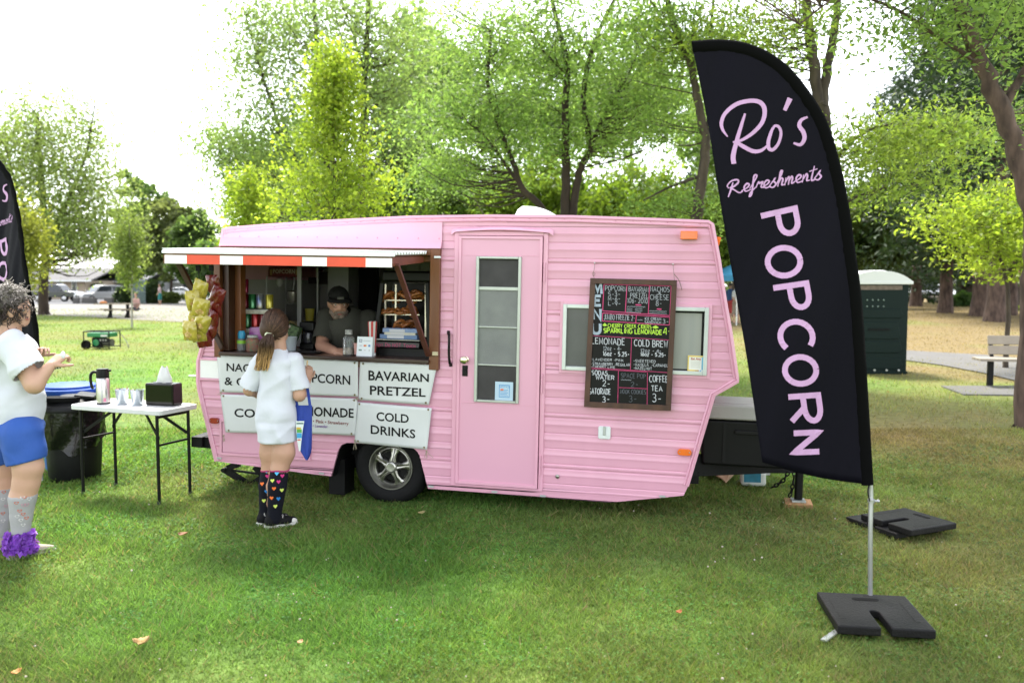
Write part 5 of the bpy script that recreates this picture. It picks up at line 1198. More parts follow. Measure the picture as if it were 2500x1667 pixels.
MB().lathe([(.001, -.05), (.04, -.045), (.055, 0), (.055, .05), (.02, .06), (.001, .06)], pp(716, 726, .16), 20).build('kettle', mat('brushed steel', (.45, .42, .36), .35, metal=.8, var=.2), pm, smooth=40)
MB().tube(crom([pp(716, 710, .16), pp(718, 690, .16), pp(718, 676, .16)], 4), .008, 6).tube(crom([pp(697, 730, .16), pp(706, 742, .14), pp(724, 738, .14)], 5), .005, 6).build('kettle_arm', MATS['steel post'], pm, smooth=60)
MB().lathe([(.001, .05), (.028, .04), (.032, 0), (.012, -.03)], pp(683, 692, .16), 14).build('lamp', mat('frosted lamp', (.5, .5, .46), .5), pm, smooth=60)
r = np.random.default_rng(9); mb = MB()
for k in range(150):
    f = r.random(); p = pp(660 + 66 * r.random(), 840, .05 + .2 * r.random()); p = p + np.array([0, 0, abs(r.normal()) * .05 * (1.5 - abs(f - .8))]); mb.ball(p, .011 + .006 * r.random(), 6, 4, (1, 1, .8))
p0 = pp(718, 800, .10)
for k in range(140): q = r.normal(size=3) * [.035, .03, .03]; mb.ball(p0 + q + [0, 0, -.3 * abs(q[0])], .010 + .005 * r.random(), 6, 4)
tag(mb.build('popcorn', mat('popcorn', (.55, .43, .16), .7, var=.3, vscale=50), pm, smooth=180), kind='stuff')
# popcorn bag, bucket, coffee machine, notes
s, t = T(711, 856, .16); root = tthing('grey_bucket', 'small grey bucket on the counter right of the girl', 'bucket', s, .16, t)
MB().lathe([(.001, 0), (.036, 0), (.047, .108), (.049, .11), (.045, .11), (.034, .006), (.001, .006)], (0, 0, 0), 24).build('pail', mat('grey plastic', (.33, .37, .40), .4, var=.1), root, smooth=50)
s, t = T(712, 857, .26); root = tthing('patterned_bag', 'dark patterned popcorn bag behind the grey bucket', 'paper bag', s, .26, t)
MB().box((0, 0, .11), (.085, .05, .20), (0, .35, 0), 1.2).build('bag_sleeve', mat('patterned paper', (.02, .03, .025), .6, col2=(.10, .16, .07), vscale=40), root)
s, t = T(757, 852, .40); cmach = tthing('coffee_machine', 'black coffee machine on the counter left of the man', 'coffee machine', s, .40, t)
MB().bx(-.06, .065, -.08, .12, 0, .055).bx(-.06, .065, .02, .12, .055, .215).bx(-.06, .065, -.08, .12, .15, .225).build('housing', blackgl, cmach, bevel=.012)
MB().lathe([(.04, .056), (.045, .09), (.035, .135)], (0, -.03, 0), 18).build('carafe', mat('smoked glass', (.03, .03, .035), .1), cmach, smooth=50)
s, t = T(790, 858, .33); root = tthing('serving_tray', 'dark shallow tray lying on the counter', 'tray', T(757, 862, .12)[0], .12, 1.122)
MB().lathe([(.001, .002), (.085, .002), (.10, .012), (.102, .012), (.086, 0), (.001, 0)], (0, 0, 0), 28).build('dish', mat('dark tray', (.04, .04, .042), .25), root, smooth=50)
s, t = T(756, 783, 1.2); root = tthing('yellow_tub', 'yellow tub on the back shelf', 'tub', s, 1.2, t)
MB().lathe([(.001, 0), (.036, 0), (.042, .10), (.001, .10)], (0, 0, 0), 18).build('tub_body', mat('yellow plastic', (.55, .48, .05), .45), root, smooth=40); MB().lathe([(.044, .1), (.044, .112), (.001, .112)], (0, 0, 0), 18).build('tub_lid', MATS['yellow plastic'], root)
s, t = T(756, 784, 1.2); MB().bx(-1.0, -.05, 1.05, 1.5, t - .03, t - .004).build('back_counter', counterm, TR, bevel=.004)
MB().bx(-1.0, -.05, 1.08, 1.5, .47, t - .03).build('back_cabinet', mat('cabinet front', (.06, .05, .045), .5, var=.2), TR)
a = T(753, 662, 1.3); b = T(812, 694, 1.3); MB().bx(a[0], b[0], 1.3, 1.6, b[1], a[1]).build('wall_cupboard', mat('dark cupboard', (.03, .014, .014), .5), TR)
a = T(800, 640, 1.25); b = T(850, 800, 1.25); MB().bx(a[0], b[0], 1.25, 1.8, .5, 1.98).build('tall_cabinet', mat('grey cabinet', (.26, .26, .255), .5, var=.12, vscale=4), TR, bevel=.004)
a = T(852, 640, 1.35); b = T(905, 800, 1.35); MB().bx(a[0], b[0], 1.5, 1.55, .5, 1.98).build('doorway_shade', mat('doorway shade', (.008, .007, .007), .9), TR)  # flat black sheet standing in for the shade inside the doorway
# pretzel warmer
WY = .14
o = T3(985, 878, WY); wm = tthing('pretzel_warmer', 'black glass fronted warmer cabinet full of pretzels', 'food warmer', *o)
def wp(u, v, dy=0.): return T3(u, v, WY + dy) - o
def wbox(u0, v0, u1, v1, y0, y1): a, b = wp(u0, v0), wp(u1, v1); return MB().bx(a[0], b[0], y0, y1, b[2], a[2])
wbox(918, 848, 1050, 878, .02, .42).build('base', blackgl, wm, bevel=.006)
wbox(932, 660, 1052, 690, .0, .42).build('hood', blackgl, wm, bevel=.02)
wbox(1040, 690, 1052, 848, .05, .42).build('side_panel', blackgl, wm)
wbox(915, 690, 1050, 848, .41, .42).build('back_panel', mat('dark steel back', (.03, .028, .026), .3, metal=.5), wm)
MB().bar(wp(934, 690, .01), wp(917, 832, .01), .03, .026, (0, 1, 0)).build('slanted_post', blackgl, wm, bevel=.004)
MB().bar(wp(1043, 690, .01), wp(1047, 832, .01), .03, .026, (0, 1, 0)).build('slanted_post', blackgl, wm, bevel=.004)
rackm = mat('pale rack post', (.62, .56, .46), .3, metal=.6)  # pale metal of the rack posts and wire shelves
for u in (942, 967, 1040): MB().bar(wp(u, 694, .10), wp(u - 1, 822, .10), .012, .014, (0, 1, 0)).build('rack_post', rackm, wm)
for v, u0, u1 in ((733, 938, 1030), (768, 936, 1024)):
    mb = MB(); mb.bar(wp(u0, v, .06), wp(u1, v + .5, .06), .004, .007); mb.bar(wp(u0, v, .30), wp(u1, v + .5, .30), .004, .007)
    for k in range(9): f = k / 8; mb.bar(wp(u0 + (u1 - u0) * f, v, .06), wp(u0 + (u1 - u0) * f, v, .30), .003, .003)
    mb.build('wire_shelf', rackm, wm)
pret = mat('pretzel crust', (.36, .13, .028), .42, col2=(.20, .06, .014), vscale=35, coat=.2)
P = [(0, .055), (-.04, .03), (-.05, -.01), (-.02, -.035), (.02, .0), (.035, .045), (.0, .06)]
pz = crom([(.0, 0, -.045), (-.045, 0, -.035), (-.055, 0, .01), (-.03, 0, .04), (.0, .006, .01), (.025, .01, -.02), (.03, .01, -.04)], 4); pz2 = pz * [-1, -1, 1] + [0, .008, 0]
pmesh = MB().tube(pz, .013, 7).tube(pz2, .013, 7).build('pretzel', pret, smooth=180); pmesh_d = pmesh.data; bpy.data.objects.remove(pmesh)
ORD = ['first', 'second', 'third', 'fourth', 'fifth', 'sixth', 'seventh']
LBL = ['on the upper warmer shelf', 'on the middle warmer shelf', 'on the lower warmer tray']
for lv, (v, us) in enumerate(((729, (948, 960, 973, 986, 999, 1011, 1022)), (764.5, (946, 957, 969, 981, 994, 1006)), (801, (975, 990, 1005)))):
    for k, u in enumerate(us):
        q = TMAT @ Vector(T3(u, v - 1, WY + .09 + .06 * (k % 3))); ob = bpy.data.objects.new('pretzel', pmesh_d); COL.objects.link(ob); ob.location = q + Vector((0, 0, .010)); ob.rotation_euler = (rad(55 + 25 * random.random()), random.random(), random.random() * 6)
        tag(ob, ORD[k] + ' golden brown pretzel from the left ' + LBL[lv], 'pretzel', 'pretzels ' + LBL[lv])
wbox(909, 826.5, 1027, 832, -.03, .03).build('ledge', mat('white ledge', (.72, .72, .64), .4), wm, bevel=.002)  # off-white ledge along the front of the warmer
wbox(911, 833, 1026, 848, -.034, -.02).build('label_strip', mat('slate strip', (.06, .055, .055), .6), wm)
mb = MB(); pl, wd = stroke_text('Hot Do NOT Touch', 1., .6, .22, .02); a, b = wp(922, 844), wp(1017, 846)
for s in pl:
    V, Fs = ribbon(np.stack([a[0] + s[:, 0] / wd * (b[0] - a[0]), a[2] + s[:, 1] * .026], 1), .0028); mb.add([(p[0], -.0355, p[1]) for p in V], Fs)
mb.build('chalk_writing', chp, wm)
for k, (u0, u1, v0, v1, c) in enumerate(((927, 1018, 818, 826, (.12, .20, .38)), (938, 1014, 811.5, 817.5, (.55, .53, .45)), (934, 1018, 803, 811, (.20, .28, .48)))):
    a, b = T3(u0, v1, .12), T3(u1, v0, .12); root = tthing('napkin_box', ['lowest blue box stacked in front of the warmer', 'cream box in the middle of the warmer stack', 'topmost pale blue box of the warmer stack'][k], 'box', (a[0] + b[0]) / 2, .12, a[2])
    MB().bx(-(b[0] - a[0]) / 2, (b[0] - a[0]) / 2, 0, .10, 0, b[2] - a[2] - .001).build('carton', mat('carton %d' % k, c, .5, var=.15, vscale=20), root, bevel=.002)
    MB().bx(-(b[0] - a[0]) / 2 * .6, (b[0] - a[0]) / 2 * .3, -.0015, -.0003, .005, b[2] - a[2] - .007).build('carton_print', mat('carton print', (.5, .5, .55), .5), root)
# shaker bottle, card sign, popcorn cup
s, t = T(851, 867, .06); root = tthing('glass_tumbler', 'clear glass jar with grey patterned cap in front of the man', 'jar', s, .06, t)
MB().lathe([(.001, 0), (.042, 0), (.046, .006), (.047, .11), (.044, .135), (.030, .15), (.029, .15), (.042, .132), (.044, .01), (.001, .006)], (0, 0, 0), 24).build('glass_wall', mat('jar glass', (.8, .85, .85), .06, trans=.9, alpha=.45), root, smooth=60)
MB().lathe([(.028, .16), (.028, .195), (.001, .196)], (0, 0, 0), 20).build('cap', mat('patterned cap', (.16, .16, .16), .5, col2=(.4, .4, .38), vscale=70), root, smooth=40)
MB().lathe([(.001, .008), (.040, .008), (.041, .06), (.001, .065)], (0, 0, 0), 20).build('contents', mat('jar contents', (.22, .15, .10), .6, col2=(.35, .3, .26), vscale=50), root)
a, b = T3(870, 869, -.02), T3(908, 823, -.02); root = tthing('payment_sign', 'white card payment sign standing on the counter edge', 'sign', (a[0] + b[0]) / 2, -.02, a[2]); w_, h_ = (b[0] - a[0]) / 2, b[2] - a[2]
MB().add([(-w_, 0, 0), (w_, 0, 0), (w_, .02, h_), (-w_, .02, h_), (-w_, .004, 0), (w_, .004, 0), (w_, .024, h_), (-w_, .024, h_)], [(0, 1, 2, 3), (4, 5, 6, 7), (0, 1, 5, 4), (1, 2, 6, 5), (2, 3, 7, 6), (3, 0, 4, 7)]).build('card', mat('white card', (.66, .70, .74), .4), root)
MB().add([(-w_, .05, 0), (w_, .05, 0), (w_, .022, h_ * .9), (-w_, .022, h_ * .9)], [(0, 1, 2, 3)]).build('card_stand', MATS['white card'], root)
def cs(f, g): return np.array([w_ * (2 * f - 1), .02 * g - .0012, h_ * g])
def cquad(f0, f1, g0, g1): return MB().add([cs(f0, g0), cs(f1, g0), cs(f1, g1), cs(f0, g1)], [(0, 1, 2, 3)])
m_ = mat('navy print', (.03, .04, .12), .5)
mb = MB()
for q in ((.14, .32, .84, .86), (.14, .32, .71, .73), (.14, .17, .73, .84), (.29, .32, .73, .84), (.21, .25, .77, .80)): mb.add([cs(q[0], q[2]), cs(q[1], q[2]), cs(q[1], q[3]), cs(q[0], q[3])], [(0, 1, 2, 3)])
mb.build('logo_print', m_, root)
for q, c in (((.40, .86, .77, .81), (.45, .47, .5)), ((.16, .34, .53, .56), (.25, .27, .35)), ((.44, .55, .50, .59), (.62, .10, .05)), ((.53, .62, .50, .59), (.7, .3, .05)), ((.74, .88, .49, .60), (.10, .22, .45)), ((.13, .33, .28, .35), (.10, .18, .14)), ((.46, .60, .29, .34), (.5, .5, .52)), ((.78, .86, .27, .36), (.5, .52, .55))):
    cquad(*q).build('card_print', mat('print %.2f%.2f' % c[:2], c, .5), root)
a, b = T3(862, 866, .02), T3(873, 836, .02); root = tthing('pink_card', 'small pink card leaning behind the payment sign', 'card', (a[0] + b[0]) / 2, .03, a[2]); MB().box((0, .01, .045), (.035, .003, .09), (.15, 0, 0)).build('slip', mat('pink slip', (.58, .30, .28), .6), root)
s, t = T(911.5, 826, .12); root = tthing('striped_cup', 'red and white striped popcorn cup beside the warmer', 'cup', s, .10, 1.122)
for k in range(12):
    a0, a1 = 2 * math.pi * k / 12, 2 * math.pi * (k + 1) / 12; MB().add([(.026 * math.cos(a0), .026 * math.sin(a0), .02), (.026 * math.cos(a1), .026 * math.sin(a1), .02), (.036 * math.cos(a1), .036 * math.sin(a1), .26), (.036 * math.cos(a0), .036 * math.sin(a0), .26)], [(0, 1, 2, 3)]).build('stripe', mat('cup red', (.45, .03, .03), .5) if k % 2 else mat('cup white', (.6, .58, .55), .5), root)
MB().lathe([(.001, 0), (.028, 0), (.026, .02)], (0, 0, 0), 12).build('cup_base', MATS['cup white'], root)
# ================================================================== feather flags
FY = 4.19
RE = [(1687, 101), (1758, 97), (1831, 108), (1903, 145), (1957, 199), (2008, 275), (2033, 336), (2055, 416), (2073, 506), (2086, 600), (2104, 737), (2119, 963), (2132, 1183)]
LE = [(1687, 101), (1725, 286), (1755, 474), (1793, 700), (1823, 873), (1861, 1128)]
def fold(u, v):
    """depth of the cloth in metres"""
    a = (v - 100) / 1080
    return .018 * math.sin(u * .018 + v * .0075 + 1.) * (.3 + a) + .0075 * math.sin(u * .046 + v * .012 + 1.6 * math.sin(v * .0045)) * (.5 + .6 * a) + .0026 * math.sin(u * .105 + v * .030 + 2. * math.sin(v * .006 + u * .008)) + .0020 * math.sin(u * .21 + v * .07 + 2 * math.sin(v * .011))
def fpt(u, v, off=0.): return atY(u, v, FY + fold(u, v) - off)
flag_o = np.array([*G(2124, 1484)[:2], 0.])
flagm = mat('black flag cloth', (.0110, .0095, .0215), .6, spec=.07)
fpink = mat('pink flag print', (.50, .285, .51), .6, var=.06, vscale=4)
flag = empty('feather_flag', flag_o, label='tall black feather flag with pink lettering on the right', cat='flag')
rc = crom(RE, 8); lc = crom(LE, 16)
def along(P, t):
    d = np.concatenate([[0], np.cumsum(np.hypot(*np.diff(P, axis=0).T))]); d /= d[-1]; return np.array([np.interp(t, d, P[:, 0]), np.interp(t, d, P[:, 1])])
# rows of the cloth run from the free edge to the pole edge
NR, NC = 70, 34; P = []
for i in range(NR + 1):
    t = i / NR; tl = t ** 1.25; row = []; L_, R_ = along(lc, tl), along(rc, t)
    if i == NR: pass
    for j in range(NC + 1):
        f = j / NC; p = L_ * (1 - f) + R_ * f; p = p + np.array([0, 9 * math.sin(math.pi * f) * t ** 3]); row.append(fpt(*p) - flag_o)
    P.append(row)
o = MB().grid(P).build('cloth', flagm, flag, smooth=180); o.modifiers.new('t', 'SOLIDIFY').thickness = .0012
# sleeve: a flattened tube along the pole edge
sl = np.array([along(rc, t) for t in np.linspace(.002, 1, 60)]); nn = np.gradient(sl, axis=0); nn = np.stack([-nn[:, 1], nn[:, 0]], 1); nn /= np.hypot(nn[:, 0], nn[:, 1])[:, None]
V = []
for (u, v), n_ in zip(sl, nn):
    row = []
    for k in range(10):
        a = 2 * math.pi * k / 9; q = np.array([u, v]) + n_ * (14 + 15 * math.cos(a)); row.append(fpt(*q) + np.array([0, -.011 * math.sin(a), 0]) - flag_o)
    V.append(row)
MB().grid(V).build('sleeve', mat('black sleeve', (.0045, .0045, .005), .85, var=.2, vscale=12, spec=.08), flag, smooth=180)
def fprint(name, polys, w, sm=True):
    mb = MB()
    for P in polys:
        ww = w
        if isinstance(P, tuple): P, ww = P
        P = np.array(P, float); Q = crom(P, 6) if sm and len(P) > 2 else P
        if not sm:
            o_ = [P[0]]
            for a_, b_ in zip(P[:-1], P[1:]):
                m_ = max(1, int(np.hypot(*(b_ - a_)) / 6)); o_ += [a_ + (b_ - a_) * (k_ + 1) / m_ for k_ in range(m_)]
            Q = np.array(o_)
        if not np.isscalar(ww): ww = np.interp(np.linspace(0, 1, len(Q)), np.linspace(0, 1, len(ww)), ww)
        R2, Fs = ribbon(Q, ww); mb.add([fpt(*p, .0055) - flag_o for p in R2], Fs)
    return mb.build(name, fpink, flag)
def z3(P): return [(1650 + x / 2.767, y / 2.767) for x, y in P]
fprint('script_letters', [(z3([(350, 925), (318, 880), (308, 830), (335, 765), (410, 705), (505, 682), (572, 695), (600, 745), (585, 825), (525, 895), (450, 945), (385, 962)]), [3, 7, 9, 9, 10, 10, 11, 11, 10, 9, 7, 4]), (z3([(400, 955), (455, 990), (520, 1022), (575, 1018), (620, 985)]), [8, 10, 10, 8, 5]), (z3([(468, 768), (445, 840), (415, 940), (388, 1050), (392, 1108)]), [5, 8, 10, 12, 12])], 9)
fprint('script_letters', [(z3([(655, 865), (640, 905), (625, 960), (630, 1005), (660, 1010), (695, 965), (710, 900), (695, 858), (668, 852), (655, 875)]), [6, 8, 9, 9, 8, 7, 7, 7, 6, 5])], 8)
fprint('script_letters', [(z3([(772, 665), (735, 748)]), [13, 9])], 9, False)
fprint('script_letters', [(z3([(890, 792), (848, 812), (834, 850), (862, 895), (868, 940), (842, 978), (795, 968)]), [5, 8, 10, 11, 10, 8, 5])], 9)
# small script word
CUR = {'R': ([[(.05, .75), (-.05, 1.1), (.2, 1.55), (.6, 1.6), (.68, 1.25), (.35, .85), (.15, .78), (.4, .5), (.75, .05), (1.0, .15)], [(.32, 1.35), (.2, .6), (.02, -.25)]], 1.0),
       'e': ([[(-.1, .2), (.3, .5), (.42, .8), (.25, .95), (.08, .6), (.18, .1), (.55, .2)]], .5), 'f': ([[(-.05, .3), (.3, 1.2), (.42, 1.7), (.25, 1.75), (.18, 1.0), (.1, -.3), (-.05, -.6), (.02, -.15), (.35, .35)]], .42),
       'r': ([[(-.05, .3), (.12, .9), (.2, .75), (.4, .85), (.3, .3), (.5, .15)]], .42), 's': ([[(-.08, .2), (.3, 1.0), (.22, .75), (.38, .35), (.2, .02), (-.02, .1)]], .42),
       'h': ([[(-.05, .2), (.3, 1.3), (.36, 1.75), (.24, 1.6), (.08, .0)], [(.1, .3), (.3, .9), (.42, .75), (.35, .15), (.55, .15)]], .55), 'm': ([[(0, 0), (.08, .9)], [(.06, .35), (.25, .92), (.3, .7), (.24, .0)], [(.27, .35), (.45, .92), (.52, .7), (.46, .15), (.64, .15)]], .68),
       'n': ([[(0, 0), (.08, .9)], [(.06, .35), (.26, .92), (.34, .7), (.3, .15), (.5, .15)]], .5), 't': ([[(.3, 1.7), (.12, .3), (.2, .05), (.4, .2)], [(-.05, 1.15), (.5, 1.3)]], .38)}
x = 0; PL = []
for ch in 'Refreshments':
    g, adv = CUR[ch]
    for s in g: PL.append(np.array(s) * [1.15, 1] + [x, 0])
    x += adv * 1.15
b0, b1 = np.array([352, 1318.]), np.array([985, 1212.]); ex_ = (b1 - b0) / x; up_ = np.array([.02, -1.]) * 58
fprint('script_letters', [(z3([b0 + ex_ * p[0] + up_ * p[1] for p in s]), [2.4, 3.8, 4.4, 3.8, 2.6]) for s in PL], 4)
# POPCORN down the flag: letter height runs right, letter width runs down
for ch, (u0, v0), (hu, hv), (wu, wv) in (('P', (1849, 522), (98, -22), (14, 70)), ('O', (1860, 604), (94, -12), (14, 82)), ('P', (1879, 697), (96, -14), (13, 70)), ('C', (1890, 783), (93, -10), (14, 76)), ('O', (1903, 868), (91, -8), (12, 80)), ('R', (1916, 962), (88, -6), (11, 76)), ('N', (1930, 1050), (76, -3), (2, 62))):
    wmax = max(s[:, 0].max() for s in _G[ch]); hn, wn = math.hypot(hu, hv), math.hypot(wu, wv); u0 += 7.5 * (hu / hn + wu / wn); v0 += 7.5 * (hv / hn + wv / wn); k1, k2 = 1 - 15 / hn, 1 - 15 / wn; hu, hv, wu, wv = hu * k1, hv * k1, wu * k2, wv * k2; fprint('block_letter', [[(u0 + p[1] * hu + p[0] / wmax * wu, v0 + p[1] * hv + p[0] / wmax * wv) for p in s] for s in _G[ch]], 14, False)
# pole
pole = [flag_o + [0, 0, .05], atY(2125, 1300, 4.17), atY(2126, 1190, FY)] + [atY(u - 15 if u > 2060 else u - 11, v + (0 if u > 2060 else 12), FY + fold(u - 14, v) + .004) for u, v in [along(rc, t) for t in np.linspace(.97, .12, 30)]]
pole = crom(np.array(pole) - flag_o, 3); MB().tube(pole, np.concatenate([np.full(8, .0115), np.linspace(.005, .003, len(pole) - 8)]), 10).build('pole', mat('grey alloy pole', (.42, .42, .44), .35, metal=.7, var=.12, vscale=20), flag, smooth=60)
c = atY(2127, 1222, 4.17) - flag_o; MB().cyl(c + [0, 0, -.008], c + [0, 0, .008], .017, n=14).cyl(c + [0, 0, 0], c + [.03, -.008, 0], .006, n=8).ball(c + [.032, -.008, 0], .009, 8, 6).build('pole_clamp', mat('grey alloy pole', (.42, .42, .44)), flag, smooth=60)
MB().tube(crom([atY(2122, 1182, FY - .012) - flag_o, atY(2119, 1200, FY - .02) - flag_o, c + [-.012, -.01, .0]], 4), .004, 6).build('tie_cord', black, flag, smooth=60)
# cross foot under the weight plate
ft = mat('galvanised foot', (.50, .51, .52), .35, metal=.7)
for k, (a, b) in enumerate((((2124, 1484), (2010, 1563)),)):
    A, B = G(*a, .018) - flag_o, G(*b, .018) - flag_o; MB().bar(A, B, .028, .008).build('foot_bar', ft, flag)
# second flag, copied to the left background
f2 = copy_tree(flag); f2.name = 'feather_flag'; f2['label'] = 'black feather flag partly visible at the left edge behind the woman'
_a = atY(2005, 410, FY); _b = atY(20, 533, 6.75); f2.location = Vector(flag_o) + Vector((_b[0] - _a[0], _b[1] - _a[1], 0)); f2['group'] = flag['group'] = 'black feather flags'
f2.location.x = atY(76, 769, 6.75)[0] + .035; f2.location.y = 6.75; f2.rotation_euler = (0, 0, rad(-28))
for ch in [c for c in COL.objects if c.parent == f2 and c.name.startswith('foot_bar')]: bpy.data.objects.remove(ch)
# ------------------------------------------------------------------ weight plates
rub = mat('recycled rubber', (.026, .024, .025), .55, var=.3, vscale=10, bump=.35, bscale=90)
def plate(name, label, outline, z0, z1, slot, loc):
    mb = MB(); n = len(outline); Q = [np.array(p) - np.array(loc) for p in outline]
    poly = [(p[0], p[1]) for p in Q]; mb.prismz(poly, z0, z1); o = mb.build(name, rub, None, bevel=.008); o.location = (loc[0], loc[1], 0)
    tag(o, label, 'base plate', 'black rubber flag weights')
    return o
def plate_outline(c, ex_, ey_, w_, gap=.045, depth=.52, ns=6):
    """square with an open slot from the near edge to the centre; ex_, ey_ unit vectors, near edge at -ey_"""
    P = [(-w_, -w_), (-gap * .7, -w_)] + [(-gap * .7 + 0 * k, -w_ + (depth * 2 * w_ - gap) * 1.0) for k in (1,)] + [(gap * .7 * math.cos(math.pi - math.pi * k / ns), -w_ + depth * 2 * w_ - gap + gap * .7 * math.sin(math.pi * k / ns)) for k in range(1, ns)] + [(gap * .7, -w_ + depth * 2 * w_ - gap), (gap * .7, -w_), (w_, -w_), (w_, w_), (-w_, w_)]
    return [np.array([c[0] + ex_[0] * a + ey_[0] * b, c[1] + ex_[1] * a + ey_[1] * b]) for a, b in P]
def add_plate(label, TL, TR_, BR, BL, z0, z1, w_, gap):
    a, b, c_, d = [G(*p, z1)[:2] for p in (TL, TR_, BR, BL)]; c = (a + b + c_ + d) / 4; ex_ = nrm((b - a) + (c_ - d)); ey_ = np.array([-ex_[1], ex_[0]])
    hw = .25 * (np.linalg.norm(b - a) + np.linalg.norm(c_ - d)); hd = .25 * (np.linalg.norm(d - a) + np.linalg.norm(c_ - b)); w_ = (hw + hd) / 2
    o = plate('weight_plate', label, plate_outline(c, ex_, ey_, w_, gap), z0, z1, None, (c[0], c[1]))
    hc = c + ey_ * w_ * .62; h = MB(); P = oval((0, 0), .13, .036); h.prismz([tuple(ex_ * p[0] + ey_ * p[1] + hc - c) for p in P], z1 + .0006, z1 + .0016); h.build('hand_hole', mat('hole dark', (.002, .002, .002), .9), o)
    mk = MB();
    for k in (-1, 1): mk.prismz([tuple(ex_ * (k * w_ * .78 + p[0]) + ey_ * p[1]) for p in ((-.012, -w_ * .6), (.012, -w_ * .6), (.012, w_ * .5), (-.012, w_ * .5))], z1 + .0003, z1 + .0012)
    tag(mk.build('moulded_rib', rub, o), kind='stuff')
    return o
add_plate('black rubber weight plate around the pole of the right flag', (1993, 1441), (2194, 1448), (2284, 1544), (2067, 1529), .026, .070, .25, .032)
add_plate('upper black rubber weight plate lying loose behind the right flag', (2218, 1238), (2331, 1273), (2218, 1293), (2102, 1257), .052, .094, .25, .034)
add_plate('lower black rubber weight plate under the loose one', (2190, 1243), (2300, 1280), (2182, 1301), (2066, 1265), .012, .050, .25, .045)

# ================================================================== folding table and what stands on it
TZ = .725
A, B, C_ = G(181, 988, TZ), G(403, 1004, TZ), G(472, 985, TZ); D_ = A + C_ - B
tc = (A + B + C_ + D_) / 4; tx = nrm(B - A); ty = nrm(np.cross([0, 0, 1], tx)); tw, td = np.linalg.norm(B - A) / 2, np.linalg.norm(C_ - B) / 2
tmat = Matrix(((tx[0], ty[0], 0, tc[0]), (tx[1], ty[1], 0, tc[1]), (0, 0, 1, 0), (0, 0, 0, 1)))
table = empty('folding_table', mat=tmat, label='white folding table with thin black legs left of the trailer', cat='table')
def rrect(w_, h_, r_, n=5): return [(sx * (w_ - r_) + r_ * math.cos(a), sy * (h_ - r_) + r_ * math.sin(a)) for sx, sy, a0 in ((1, 1, 0), (-1, 1, 90), (-1, -1, 180), (1, -1, 270)) for a in [rad(a0 + 90 * k / n) for k in range(n + 1)]]
MB().prismz(rrect(tw, td, .04), TZ - .038, TZ).build('table_top', mat('white moulded plastic', (.60, .60, .60), .45, var=.05, vscale=20, bump=.1, bscale=120), table, bevel=.006)
blegs = mat('black table leg', (.012, .012, .013), .4, var=.2, vscale=20)
for sx in (-1, 1):
    x = sx * (tw - .07)
    for sy in (-1, 1): MB().cyl((x, sy * (td - .045), 0), (x, sy * (td - .045), TZ - .036), .0125, n=12).build('leg', blegs, table, smooth=60); MB().cyl((x, sy * (td - .045), 0), (x, sy * (td - .045), .025), .015, n=12).build('foot_cap', mat('grey cap', (.05, .05, .05), .6), table, smooth=60)
    MB().cyl((x, -(td - .045), .45), (x, td - .045, .45), .009, n=10).build('leg_rail', blegs, table, smooth=60); MB().cyl((x, -(td - .045), TZ - .06), (x, td - .045, TZ - .06), .011, n=10).build('leg_rail', blegs, table, smooth=60)
    for sy in (-1, 1): MB().bar((x, sy * (td - .06), .50), (x - sx * .24, sy * (td - .16), TZ - .04), .010, .022).build('leg_brace', blegs, table)
def on_table(u, v): return G(u, v, TZ)
# vacuum carafe
p = on_table(253, 985); cf = empty('vacuum_flask', p, (0, 0, rad(10)), 'stainless steel vacuum flask with black handle on the table', 'flask')
steel = mat('brushed stainless', (.52, .51, .49), .28, metal=1., var=.12, vscale=30, stretch=(1, 1, 20))
MB().lathe([(.001, 0), (.050, 0), (.052, .006), (.052, .012)], (0, 0, 0), 32).build('base_ring', black, cf, smooth=50)
MB().lathe([(.051, .012), (.051, .19), (.047, .205), (.046, .206)], (0, 0, 0), 32).build('steel_body', steel, cf, smooth=50)
MB().lathe([(.047, .206), (.048, .235), (.044, .27), (.044, .278), (.001, .28)], (0, 0, 0), 32).build('lid', blackgl, cf, smooth=40)
MB().box((.048, 0, .262), (.03, .03, .018)).build('spout', blackgl, cf, bevel=.006)
MB().tube(crom([(-.040, 0, .250), (-.068, 0, .252), (-.088, 0, .232), (-.090, 0, .185), (-.082, 0, .135), (-.07, 0, .125)], 5), .0115, 8).build('handle', blackgl, cf, smooth=60)
MB().bx(.015, .035, -.0535, -.049, .02, .05).build('label', mat('pink label', (.6, .2, .3), .5), cf)
# two metal pails with sticks
def pail(u, v, label, straw):
    p = on_table(u, v); root = empty('metal_pail', p, label=label, cat='pail', group='small metal pails on the table')
    MB().lathe([(.001, 0), (.036, 0), (.038, .004), (.052, .116), (.054, .118), (.0525, .121), (.050, .117), (.036, .008), (.001, .008)], (0, 0, 0), 28).build('shell', mat('galvanised pail', (.60, .66, .70), .25, metal=.8, var=.25, vscale=18), root, smooth=40)
    r = np.random.default_rng(int(u))
    for k in range(9):
        a = r.random() * 6.28; b = np.array([math.cos(a), math.sin(a)]); MB().cyl((b[0] * .012, b[1] * .012, .012), (b[0] * .04, b[1] * .04, .125 + .03 * r.random()), .0022, n=6).build('stirrer', mat('stirrer ' + straw, (.45, .30, .16) if straw == 'wood' else (.30, .42, .12), .6), root)
pail(299, 986.5, 'left metal pail holding wooden stir sticks', 'wood'); pail(336, 988.5, 'right metal pail holding green packets', 'green')
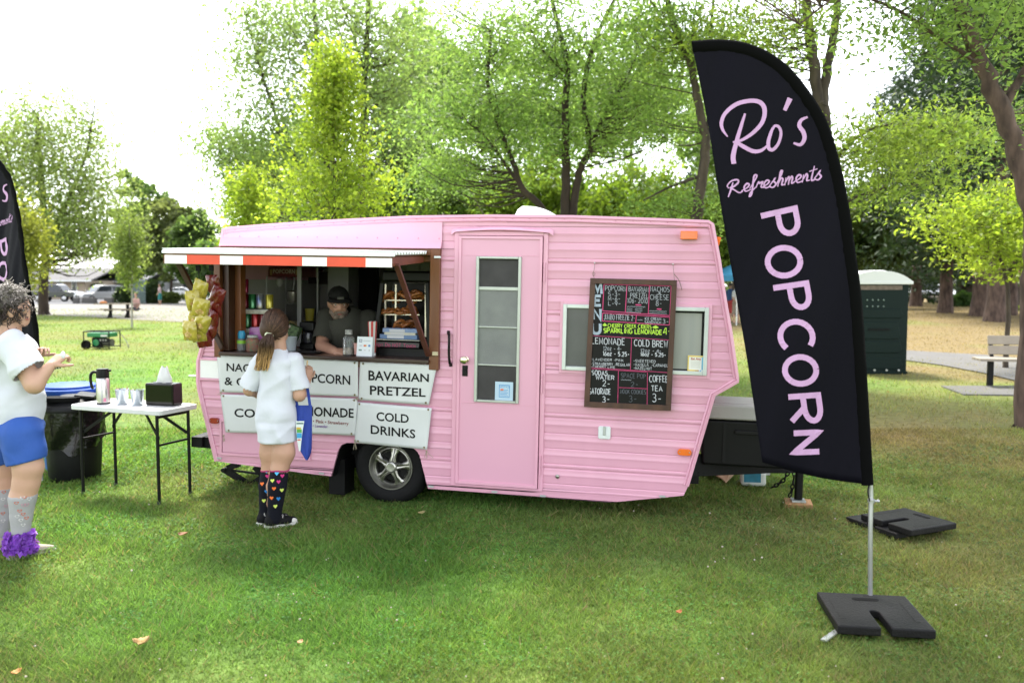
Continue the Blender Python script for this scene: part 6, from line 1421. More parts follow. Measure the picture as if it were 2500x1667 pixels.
# napkin dispenser
p = on_table(401, 988); nd = empty('napkin_dispenser', p, (0, 0, math.atan2(tx[1], tx[0]) + rad(6)), 'glossy black napkin dispenser with a white napkin sticking out', 'napkin box')
w2, d2, h2 = .128, .062, .175
MB().bx(-w2, w2, -d2, d2, 0, h2).build('case', mat('smoked black plastic', (.012, .010, .009), .12, var=.3, vscale=4, coat=.5), nd, bevel=.014, seg=3)
MB().bx(-w2 * .62, w2 * .55, -d2 * .35, d2 * .35, h2, h2 + .003).build('slot_bezel', mat('navy bezel', (.02, .02, .06), .3), nd)
r = np.random.default_rng(4); P = []
for i in range(9):
    t = i / 8; row = []
    for k in range(24):
        a = 2 * math.pi * k / 24; rr_ = (1 - .72 * t ** 1.3); row.append((w2 * .55 * rr_ * math.cos(a) * (1 + .12 * math.sin(3 * a + t * 4)) + .015 * t, d2 * .34 * (1 + t * .9 * (1 - t) * 2) * rr_ ** .4 * math.sin(a) * (1 + .3 * math.sin(4 * a + 5 * t)), h2 + .001 + t * .125 + .010 * math.sin(2 * a + 1) * t))
    P.append(row + [row[0]])
MB().grid(P).build('napkin', mat('paper napkin', (.66, .66, .66), .9, var=.04), nd, smooth=60)

# ================================================================== bins
p = G(172, 1172); can_ = empty('trash_can', (p[0], p[1] + .08, 0), label='black round trash can with bin liner behind the table', cat='trash can')
bpl = mat('black bin plastic', (.014, .0145, .016), .5, var=.2, vscale=8, bump=.1, bscale=40)
n = 40; V = []
for z, r_ in ((0, .196), (.01, .202), (.2, .214), (.42, .226), (.60, .236)):
    V.append([((r_ - (.004 if k % 5 == 0 else 0)) * math.cos(2 * math.pi * k / n), (r_ - (.004 if k % 5 == 0 else 0)) * math.sin(2 * math.pi * k / n), z) for k in range(n + 1)])
MB().grid(V).add([(.19 * math.cos(2 * math.pi * k / n), .19 * math.sin(2 * math.pi * k / n), .004) for k in range(n)], [tuple(range(n))]).build('barrel', bpl, can_, smooth=40)
V = []; r = np.random.default_rng(8)
for i in range(13):
    z = .605 - .30 * i / 12; row = []
    for k in range(61):
        a = 2 * math.pi * (k % 60) / 60; d_ = .246 + .010 * math.sin(a * 9 + i * .5) * (i / 12) + .012 * math.sin(a * 4 + 1 + i * .35) * (i / 12) + .007 * math.sin(a * 23 + i); zz = z + (.05 * math.sin(a * 2 + .7) + .022 * math.sin(a * 7)) * (i / 12) ** 1.5; row.append((d_ * math.cos(a), d_ * math.sin(a), zz))
    V.append(row)
MB().grid(V).build('bin_liner', mat('bin liner film', (.010, .010, .011), .18, bump=.6, bscale=30, coat=.4), can_, smooth=180)
V = []
for r_, z in ((.252, .600), (.256, .615), (.250, .640), (.235, .652), (.215, .66), (.18, .70), (.08, .725), (.001, .728)): V.append((r_, z))
lid_ = MB().lathe(V, (0, 0, 0), 40).build('lid', bpl, can_, smooth=40)
MB().prismz([(.16 * math.cos(a) - .03, .09 * math.sin(a) - .12) for a in np.linspace(0, 2 * math.pi, 20)[:-1]], .690, .722).build('lid_opening', mat('hole dark', (.002, .002, .002), .9), lid_)
MB().box((.11, .03, .715), (.16, .26, .03), (0, .15, .3)).build('lid_hood', bpl, lid_, bevel=.012)
p = G(85, 1170); bb = empty('recycling_bin', (p[0] + .10, p[1] + .42, 0), label='blue round recycling bin with handled lid behind the trash can', cat='recycling bin')
bl = mat('blue bin plastic', (.020, .085, .42), .4, var=.12, vscale=6)
MB().lathe([(.001, .004), (.20, 0), (.215, .02), (.25, .66), (.262, .67), (.262, .70), (.25, .70)], (0, 0, 0), 36).build('barrel', bl, bb, smooth=40)
MB().lathe([(.272, .695), (.276, .725), (.268, .74), (.235, .745), (.228, .765), (.20, .775), (.001, .79)], (0, 0, 0), 36).build('lid', mat('blue lid plastic', (.016, .085, .40), .55, spec=.3), bb, smooth=40)
for a in (rad(-12), rad(168)):
    d = np.array([math.cos(a), math.sin(a), 0]); s_ = np.array([-math.sin(a), math.cos(a), 0]); MB().tube(crom([d * .255 + s_ * .07 + [0, 0, .68], d * .31 + s_ * .065 + [0, 0, .68], d * .355 + s_ * .05 + [0, 0, .78], d * .355 - s_ * .05 + [0, 0, .78], d * .31 - s_ * .065 + [0, 0, .68], d * .255 - s_ * .07 + [0, 0, .68]], 4), .022, 8).build('lid_handle', bl, bb, smooth=60)

# ================================================================== on and under the drawbar
def tpt(u, v, y): return T3(u, v, y)
a, b = T3(1735, 1035, .30), T3(1898, 1148, .30)
box = empty('battery_box', label='black drawbar box with pale grey lid at the trailer nose', cat='storage box', mat=TMAT @ Matrix.Translation(((a[0] + b[0]) / 2 + .02, .52, .40)))
w2 = .315; 
MB().box((0, 0, .16), (2 * w2, .46, .34), None, 1.05).build('tub', mat('black box plastic', (.010, .010, .011), .5, var=.2, vscale=8), box, bevel=.02, seg=3)
for x in (-.16, .16): MB().bx(x - .012, x + .012, -.246, -.232, .02, .30).build('moulded_rib', MATS['black box plastic'], box)
MB().bx(-.09, .09, -.262, -.236, .235, .262).build('grip', MATS['black box plastic'], box, bevel=.004)
lidm = mat('pale grey lid', (.30, .295, .27), .6, var=.12, vscale=5, bump=.15, bscale=70)
MB().box((0, 0, .39), (2 * w2 + .06, .52, .11), None, .985).build('lid', lidm, box, bevel=.018, seg=3)
MB().bx(-w2 + .08, w2 - .08, -.18, .18, .4435, .4485).build('lid_panel', lidm, box, bevel=.003)
# jug, cardboard, wood block
p = G(1848, 1196); jug = empty('water_jug', (p[0], p[1] + .12, 0), (0, 0, rad(-8)), 'translucent jug with teal label lying under the drawbar', 'jug')
MB().box((0, 0, .075), (.20, .13, .125)).build('bottle', mat('milky plastic', (.52, .54, .50), .4), jug, bevel=.028, seg=4)
MB().bx(-.08, .055, -.0675, -.0645, .05, .125).build('label', mat('teal label', (.012, .17, .25), .4, var=.3, vscale=20), jug, bevel=.004)
MB().cyl((.10, 0, .115), (.135, 0, .118), .018, n=14).build('cap', mat('white cap', (.6, .6, .6), .5), jug)
MB().tube(crom([(-.05, 0, .135), (-.03, 0, .165), (.03, 0, .165), (.06, 0, .13)], 4), .012, 8).build('handle', MATS['milky plastic'], jug, smooth=60)
o_ = G(1760, 1190); cb = MB(); tan = mat('brown cardboard', (.36, .23, .13), .85, var=.15, vscale=7)
P = [np.array([*G(1690, 1172)[:2], .13]) + [0, .3, 0], np.array([*G(1812, 1170)[:2], .14]) + [0, .25, 0], np.array([*G(1802, 1180)[:2], .06]) + [0, .1, 0], np.array([*G(1772, 1192)[:2], .045]), np.array([*G(1762, 1186)[:2], .055]) + [0, .02, 0]]
c0 = np.mean(P, 0); c0[2] = 0; cb.add([p - c0 for p in P] + [p - c0 + [0, .01, .008] for p in P], [(0, 1, 2, 3, 4), (9, 8, 7, 6, 5)] + [(i, (i + 1) % 5, (i + 1) % 5 + 5, i + 5) for i in range(5)])
o = cb.build('cardboard_sheet', tan); o.location = c0; tag(o, 'torn sheet of brown cardboard under the drawbar', 'cardboard')
jb = TW(T(1950, 1190, .55)[0], .55, 0.); wb = empty('wood_block', (jb[0], jb[1], 0), (0, 0, rad(-14)), 'short wooden block under the tongue jack foot', 'wood block')
oak = mat('raw timber', (.42, .22, .10), .75, var=.25, vscale=12, stretch=(1, 6, 6))
hz_ = TW(T(1950, 1190, .55)[0], .55, .100)[2]
MB().bx(-.10, .10, -.09, .09, .0, hz_ * .5 - .001).build('lower_board', oak, wb, bevel=.003); MB().bx(-.095, .10, -.085, .09, hz_ * .5 + .001, hz_).build('upper_board', oak, wb, bevel=.003)
# ================================================================== people
def skinmat(n, c): return mat('skin ' + n, c, .5, var=.10, vscale=14, spec=.4)
def hand(wr, d, n, side, sc=1., curl=.5, spread=.12, h=.0045, thumb=.6):
    """wr wrist point, d pointing direction, n back-of-hand normal, side +1/-1 for the thumb; returns (V, F)"""
    d = nrm(d); n = nrm(np.asarray(n) - d * np.dot(n, d)); s = np.cross(d, n) * side; P = []
    q = lambda a, b, c: np.asarray(wr) + sc * (d * a + s * b + n * c)
    P += [('c', q(-.03, 0, 0), q(.01, 0, 0), .024 * sc, .024 * sc, None), ('c', q(.01, .016, 0), q(.072, .026, 0), .016 * sc, .013 * sc), ('c', q(.01, 0, 0), q(.078, .006, .002), .017 * sc, .013 * sc), ('c', q(.01, -.014, 0), q(.074, -.014, 0), .016 * sc, .012 * sc), ('c', q(.012, -.022, 0), q(.066, -.030, -.002), .014 * sc, .011 * sc)]
    for k, (b, l, a0) in enumerate(((.027, .070, .074), (.008, .078, .080), (-.012, .072, .077), (-.031, .056, .068))):
        p = q(a0, b, .002); ang = curl * (.55 + .1 * k); dirv = np.array([math.cos(ang), spread * (1.5 - k) * .4, -math.sin(ang)]); l *= sc
        for j, (f, r_) in enumerate(((.45, .0088), (.30, .0080), (.25, .0070))):
            v = nrm(d * dirv[0] + s * dirv[1] + n * dirv[2]); p2 = p + v * l * f; P.append(('c', p, p2, r_ * sc, r_ * sc * .93, None, .004)); p = p2; ang += curl * 1.1; dirv = np.array([math.cos(ang), dirv[1] * .7, -math.sin(ang)])
    p = q(.018, .026, -.004); v = nrm(d * .62 + s * .75 - n * .35 * thumb)
    for f, r_ in ((.038, .0115), (.030, .0098), (.022, .0085)): p2 = p + v * f * sc; P.append(('c', p, p2, r_ * sc, r_ * .92 * sc, None, .008)); p = p2; v = nrm(v + d * .35 - n * .35 * thumb - s * .15)
    return blob(P, .010 * sc, h, pad=.02)
def nearest_surface(V, u, v):
    d = ray(u, v); d = d / np.linalg.norm(d); q = V - CAMP; t = q @ d; dist = np.linalg.norm(q - np.outer(t, d), axis=1); ok = dist < dist.min() + .012
    i = np.where(ok)[0][np.argmin(t[ok])]; return V[i]
HEART = [(0, -1), (.55, -.35), (.95, .15), (.95, .55), (.65, .85), (.3, .85), (0, .5), (-.3, .85), (-.65, .85), (-.95, .55), (-.95, .15), (-.55, -.35)]
def wrap(V, c, size, poly, right, up, out):
    """small patch that follows the surface V around point c"""
    P = []
    for a, b in [(0, 0)] + poly:
        p = c + right * a * size + up * b * size; j = np.argmin(((V - p) ** 2).sum(1)); q = V[j]; P.append(p + out * (np.dot(q - p, out) + .003))
    n = len(poly); return P, [(0, 1 + i, 1 + (i + 1) % n) for i in range(n)]
shirtw = mat('white cotton', (.57, .585, .64), .85, var=.04, vscale=5, bump=.75, bscale=11, sheen=.1)
def folds(c, amp=.004, f1=(26, 10, 38), seed=0, zlines=()):
    ph = np.random.default_rng(seed).random(6) * 6.28
    def g(P):
        x, y, z = (P - c).T; wx = x + .03 * np.sin(z * 9 + ph[5]) + .25 * z * np.sin(ph[4]); d = amp * (np.sin(wx * 44 + ph[0]) * np.sin(z * 7 + y * f1[1] + ph[1]) + .8 * np.sin(wx * 27 + z * 19 + ph[2]) * np.sin(z * 11 - x * 9 + ph[3]) + .4 * np.sin((x - z) * 34 + ph[4]) * np.sin(z * 13 + ph[0]))
        rg = lambda q, p_: np.clip(1 - np.abs(np.sin(q)), 0, 1) ** p_
        d = d - amp * 1.5 * (rg(wx * 9 + z * 6.5 + ph[1] + .5 * np.sin(z * 13), 5) * (.5 + .5 * np.sin(z * 8 + ph[2])) + .8 * rg(wx * 6 - z * 9 + ph[3], 6) * (.5 + .5 * np.sin(wx * 11 + ph[0])))
        for z0, a, w_ in zlines: d = d - a * np.exp(-((z - z0) / w_) ** 2)
        return d
    return g
# ------------------------------------------------------------------ girl at the hatch
Y0 = 5.62
def J(u, v, dy=0.): return atY(u, v, Y0 + dy)
gb = np.array([*G(672, 1286)[:2], 0.]); girl = empty('person', gb, label='girl in long white T-shirt and dark heart patterned socks at the hatch', cat='person')
sk = skinmat('girl', (.47, .27, .185))
legs = {'L': [J(660, 1050, .02), J(662, 1105, .03), J(660, 1145, .03), J(654, 1185, .02), J(652, 1225, .03), J(650, 1262, .04)], 'R': [J(692, 1050, -.005), J(692, 1105, -.025), J(683, 1145, -.04), J(677, 1185, -.05), J(673, 1225, -.04), J(669, 1266, -.03)]}
lr = [.070, .076, .057, .059, .049, .042]
P = [('e', J(674, 797), (.079, .092, .107)), ('c', J(680, 822, .01), J(683, 862, .0), .045, .050), ('e', J(683, 818, .06), (.055, .06, .06)),
     ('c', J(632, 885), J(609, 952, .02), .047, .041), ('c', J(609, 952, .02), J(632, 962, .20), .040, .030), ('c', J(726, 890), J(731, 965, -.02), .047, .043), ('c', J(731, 965, -.02), J(751, 928, .14), .040, .027),
     ('c', J(684, 880), J(678, 1030), .080, .085)]
for k in 'LR':
    L = legs[k]
    for i in range(5): P.append(('c', L[i], L[i + 1], lr[i], lr[i + 1], None, .02 if i else .008))
P += [('e', J(695, 806, .0), (.010, .020, .028))]
body = blob(P, .016, .0105)
hd = hand(J(752, 926, .145), J(757, 893, .17) - J(752, 926, .145), (.75, -.55, .2), 1, .85, .75)
hd2 = hand(J(632, 962, .20), J(650, 952, .28) - J(632, 962, .20), (-.3, -.3, 1), 1, .85, .6)
blob_obj('body', [body, hd, hd2], sk, girl, gb)
# face towards the hatch
c = J(676, 800); fw_ = nrm(np.array([.45, .9, 0])); rt_ = np.cross(fw_, [0, 0, 1])
MB().ball(c + fw_ * .088 + rt_ * .03 + [0, 0, .005] - gb, .011, 10, 8).ball(c + fw_ * .088 - rt_ * .03 + [0, 0, .005] - gb, .011, 10, 8).build('eyes', mat('eye', (.25, .2, .18), .2), girl, smooth=180)
MB().ball(c + fw_ * .094 + [0, 0, -.022] - gb, .015, 10, 8, (.8, 1, 1.2)).build('nose', sk, girl, smooth=180)
MB().ball(c + fw_ * .084 + [0, 0, -.058] - gb, .02, 10, 8, (1, .6, .3)).build('mouth', mat('lips', (.42, .16, .13), .5), girl, smooth=180)
# T-shirt
c0 = J(676, 960)
P = [('e', J(678, 886, -.005), (.140, .096, .055)), ('c', J(676, 905), J(675, 1015), .124, .133, ((0, 1, 0), 1.12)), ('c', J(675, 1010), J(676, 1095), .131, .137, ((0, 1, 0), 1.02)), ('c', J(682, 872, 0), J(684, 846, .01), .072, .050, None, .03)]
hz = J(676, 1077)[2]
def trim_faces(V, F, pt, n, near=None, rad_=9.):
    c = V[F].mean(1); bad = ((c - pt) @ nrm(n) > 0)
    if near is not None: bad &= np.linalg.norm(c - near, axis=1) < rad_
    return F[~bad]
fg = folds(c0, .0075, seed=3, zlines=((J(675, 1026)[2] - c0[2], -.004, .012), (J(675, 1041)[2] - c0[2], .003, .016), (hz - c0[2] + .012, .0025, .003)))
V1, F1 = blob(P, .035, .0095, fg, cut=[(np.array([0, 0, hz]), (0, 0, -1))])
F1 = trim_faces(V1, F1, J(684, 851), np.array([0, 0, 1.]), J(684, 845), .09)
SV = []
for a, b, r0, r1, e, n_ in ((J(640, 880), J(603, 955), .064, .070, J(606.5, 946), J(600, 968) - J(618, 925)), (J(716, 882), J(734, 962), .066, .076, J(731, 949), J(735, 985) - J(727, 930))):
    v_, f_ = blob([('c', a, b, r0, r1)], .02, .008, folds(c0, .005, seed=7)); f_ = trim_faces(v_, f_, e, n_); SV.append((v_, f_))
blob_obj('shirt', [(V1, F1)] + SV, shirtw, girl, gb).modifiers.new('t', 'SOLIDIFY').thickness = .004
for (a, b, r0, r1) in ((J(613, 930), J(606.5, 945), .066, .0675), (J(728, 936), J(730.5, 949), .0705, .0725)):
    pass
# hair: cap plus ponytail with pale ends
r = np.random.default_rng(5)
hc = J(671, 793, -.012)
Vc, Fc = blob([('e', hc, (.088, .098, .110)), ('e', J(655, 806, -.05), (.055, .05, .06))], .03, .007, lambda P_: .0022 * np.sin((P_ - hc)[:, 0] * 90 + (P_ - hc)[:, 2] * 25))
cc = Vc[Fc].mean(1); keep = ~(((cc - J(684, 812, .05)) @ nrm(np.array([.35, .75, -.75])) > .028)); Fc = Fc[keep]
def haircol(z, zt, zb):
    t = np.clip((zt - z) / (zt - zb), 0, 1)[:, None]; a = np.array([.050, .026, .016]); b = np.array([.36, .215, .085]); t = np.clip((t - .15) / .6, 0, 1); return a * (1 - t) + b * t
tail = crom([J(658, 816, -.105), J(652, 832, -.135), J(648, 860, -.13), J(642, 885, -.125), J(636, 910, -.12)], 8)
strands = MB(); scol = []
for k in range(230):
    a = r.random() * 6.28; q = r.random() ** .5; ln = .75 + .25 * r.random(); pth = []
    m = int(len(tail) * ln); wv = r.random() * 6
    for i in range(m):
        f = i / (len(tail) - 1); w_ = .016 + .040 * min(1, f * 3.2) * (1 - .25 * f); wob = .004 * math.sin(f * 14 + wv)
        pth.append(tail[i] + np.array([math.cos(a) * q * w_ + wob, math.sin(a) * q * w_ * .55 - .004, .004 * math.sin(f * 9 + wv)]))
    n0 = len(strands.v); strands.tube(np.array(pth[::2]), np.linspace(.0035, .0018, len(pth[::2])), 4, caps=False)
tie = J(657, 818, -.10); HR = np.array([.0885, .0985, .1105])
for k in range(340):
    d = r.normal(size=3); d[2] = abs(d[2]) * .8 - .25 + .4 * r.random(); d = nrm(d)
    if np.dot(hc + d * HR - J(684, 812, .05), nrm(np.array([.35, .75, -.75]))) > .02: continue
    e = nrm((tie - hc) / HR); pth = []
    for f in np.linspace(0, 1, 10): q = nrm(d * (1 - f) + e * f + 1e-6); pth.append(hc + q * HR * (1.012 + .01 * math.sin(f * 3.1) * r.random()))
    strands.tube(np.array(pth), np.linspace(.0022, .0026, 10), 4, caps=False)
Vh = np.array(strands.v); nF = np.array(strands.f)
zt, zb = J(655, 830)[2], J(640, 900)[2]
Va = np.concatenate([Vc, Vh]); Fa = np.concatenate([Fc, nF + len(Vc)])
# flyaway strands over the cap, swept to the tie
me = big_mesh('hair', Va - gb, Fa, 4); col = haircol(Va[:, 2], zt, zb) * np.exp(r.normal(size=(len(Va), 1)) * .0)
kk = np.concatenate([np.ones(len(Vc)), np.repeat(np.exp(np.repeat(r.normal(size=(len(Vh) // 40 + 1)) * .45, 10)[:len(Vh) // 4 + 1]), 4)[:len(Vh)]])
vcol(me, 'Col', col * kk[:, None]); finish('hair', me, mat('girl hair', (.1, .05, .03), .5, attr='Col', spec=.25), girl, smooth=180)
tc_ = J(657, 819, -.11) - gb; MB().tube([tc_ + np.array([math.cos(a) * .022, math.sin(a) * .012, math.sin(a) * .014 - .3 * math.cos(a) * .02]) for a in np.linspace(0, 6.283, 14)], .009, 6, caps=False).build('hair_tie', mat('pale hair tie', (.58, .62, .42), .8, var=.3, vscale=60), girl, smooth=180)
# socks with hearts, shoes
navy = mat('navy sock', (.012, .014, .030), .85, bump=.2, bscale=150); HC = {'c': (.08, .42, .75), 'm': (.52, .03, .18), 'o': (.75, .16, .03), 'y': (.55, .65, .12), 'b': (.02, .18, .48)}
shoeb = mat('black canvas', (.012, .012, .013), .8, bump=.15, bscale=200); shoew = mat('white rubber', (.60, .58, .54), .5, var=.12, vscale=30)
HE = {'L': [(647.5, 1147, 'c'), (649, 1165, 'm'), (636, 1182, 'o'), (648, 1204, 'b'), (640.6, 1226, 'y')], 'R': [(671, 1156, 'c'), (694, 1162, 'm'), (683, 1178, 'm'), (661, 1174, 'y'), (667, 1197, 'o'), (692, 1199, 'y'), (659, 1218, 'o'), (682, 1220, 'b'), (670, 1240, 'y')]}
for k in 'LR':
    L = legs[k]; P = [('c', L[i], L[i + 1], lr[i] + .004, lr[i + 1] + .004, None, .008) for i in range(2, 5)]
    Vs, Fs = blob(P, .006, .0075, cut=[(L[2] + [0, 0, .0], (0, 0, 1))]); so = blob_obj('sock', [(Vs, Fs)], navy, girl, gb)
    MB().tube([L[2] + [math.cos(a) * (lr[2] + .004), math.sin(a) * (lr[2] + .004), -.004 + .004 * math.sin(3 * a)] - gb for a in np.linspace(0, 6.283, 24)], .006, 6, caps=False).build('cuff', mat('magenta cuff', (.30, .012, .10), .8), so, smooth=180)
    for (u, v, cl) in HE[k]:
        c = nearest_surface(Vs, u, v); out = nrm(CAMP - c); rt2 = nrm(np.cross([0, 0, 1], out)); P_, Fh = wrap(Vs, c, .0135, HEART, -rt2 * -1, np.array([0, 0, 1.]), out); MB().add(np.array(P_) - gb, Fh).build('heart', mat('heart ' + cl, HC[cl], .85), so)
    an = L[5]; toe = (G(722, 1279) if k == 'R' else G(706, 1264)); heel = (G(656, 1289) if k == 'R' else G(634, 1276)); d = nrm(toe - heel); ln = max(.215, np.linalg.norm(toe - heel)); sd = np.array([-d[1], d[0], 0]); hp = np.array([an[0], an[1], 0]) - d * .045; hp[2] = 0
    q = lambda a, b, c_: hp + d * a + sd * b + np.array([0, 0, c_])
    up = [('c', q(.02, 0, .05), q(.045, 0, .115), .036, .043), ('c', q(.02, 0, .040), q(.12, 0, .038), .034, .032, (sd, .95)), ('c', q(.12, 0, .036), q(ln - .035, .004, .032), .033, .026)]
    sh = blob_obj('shoe', [blob(up, .025, .006, cut=[(np.array([0, 0, .018]), (0, 0, -1)), (np.array([0, 0, .132]), (0, 0, 1))])], shoeb, girl, gb)
    so2 = [('c', q(.01, 0, .012), q(.10, 0, .012), .038, .036, ((0, 0, 1), 1.7)), ('c', q(.10, 0, .012), q(ln - .036, .004, .012), .036, .034, ((0, 0, 1), 1.7))]
    blob_obj('sole', [blob(so2, .01, .005, cut=[(np.array([0, 0, .002]), (0, 0, -1)), (np.array([0, 0, .026]), (0, 0, 1))])], shoew, sh, gb)
    blob_obj('toe_cap', [blob([('e', q(ln - .045, .004, .030), (.036, .036, .026))], .01, .005, cut=[(q(ln - .055, 0, 0), -d)])], shoew, sh, gb)
    mb = MB()
    for i in range(5): a0 = .062 + i * .018; zt_ = .112 - i * .016; mb.tube(crom([q(a0, -.024, zt_ - .014), q(a0 + .008, 0, zt_ + .001), q(a0, .024, zt_ - .014)], 4) - gb, .0032, 5)
    mb.build('laces', shoew, sh, smooth=180)
    if k == 'L':
        c = q(.03, -.046, .088) - gb; MB().add([c] + [c + d * .017 * math.cos(a) + np.array([0, 0, .017 * math.sin(a)]) for a in np.linspace(0, 6.283, 17)[:-1]], [(0, 1 + i, 1 + (i + 1) % 16) for i in range(16)]).build('ankle_badge', shoew, sh)
        c = c + np.array([0, -.001, 0]); MB().add([c] + [c + d * (.011 if i % 2 == 0 else .005) * math.cos(a) + np.array([0, -.0005, (.011 if i % 2 == 0 else .005) * math.sin(a)]) for i, a in enumerate(np.linspace(math.pi / 2, math.pi / 2 + 6.283, 11)[:-1])], [(0, 1 + i, 1 + (i + 1) % 10) for i in range(10)]).build('badge_star', mat('navy star', (.01, .012, .04), .6), sh)
# wrist band and small cup with stick in her hand
w_ = J(750, 930, .135); MB().tube([w_ + np.array([.03 * math.cos(a), .026 * math.sin(a), .010 * math.cos(a)]) - gb for a in np.linspace(0, 6.283, 16)], .0035, 5, caps=False).build('wristband', mat('tan band', (.35, .2, .1), .7), girl, smooth=180)
cp_ = J(745, 905, .20); cup = empty('paper_cup', cp_, label='small clear cup with a wooden stick held by the girl', cat='cup')
MB().lathe([(.001, -.03), (.024, -.03), (.034, .035), (.031, .035), (.022, -.026), (.001, -.026)], (0, 0, 0), 20).build('cup_wall', mat('clear cup', (.6, .62, .64), .2, alpha=.55), cup, smooth=50)
MB().bar((.012, -.01, -.01), (.022, -.02, .075), .010, .003).build('wooden_stick', mat('stick wood', (.58, .40, .20), .7), cup)
# tote bag on her forearm
bo = J(742, 1000, .02); tote = empty('tote_bag', J(744, 1122, .02), label='royal blue tote bag hanging from the right arm of the girl', cat='bag'); to = np.array(J(744, 1122, .02))
blue = mat('blue nonwoven', (.014, .045, .31), .7, var=.18, vscale=9, bump=.25, bscale=120)
outl = [(721, 988), (734, 991), (748, 992), (762, 990), (762, 1050), (761, 1100), (757, 1112), (749, 1124), (738, 1108), (731, 1098), (724, 1060), (722, 1020)]
prof_ = []
for g_ in np.linspace(0, 1, 15):
    v = 989 + g_ * 134; ul = np.interp(v, [988, 1020, 1060, 1098, 1110, 1124], [721, 722, 724, 731, 739, 747]); ur = np.interp(v, [988, 1050, 1100, 1112, 1124], [762, 762, 761, 757, 751]); prof_.append((v, ul, ur))
Fr, Bk = [], []
for (v, ul, ur) in prof_:
    a_, b_ = [], []
    for f in np.linspace(0, 1, 11):
        u = ul + (ur - ul) * f; bu = .022 * math.sin(math.pi * f) ** .7 + .006 * math.sin(f * 9 + v * .03); a_.append(J(u, v, .02 - bu + .03 * (f - .5)) - to); b_.append(J(u, v, .022 + bu * .8 + .03 * (f - .5)) - to)
    Fr.append(a_); Bk.append(b_)
MB().grid(Fr).grid([x[::-1] for x in Bk]).add([Fr[0][i] for i in range(11)] + [Bk[0][i] for i in range(11)], []).build('bag_body', blue, tote, smooth=180)
for (ua, ub, dy) in ((724, 737, .03), (751, 758, .0)):
    pass
MB().tube(crom([J(726, 992, .03) - to, J(722, 970, .03) - to, J(727, 945, -.04) - to, J(733, 938, -.055) - to], 5), .010, 6).build('strap', blue, tote, smooth=60)
MB().grid([[J(u + d_, v, .0) - to for d_ in (-3.6, 3.6)] for u, v in ((757, 992), (754, 970), (751, 950), (748, 938))]).build('strap', blue, tote, smooth=60)
pq = lambda u, v: J(u, v, -.012 + .03 * ((u - 742) / 40)) - to + np.array([0, -.012, 0])
MB().grid([[pq(u, v) for u in np.linspace(a_, b_, 6)] for v, a_, b_ in ((1027, 723, 744), (1050, 724, 740), (1075, 726.5, 737), (1100, 731, 734.5))]).build('print_panel', mat('pale print', (.62, .68, .66), .7), tote, smooth=180)
for (u0, v0, u1, v1, c_) in ((725, 1042, 736, 1047, (.55, .35, .05)), (726, 1047, 738, 1055, (.08, .32, .06)), (726, 1056, 738, 1068, (.04, .30, .55)), (727.5, 1071, 735, 1074, (.55, .08, .06)), (725, 1031, 742, 1034, (.03, .10, .10))):
    MB().add([pq(u0, v0) + [0, -.002, 0], pq(u1, v0) + [0, -.002, 0], pq(u1, v1) + [0, -.002, 0], pq(u0, v1) + [0, -.002, 0]], [(0, 1, 2, 3)]).build('print_colour', mat('tote %.2f' % c_[1], c_, .7), tote)

# ------------------------------------------------------------------ woman at the left edge
Y0 = 5.04
wb_ = np.array([*G(48, 1345)[:2], 0.]); wom = empty('person', wb_, label='woman with curly grey hair, white T-shirt and blue shorts at left edge', cat='person')
sk2 = skinmat('woman', (.52, .31, .225))
Ln = [J(62, 1085, -.09), J(69, 1140, -.09), J(64, 1178, -.09), J(55, 1215, -.09), J(52, 1260, -.09), J(50, 1318, -.09)]; Lf = [J(2, 1085, .09), J(3, 1140, .09), J(5, 1178, .09), J(8, 1215, .09), J(6, 1260, .09), J(2, 1300, .09)]; rw = [.080, .084, .074, .073, .058, .042]
P = [('e', J(29, 745), (.095, .080, .118)), ('c', J(38, 770), J(58, 786), .050, .030), ('e', J(69, 768), (.013, .012, .020)), ('e', J(64, 779), (.014, .025, .012)), ('e', J(60, 752), (.03, .05, .03)), ('c', J(24, 785), J(20, 830), .062, .075), ('e', J(27, 765, -.078), (.024, .012, .034)),
     ('c', J(34, 855, -.125), J(84, 938, -.165), .058, .056), ('c', J(84, 938, -.17), J(124, 892, -.12), .052, .031), ('c', J(20, 850, .15), J(55, 935, .16), .06, .05), ('c', J(55, 935, .16), J(92, 868, .10), .045, .030),
     ('c', J(24, 880), J(26, 1030), .10, .11)]
for Lg in (Ln, Lf):
    for i in range(5): P.append(('c', Lg[i], Lg[i + 1], rw[i], rw[i + 1], None, .02 if i else .01))
body = blob(P, .022, .0115)
h1 = hand(J(124, 892, -.12), J(140, 878, -.09) - J(124, 892, -.12), (-.2, -.9, .45), 1, 1.0, .95, thumb=.9)
h2 = hand(J(92, 868, .10), J(104, 850, .06) - J(92, 868, .10), (-.5, .6, .5), -1, .95, .8)
blob_obj('body', [body, h1, h2], sk2, wom, wb_)
c = J(60, 757); MB().ball(c + np.array([.012, -.035, .0]) - wb_, .010, 10, 8).build('eye', mat('eye', (.25, .2, .18), .2), wom, smooth=180)
MB().ball(J(67, 779, -.02) - wb_, .014, 10, 8, (.6, 1.3, .5)).build('mouth', mat('lips', (.42, .16, .13), .5), wom, smooth=180)
c0 = J(25, 950)
P = [('e', J(22, 860), (.15, .175, .10)), ('c', J(25, 880), J(32, 985), .142, .172, ((0, 1, 0), 1.12)), ('c', J(32, 985), J(26, 1048), .171, .166, ((0, 1, 0), 1.12)), ('e', J(60, 893), (.08, .13, .10)), ('c', J(20, 838), J(22, 818), .10, .078, None, .04)]
V1, F1 = blob(P, .05, .011, folds(c0, .0085, (22, 12, 30), 9, ((-.10, -.004, .02), (-.02, .004, .03))), cut=[(J(50, 1034), (-.18, 0, -1))])
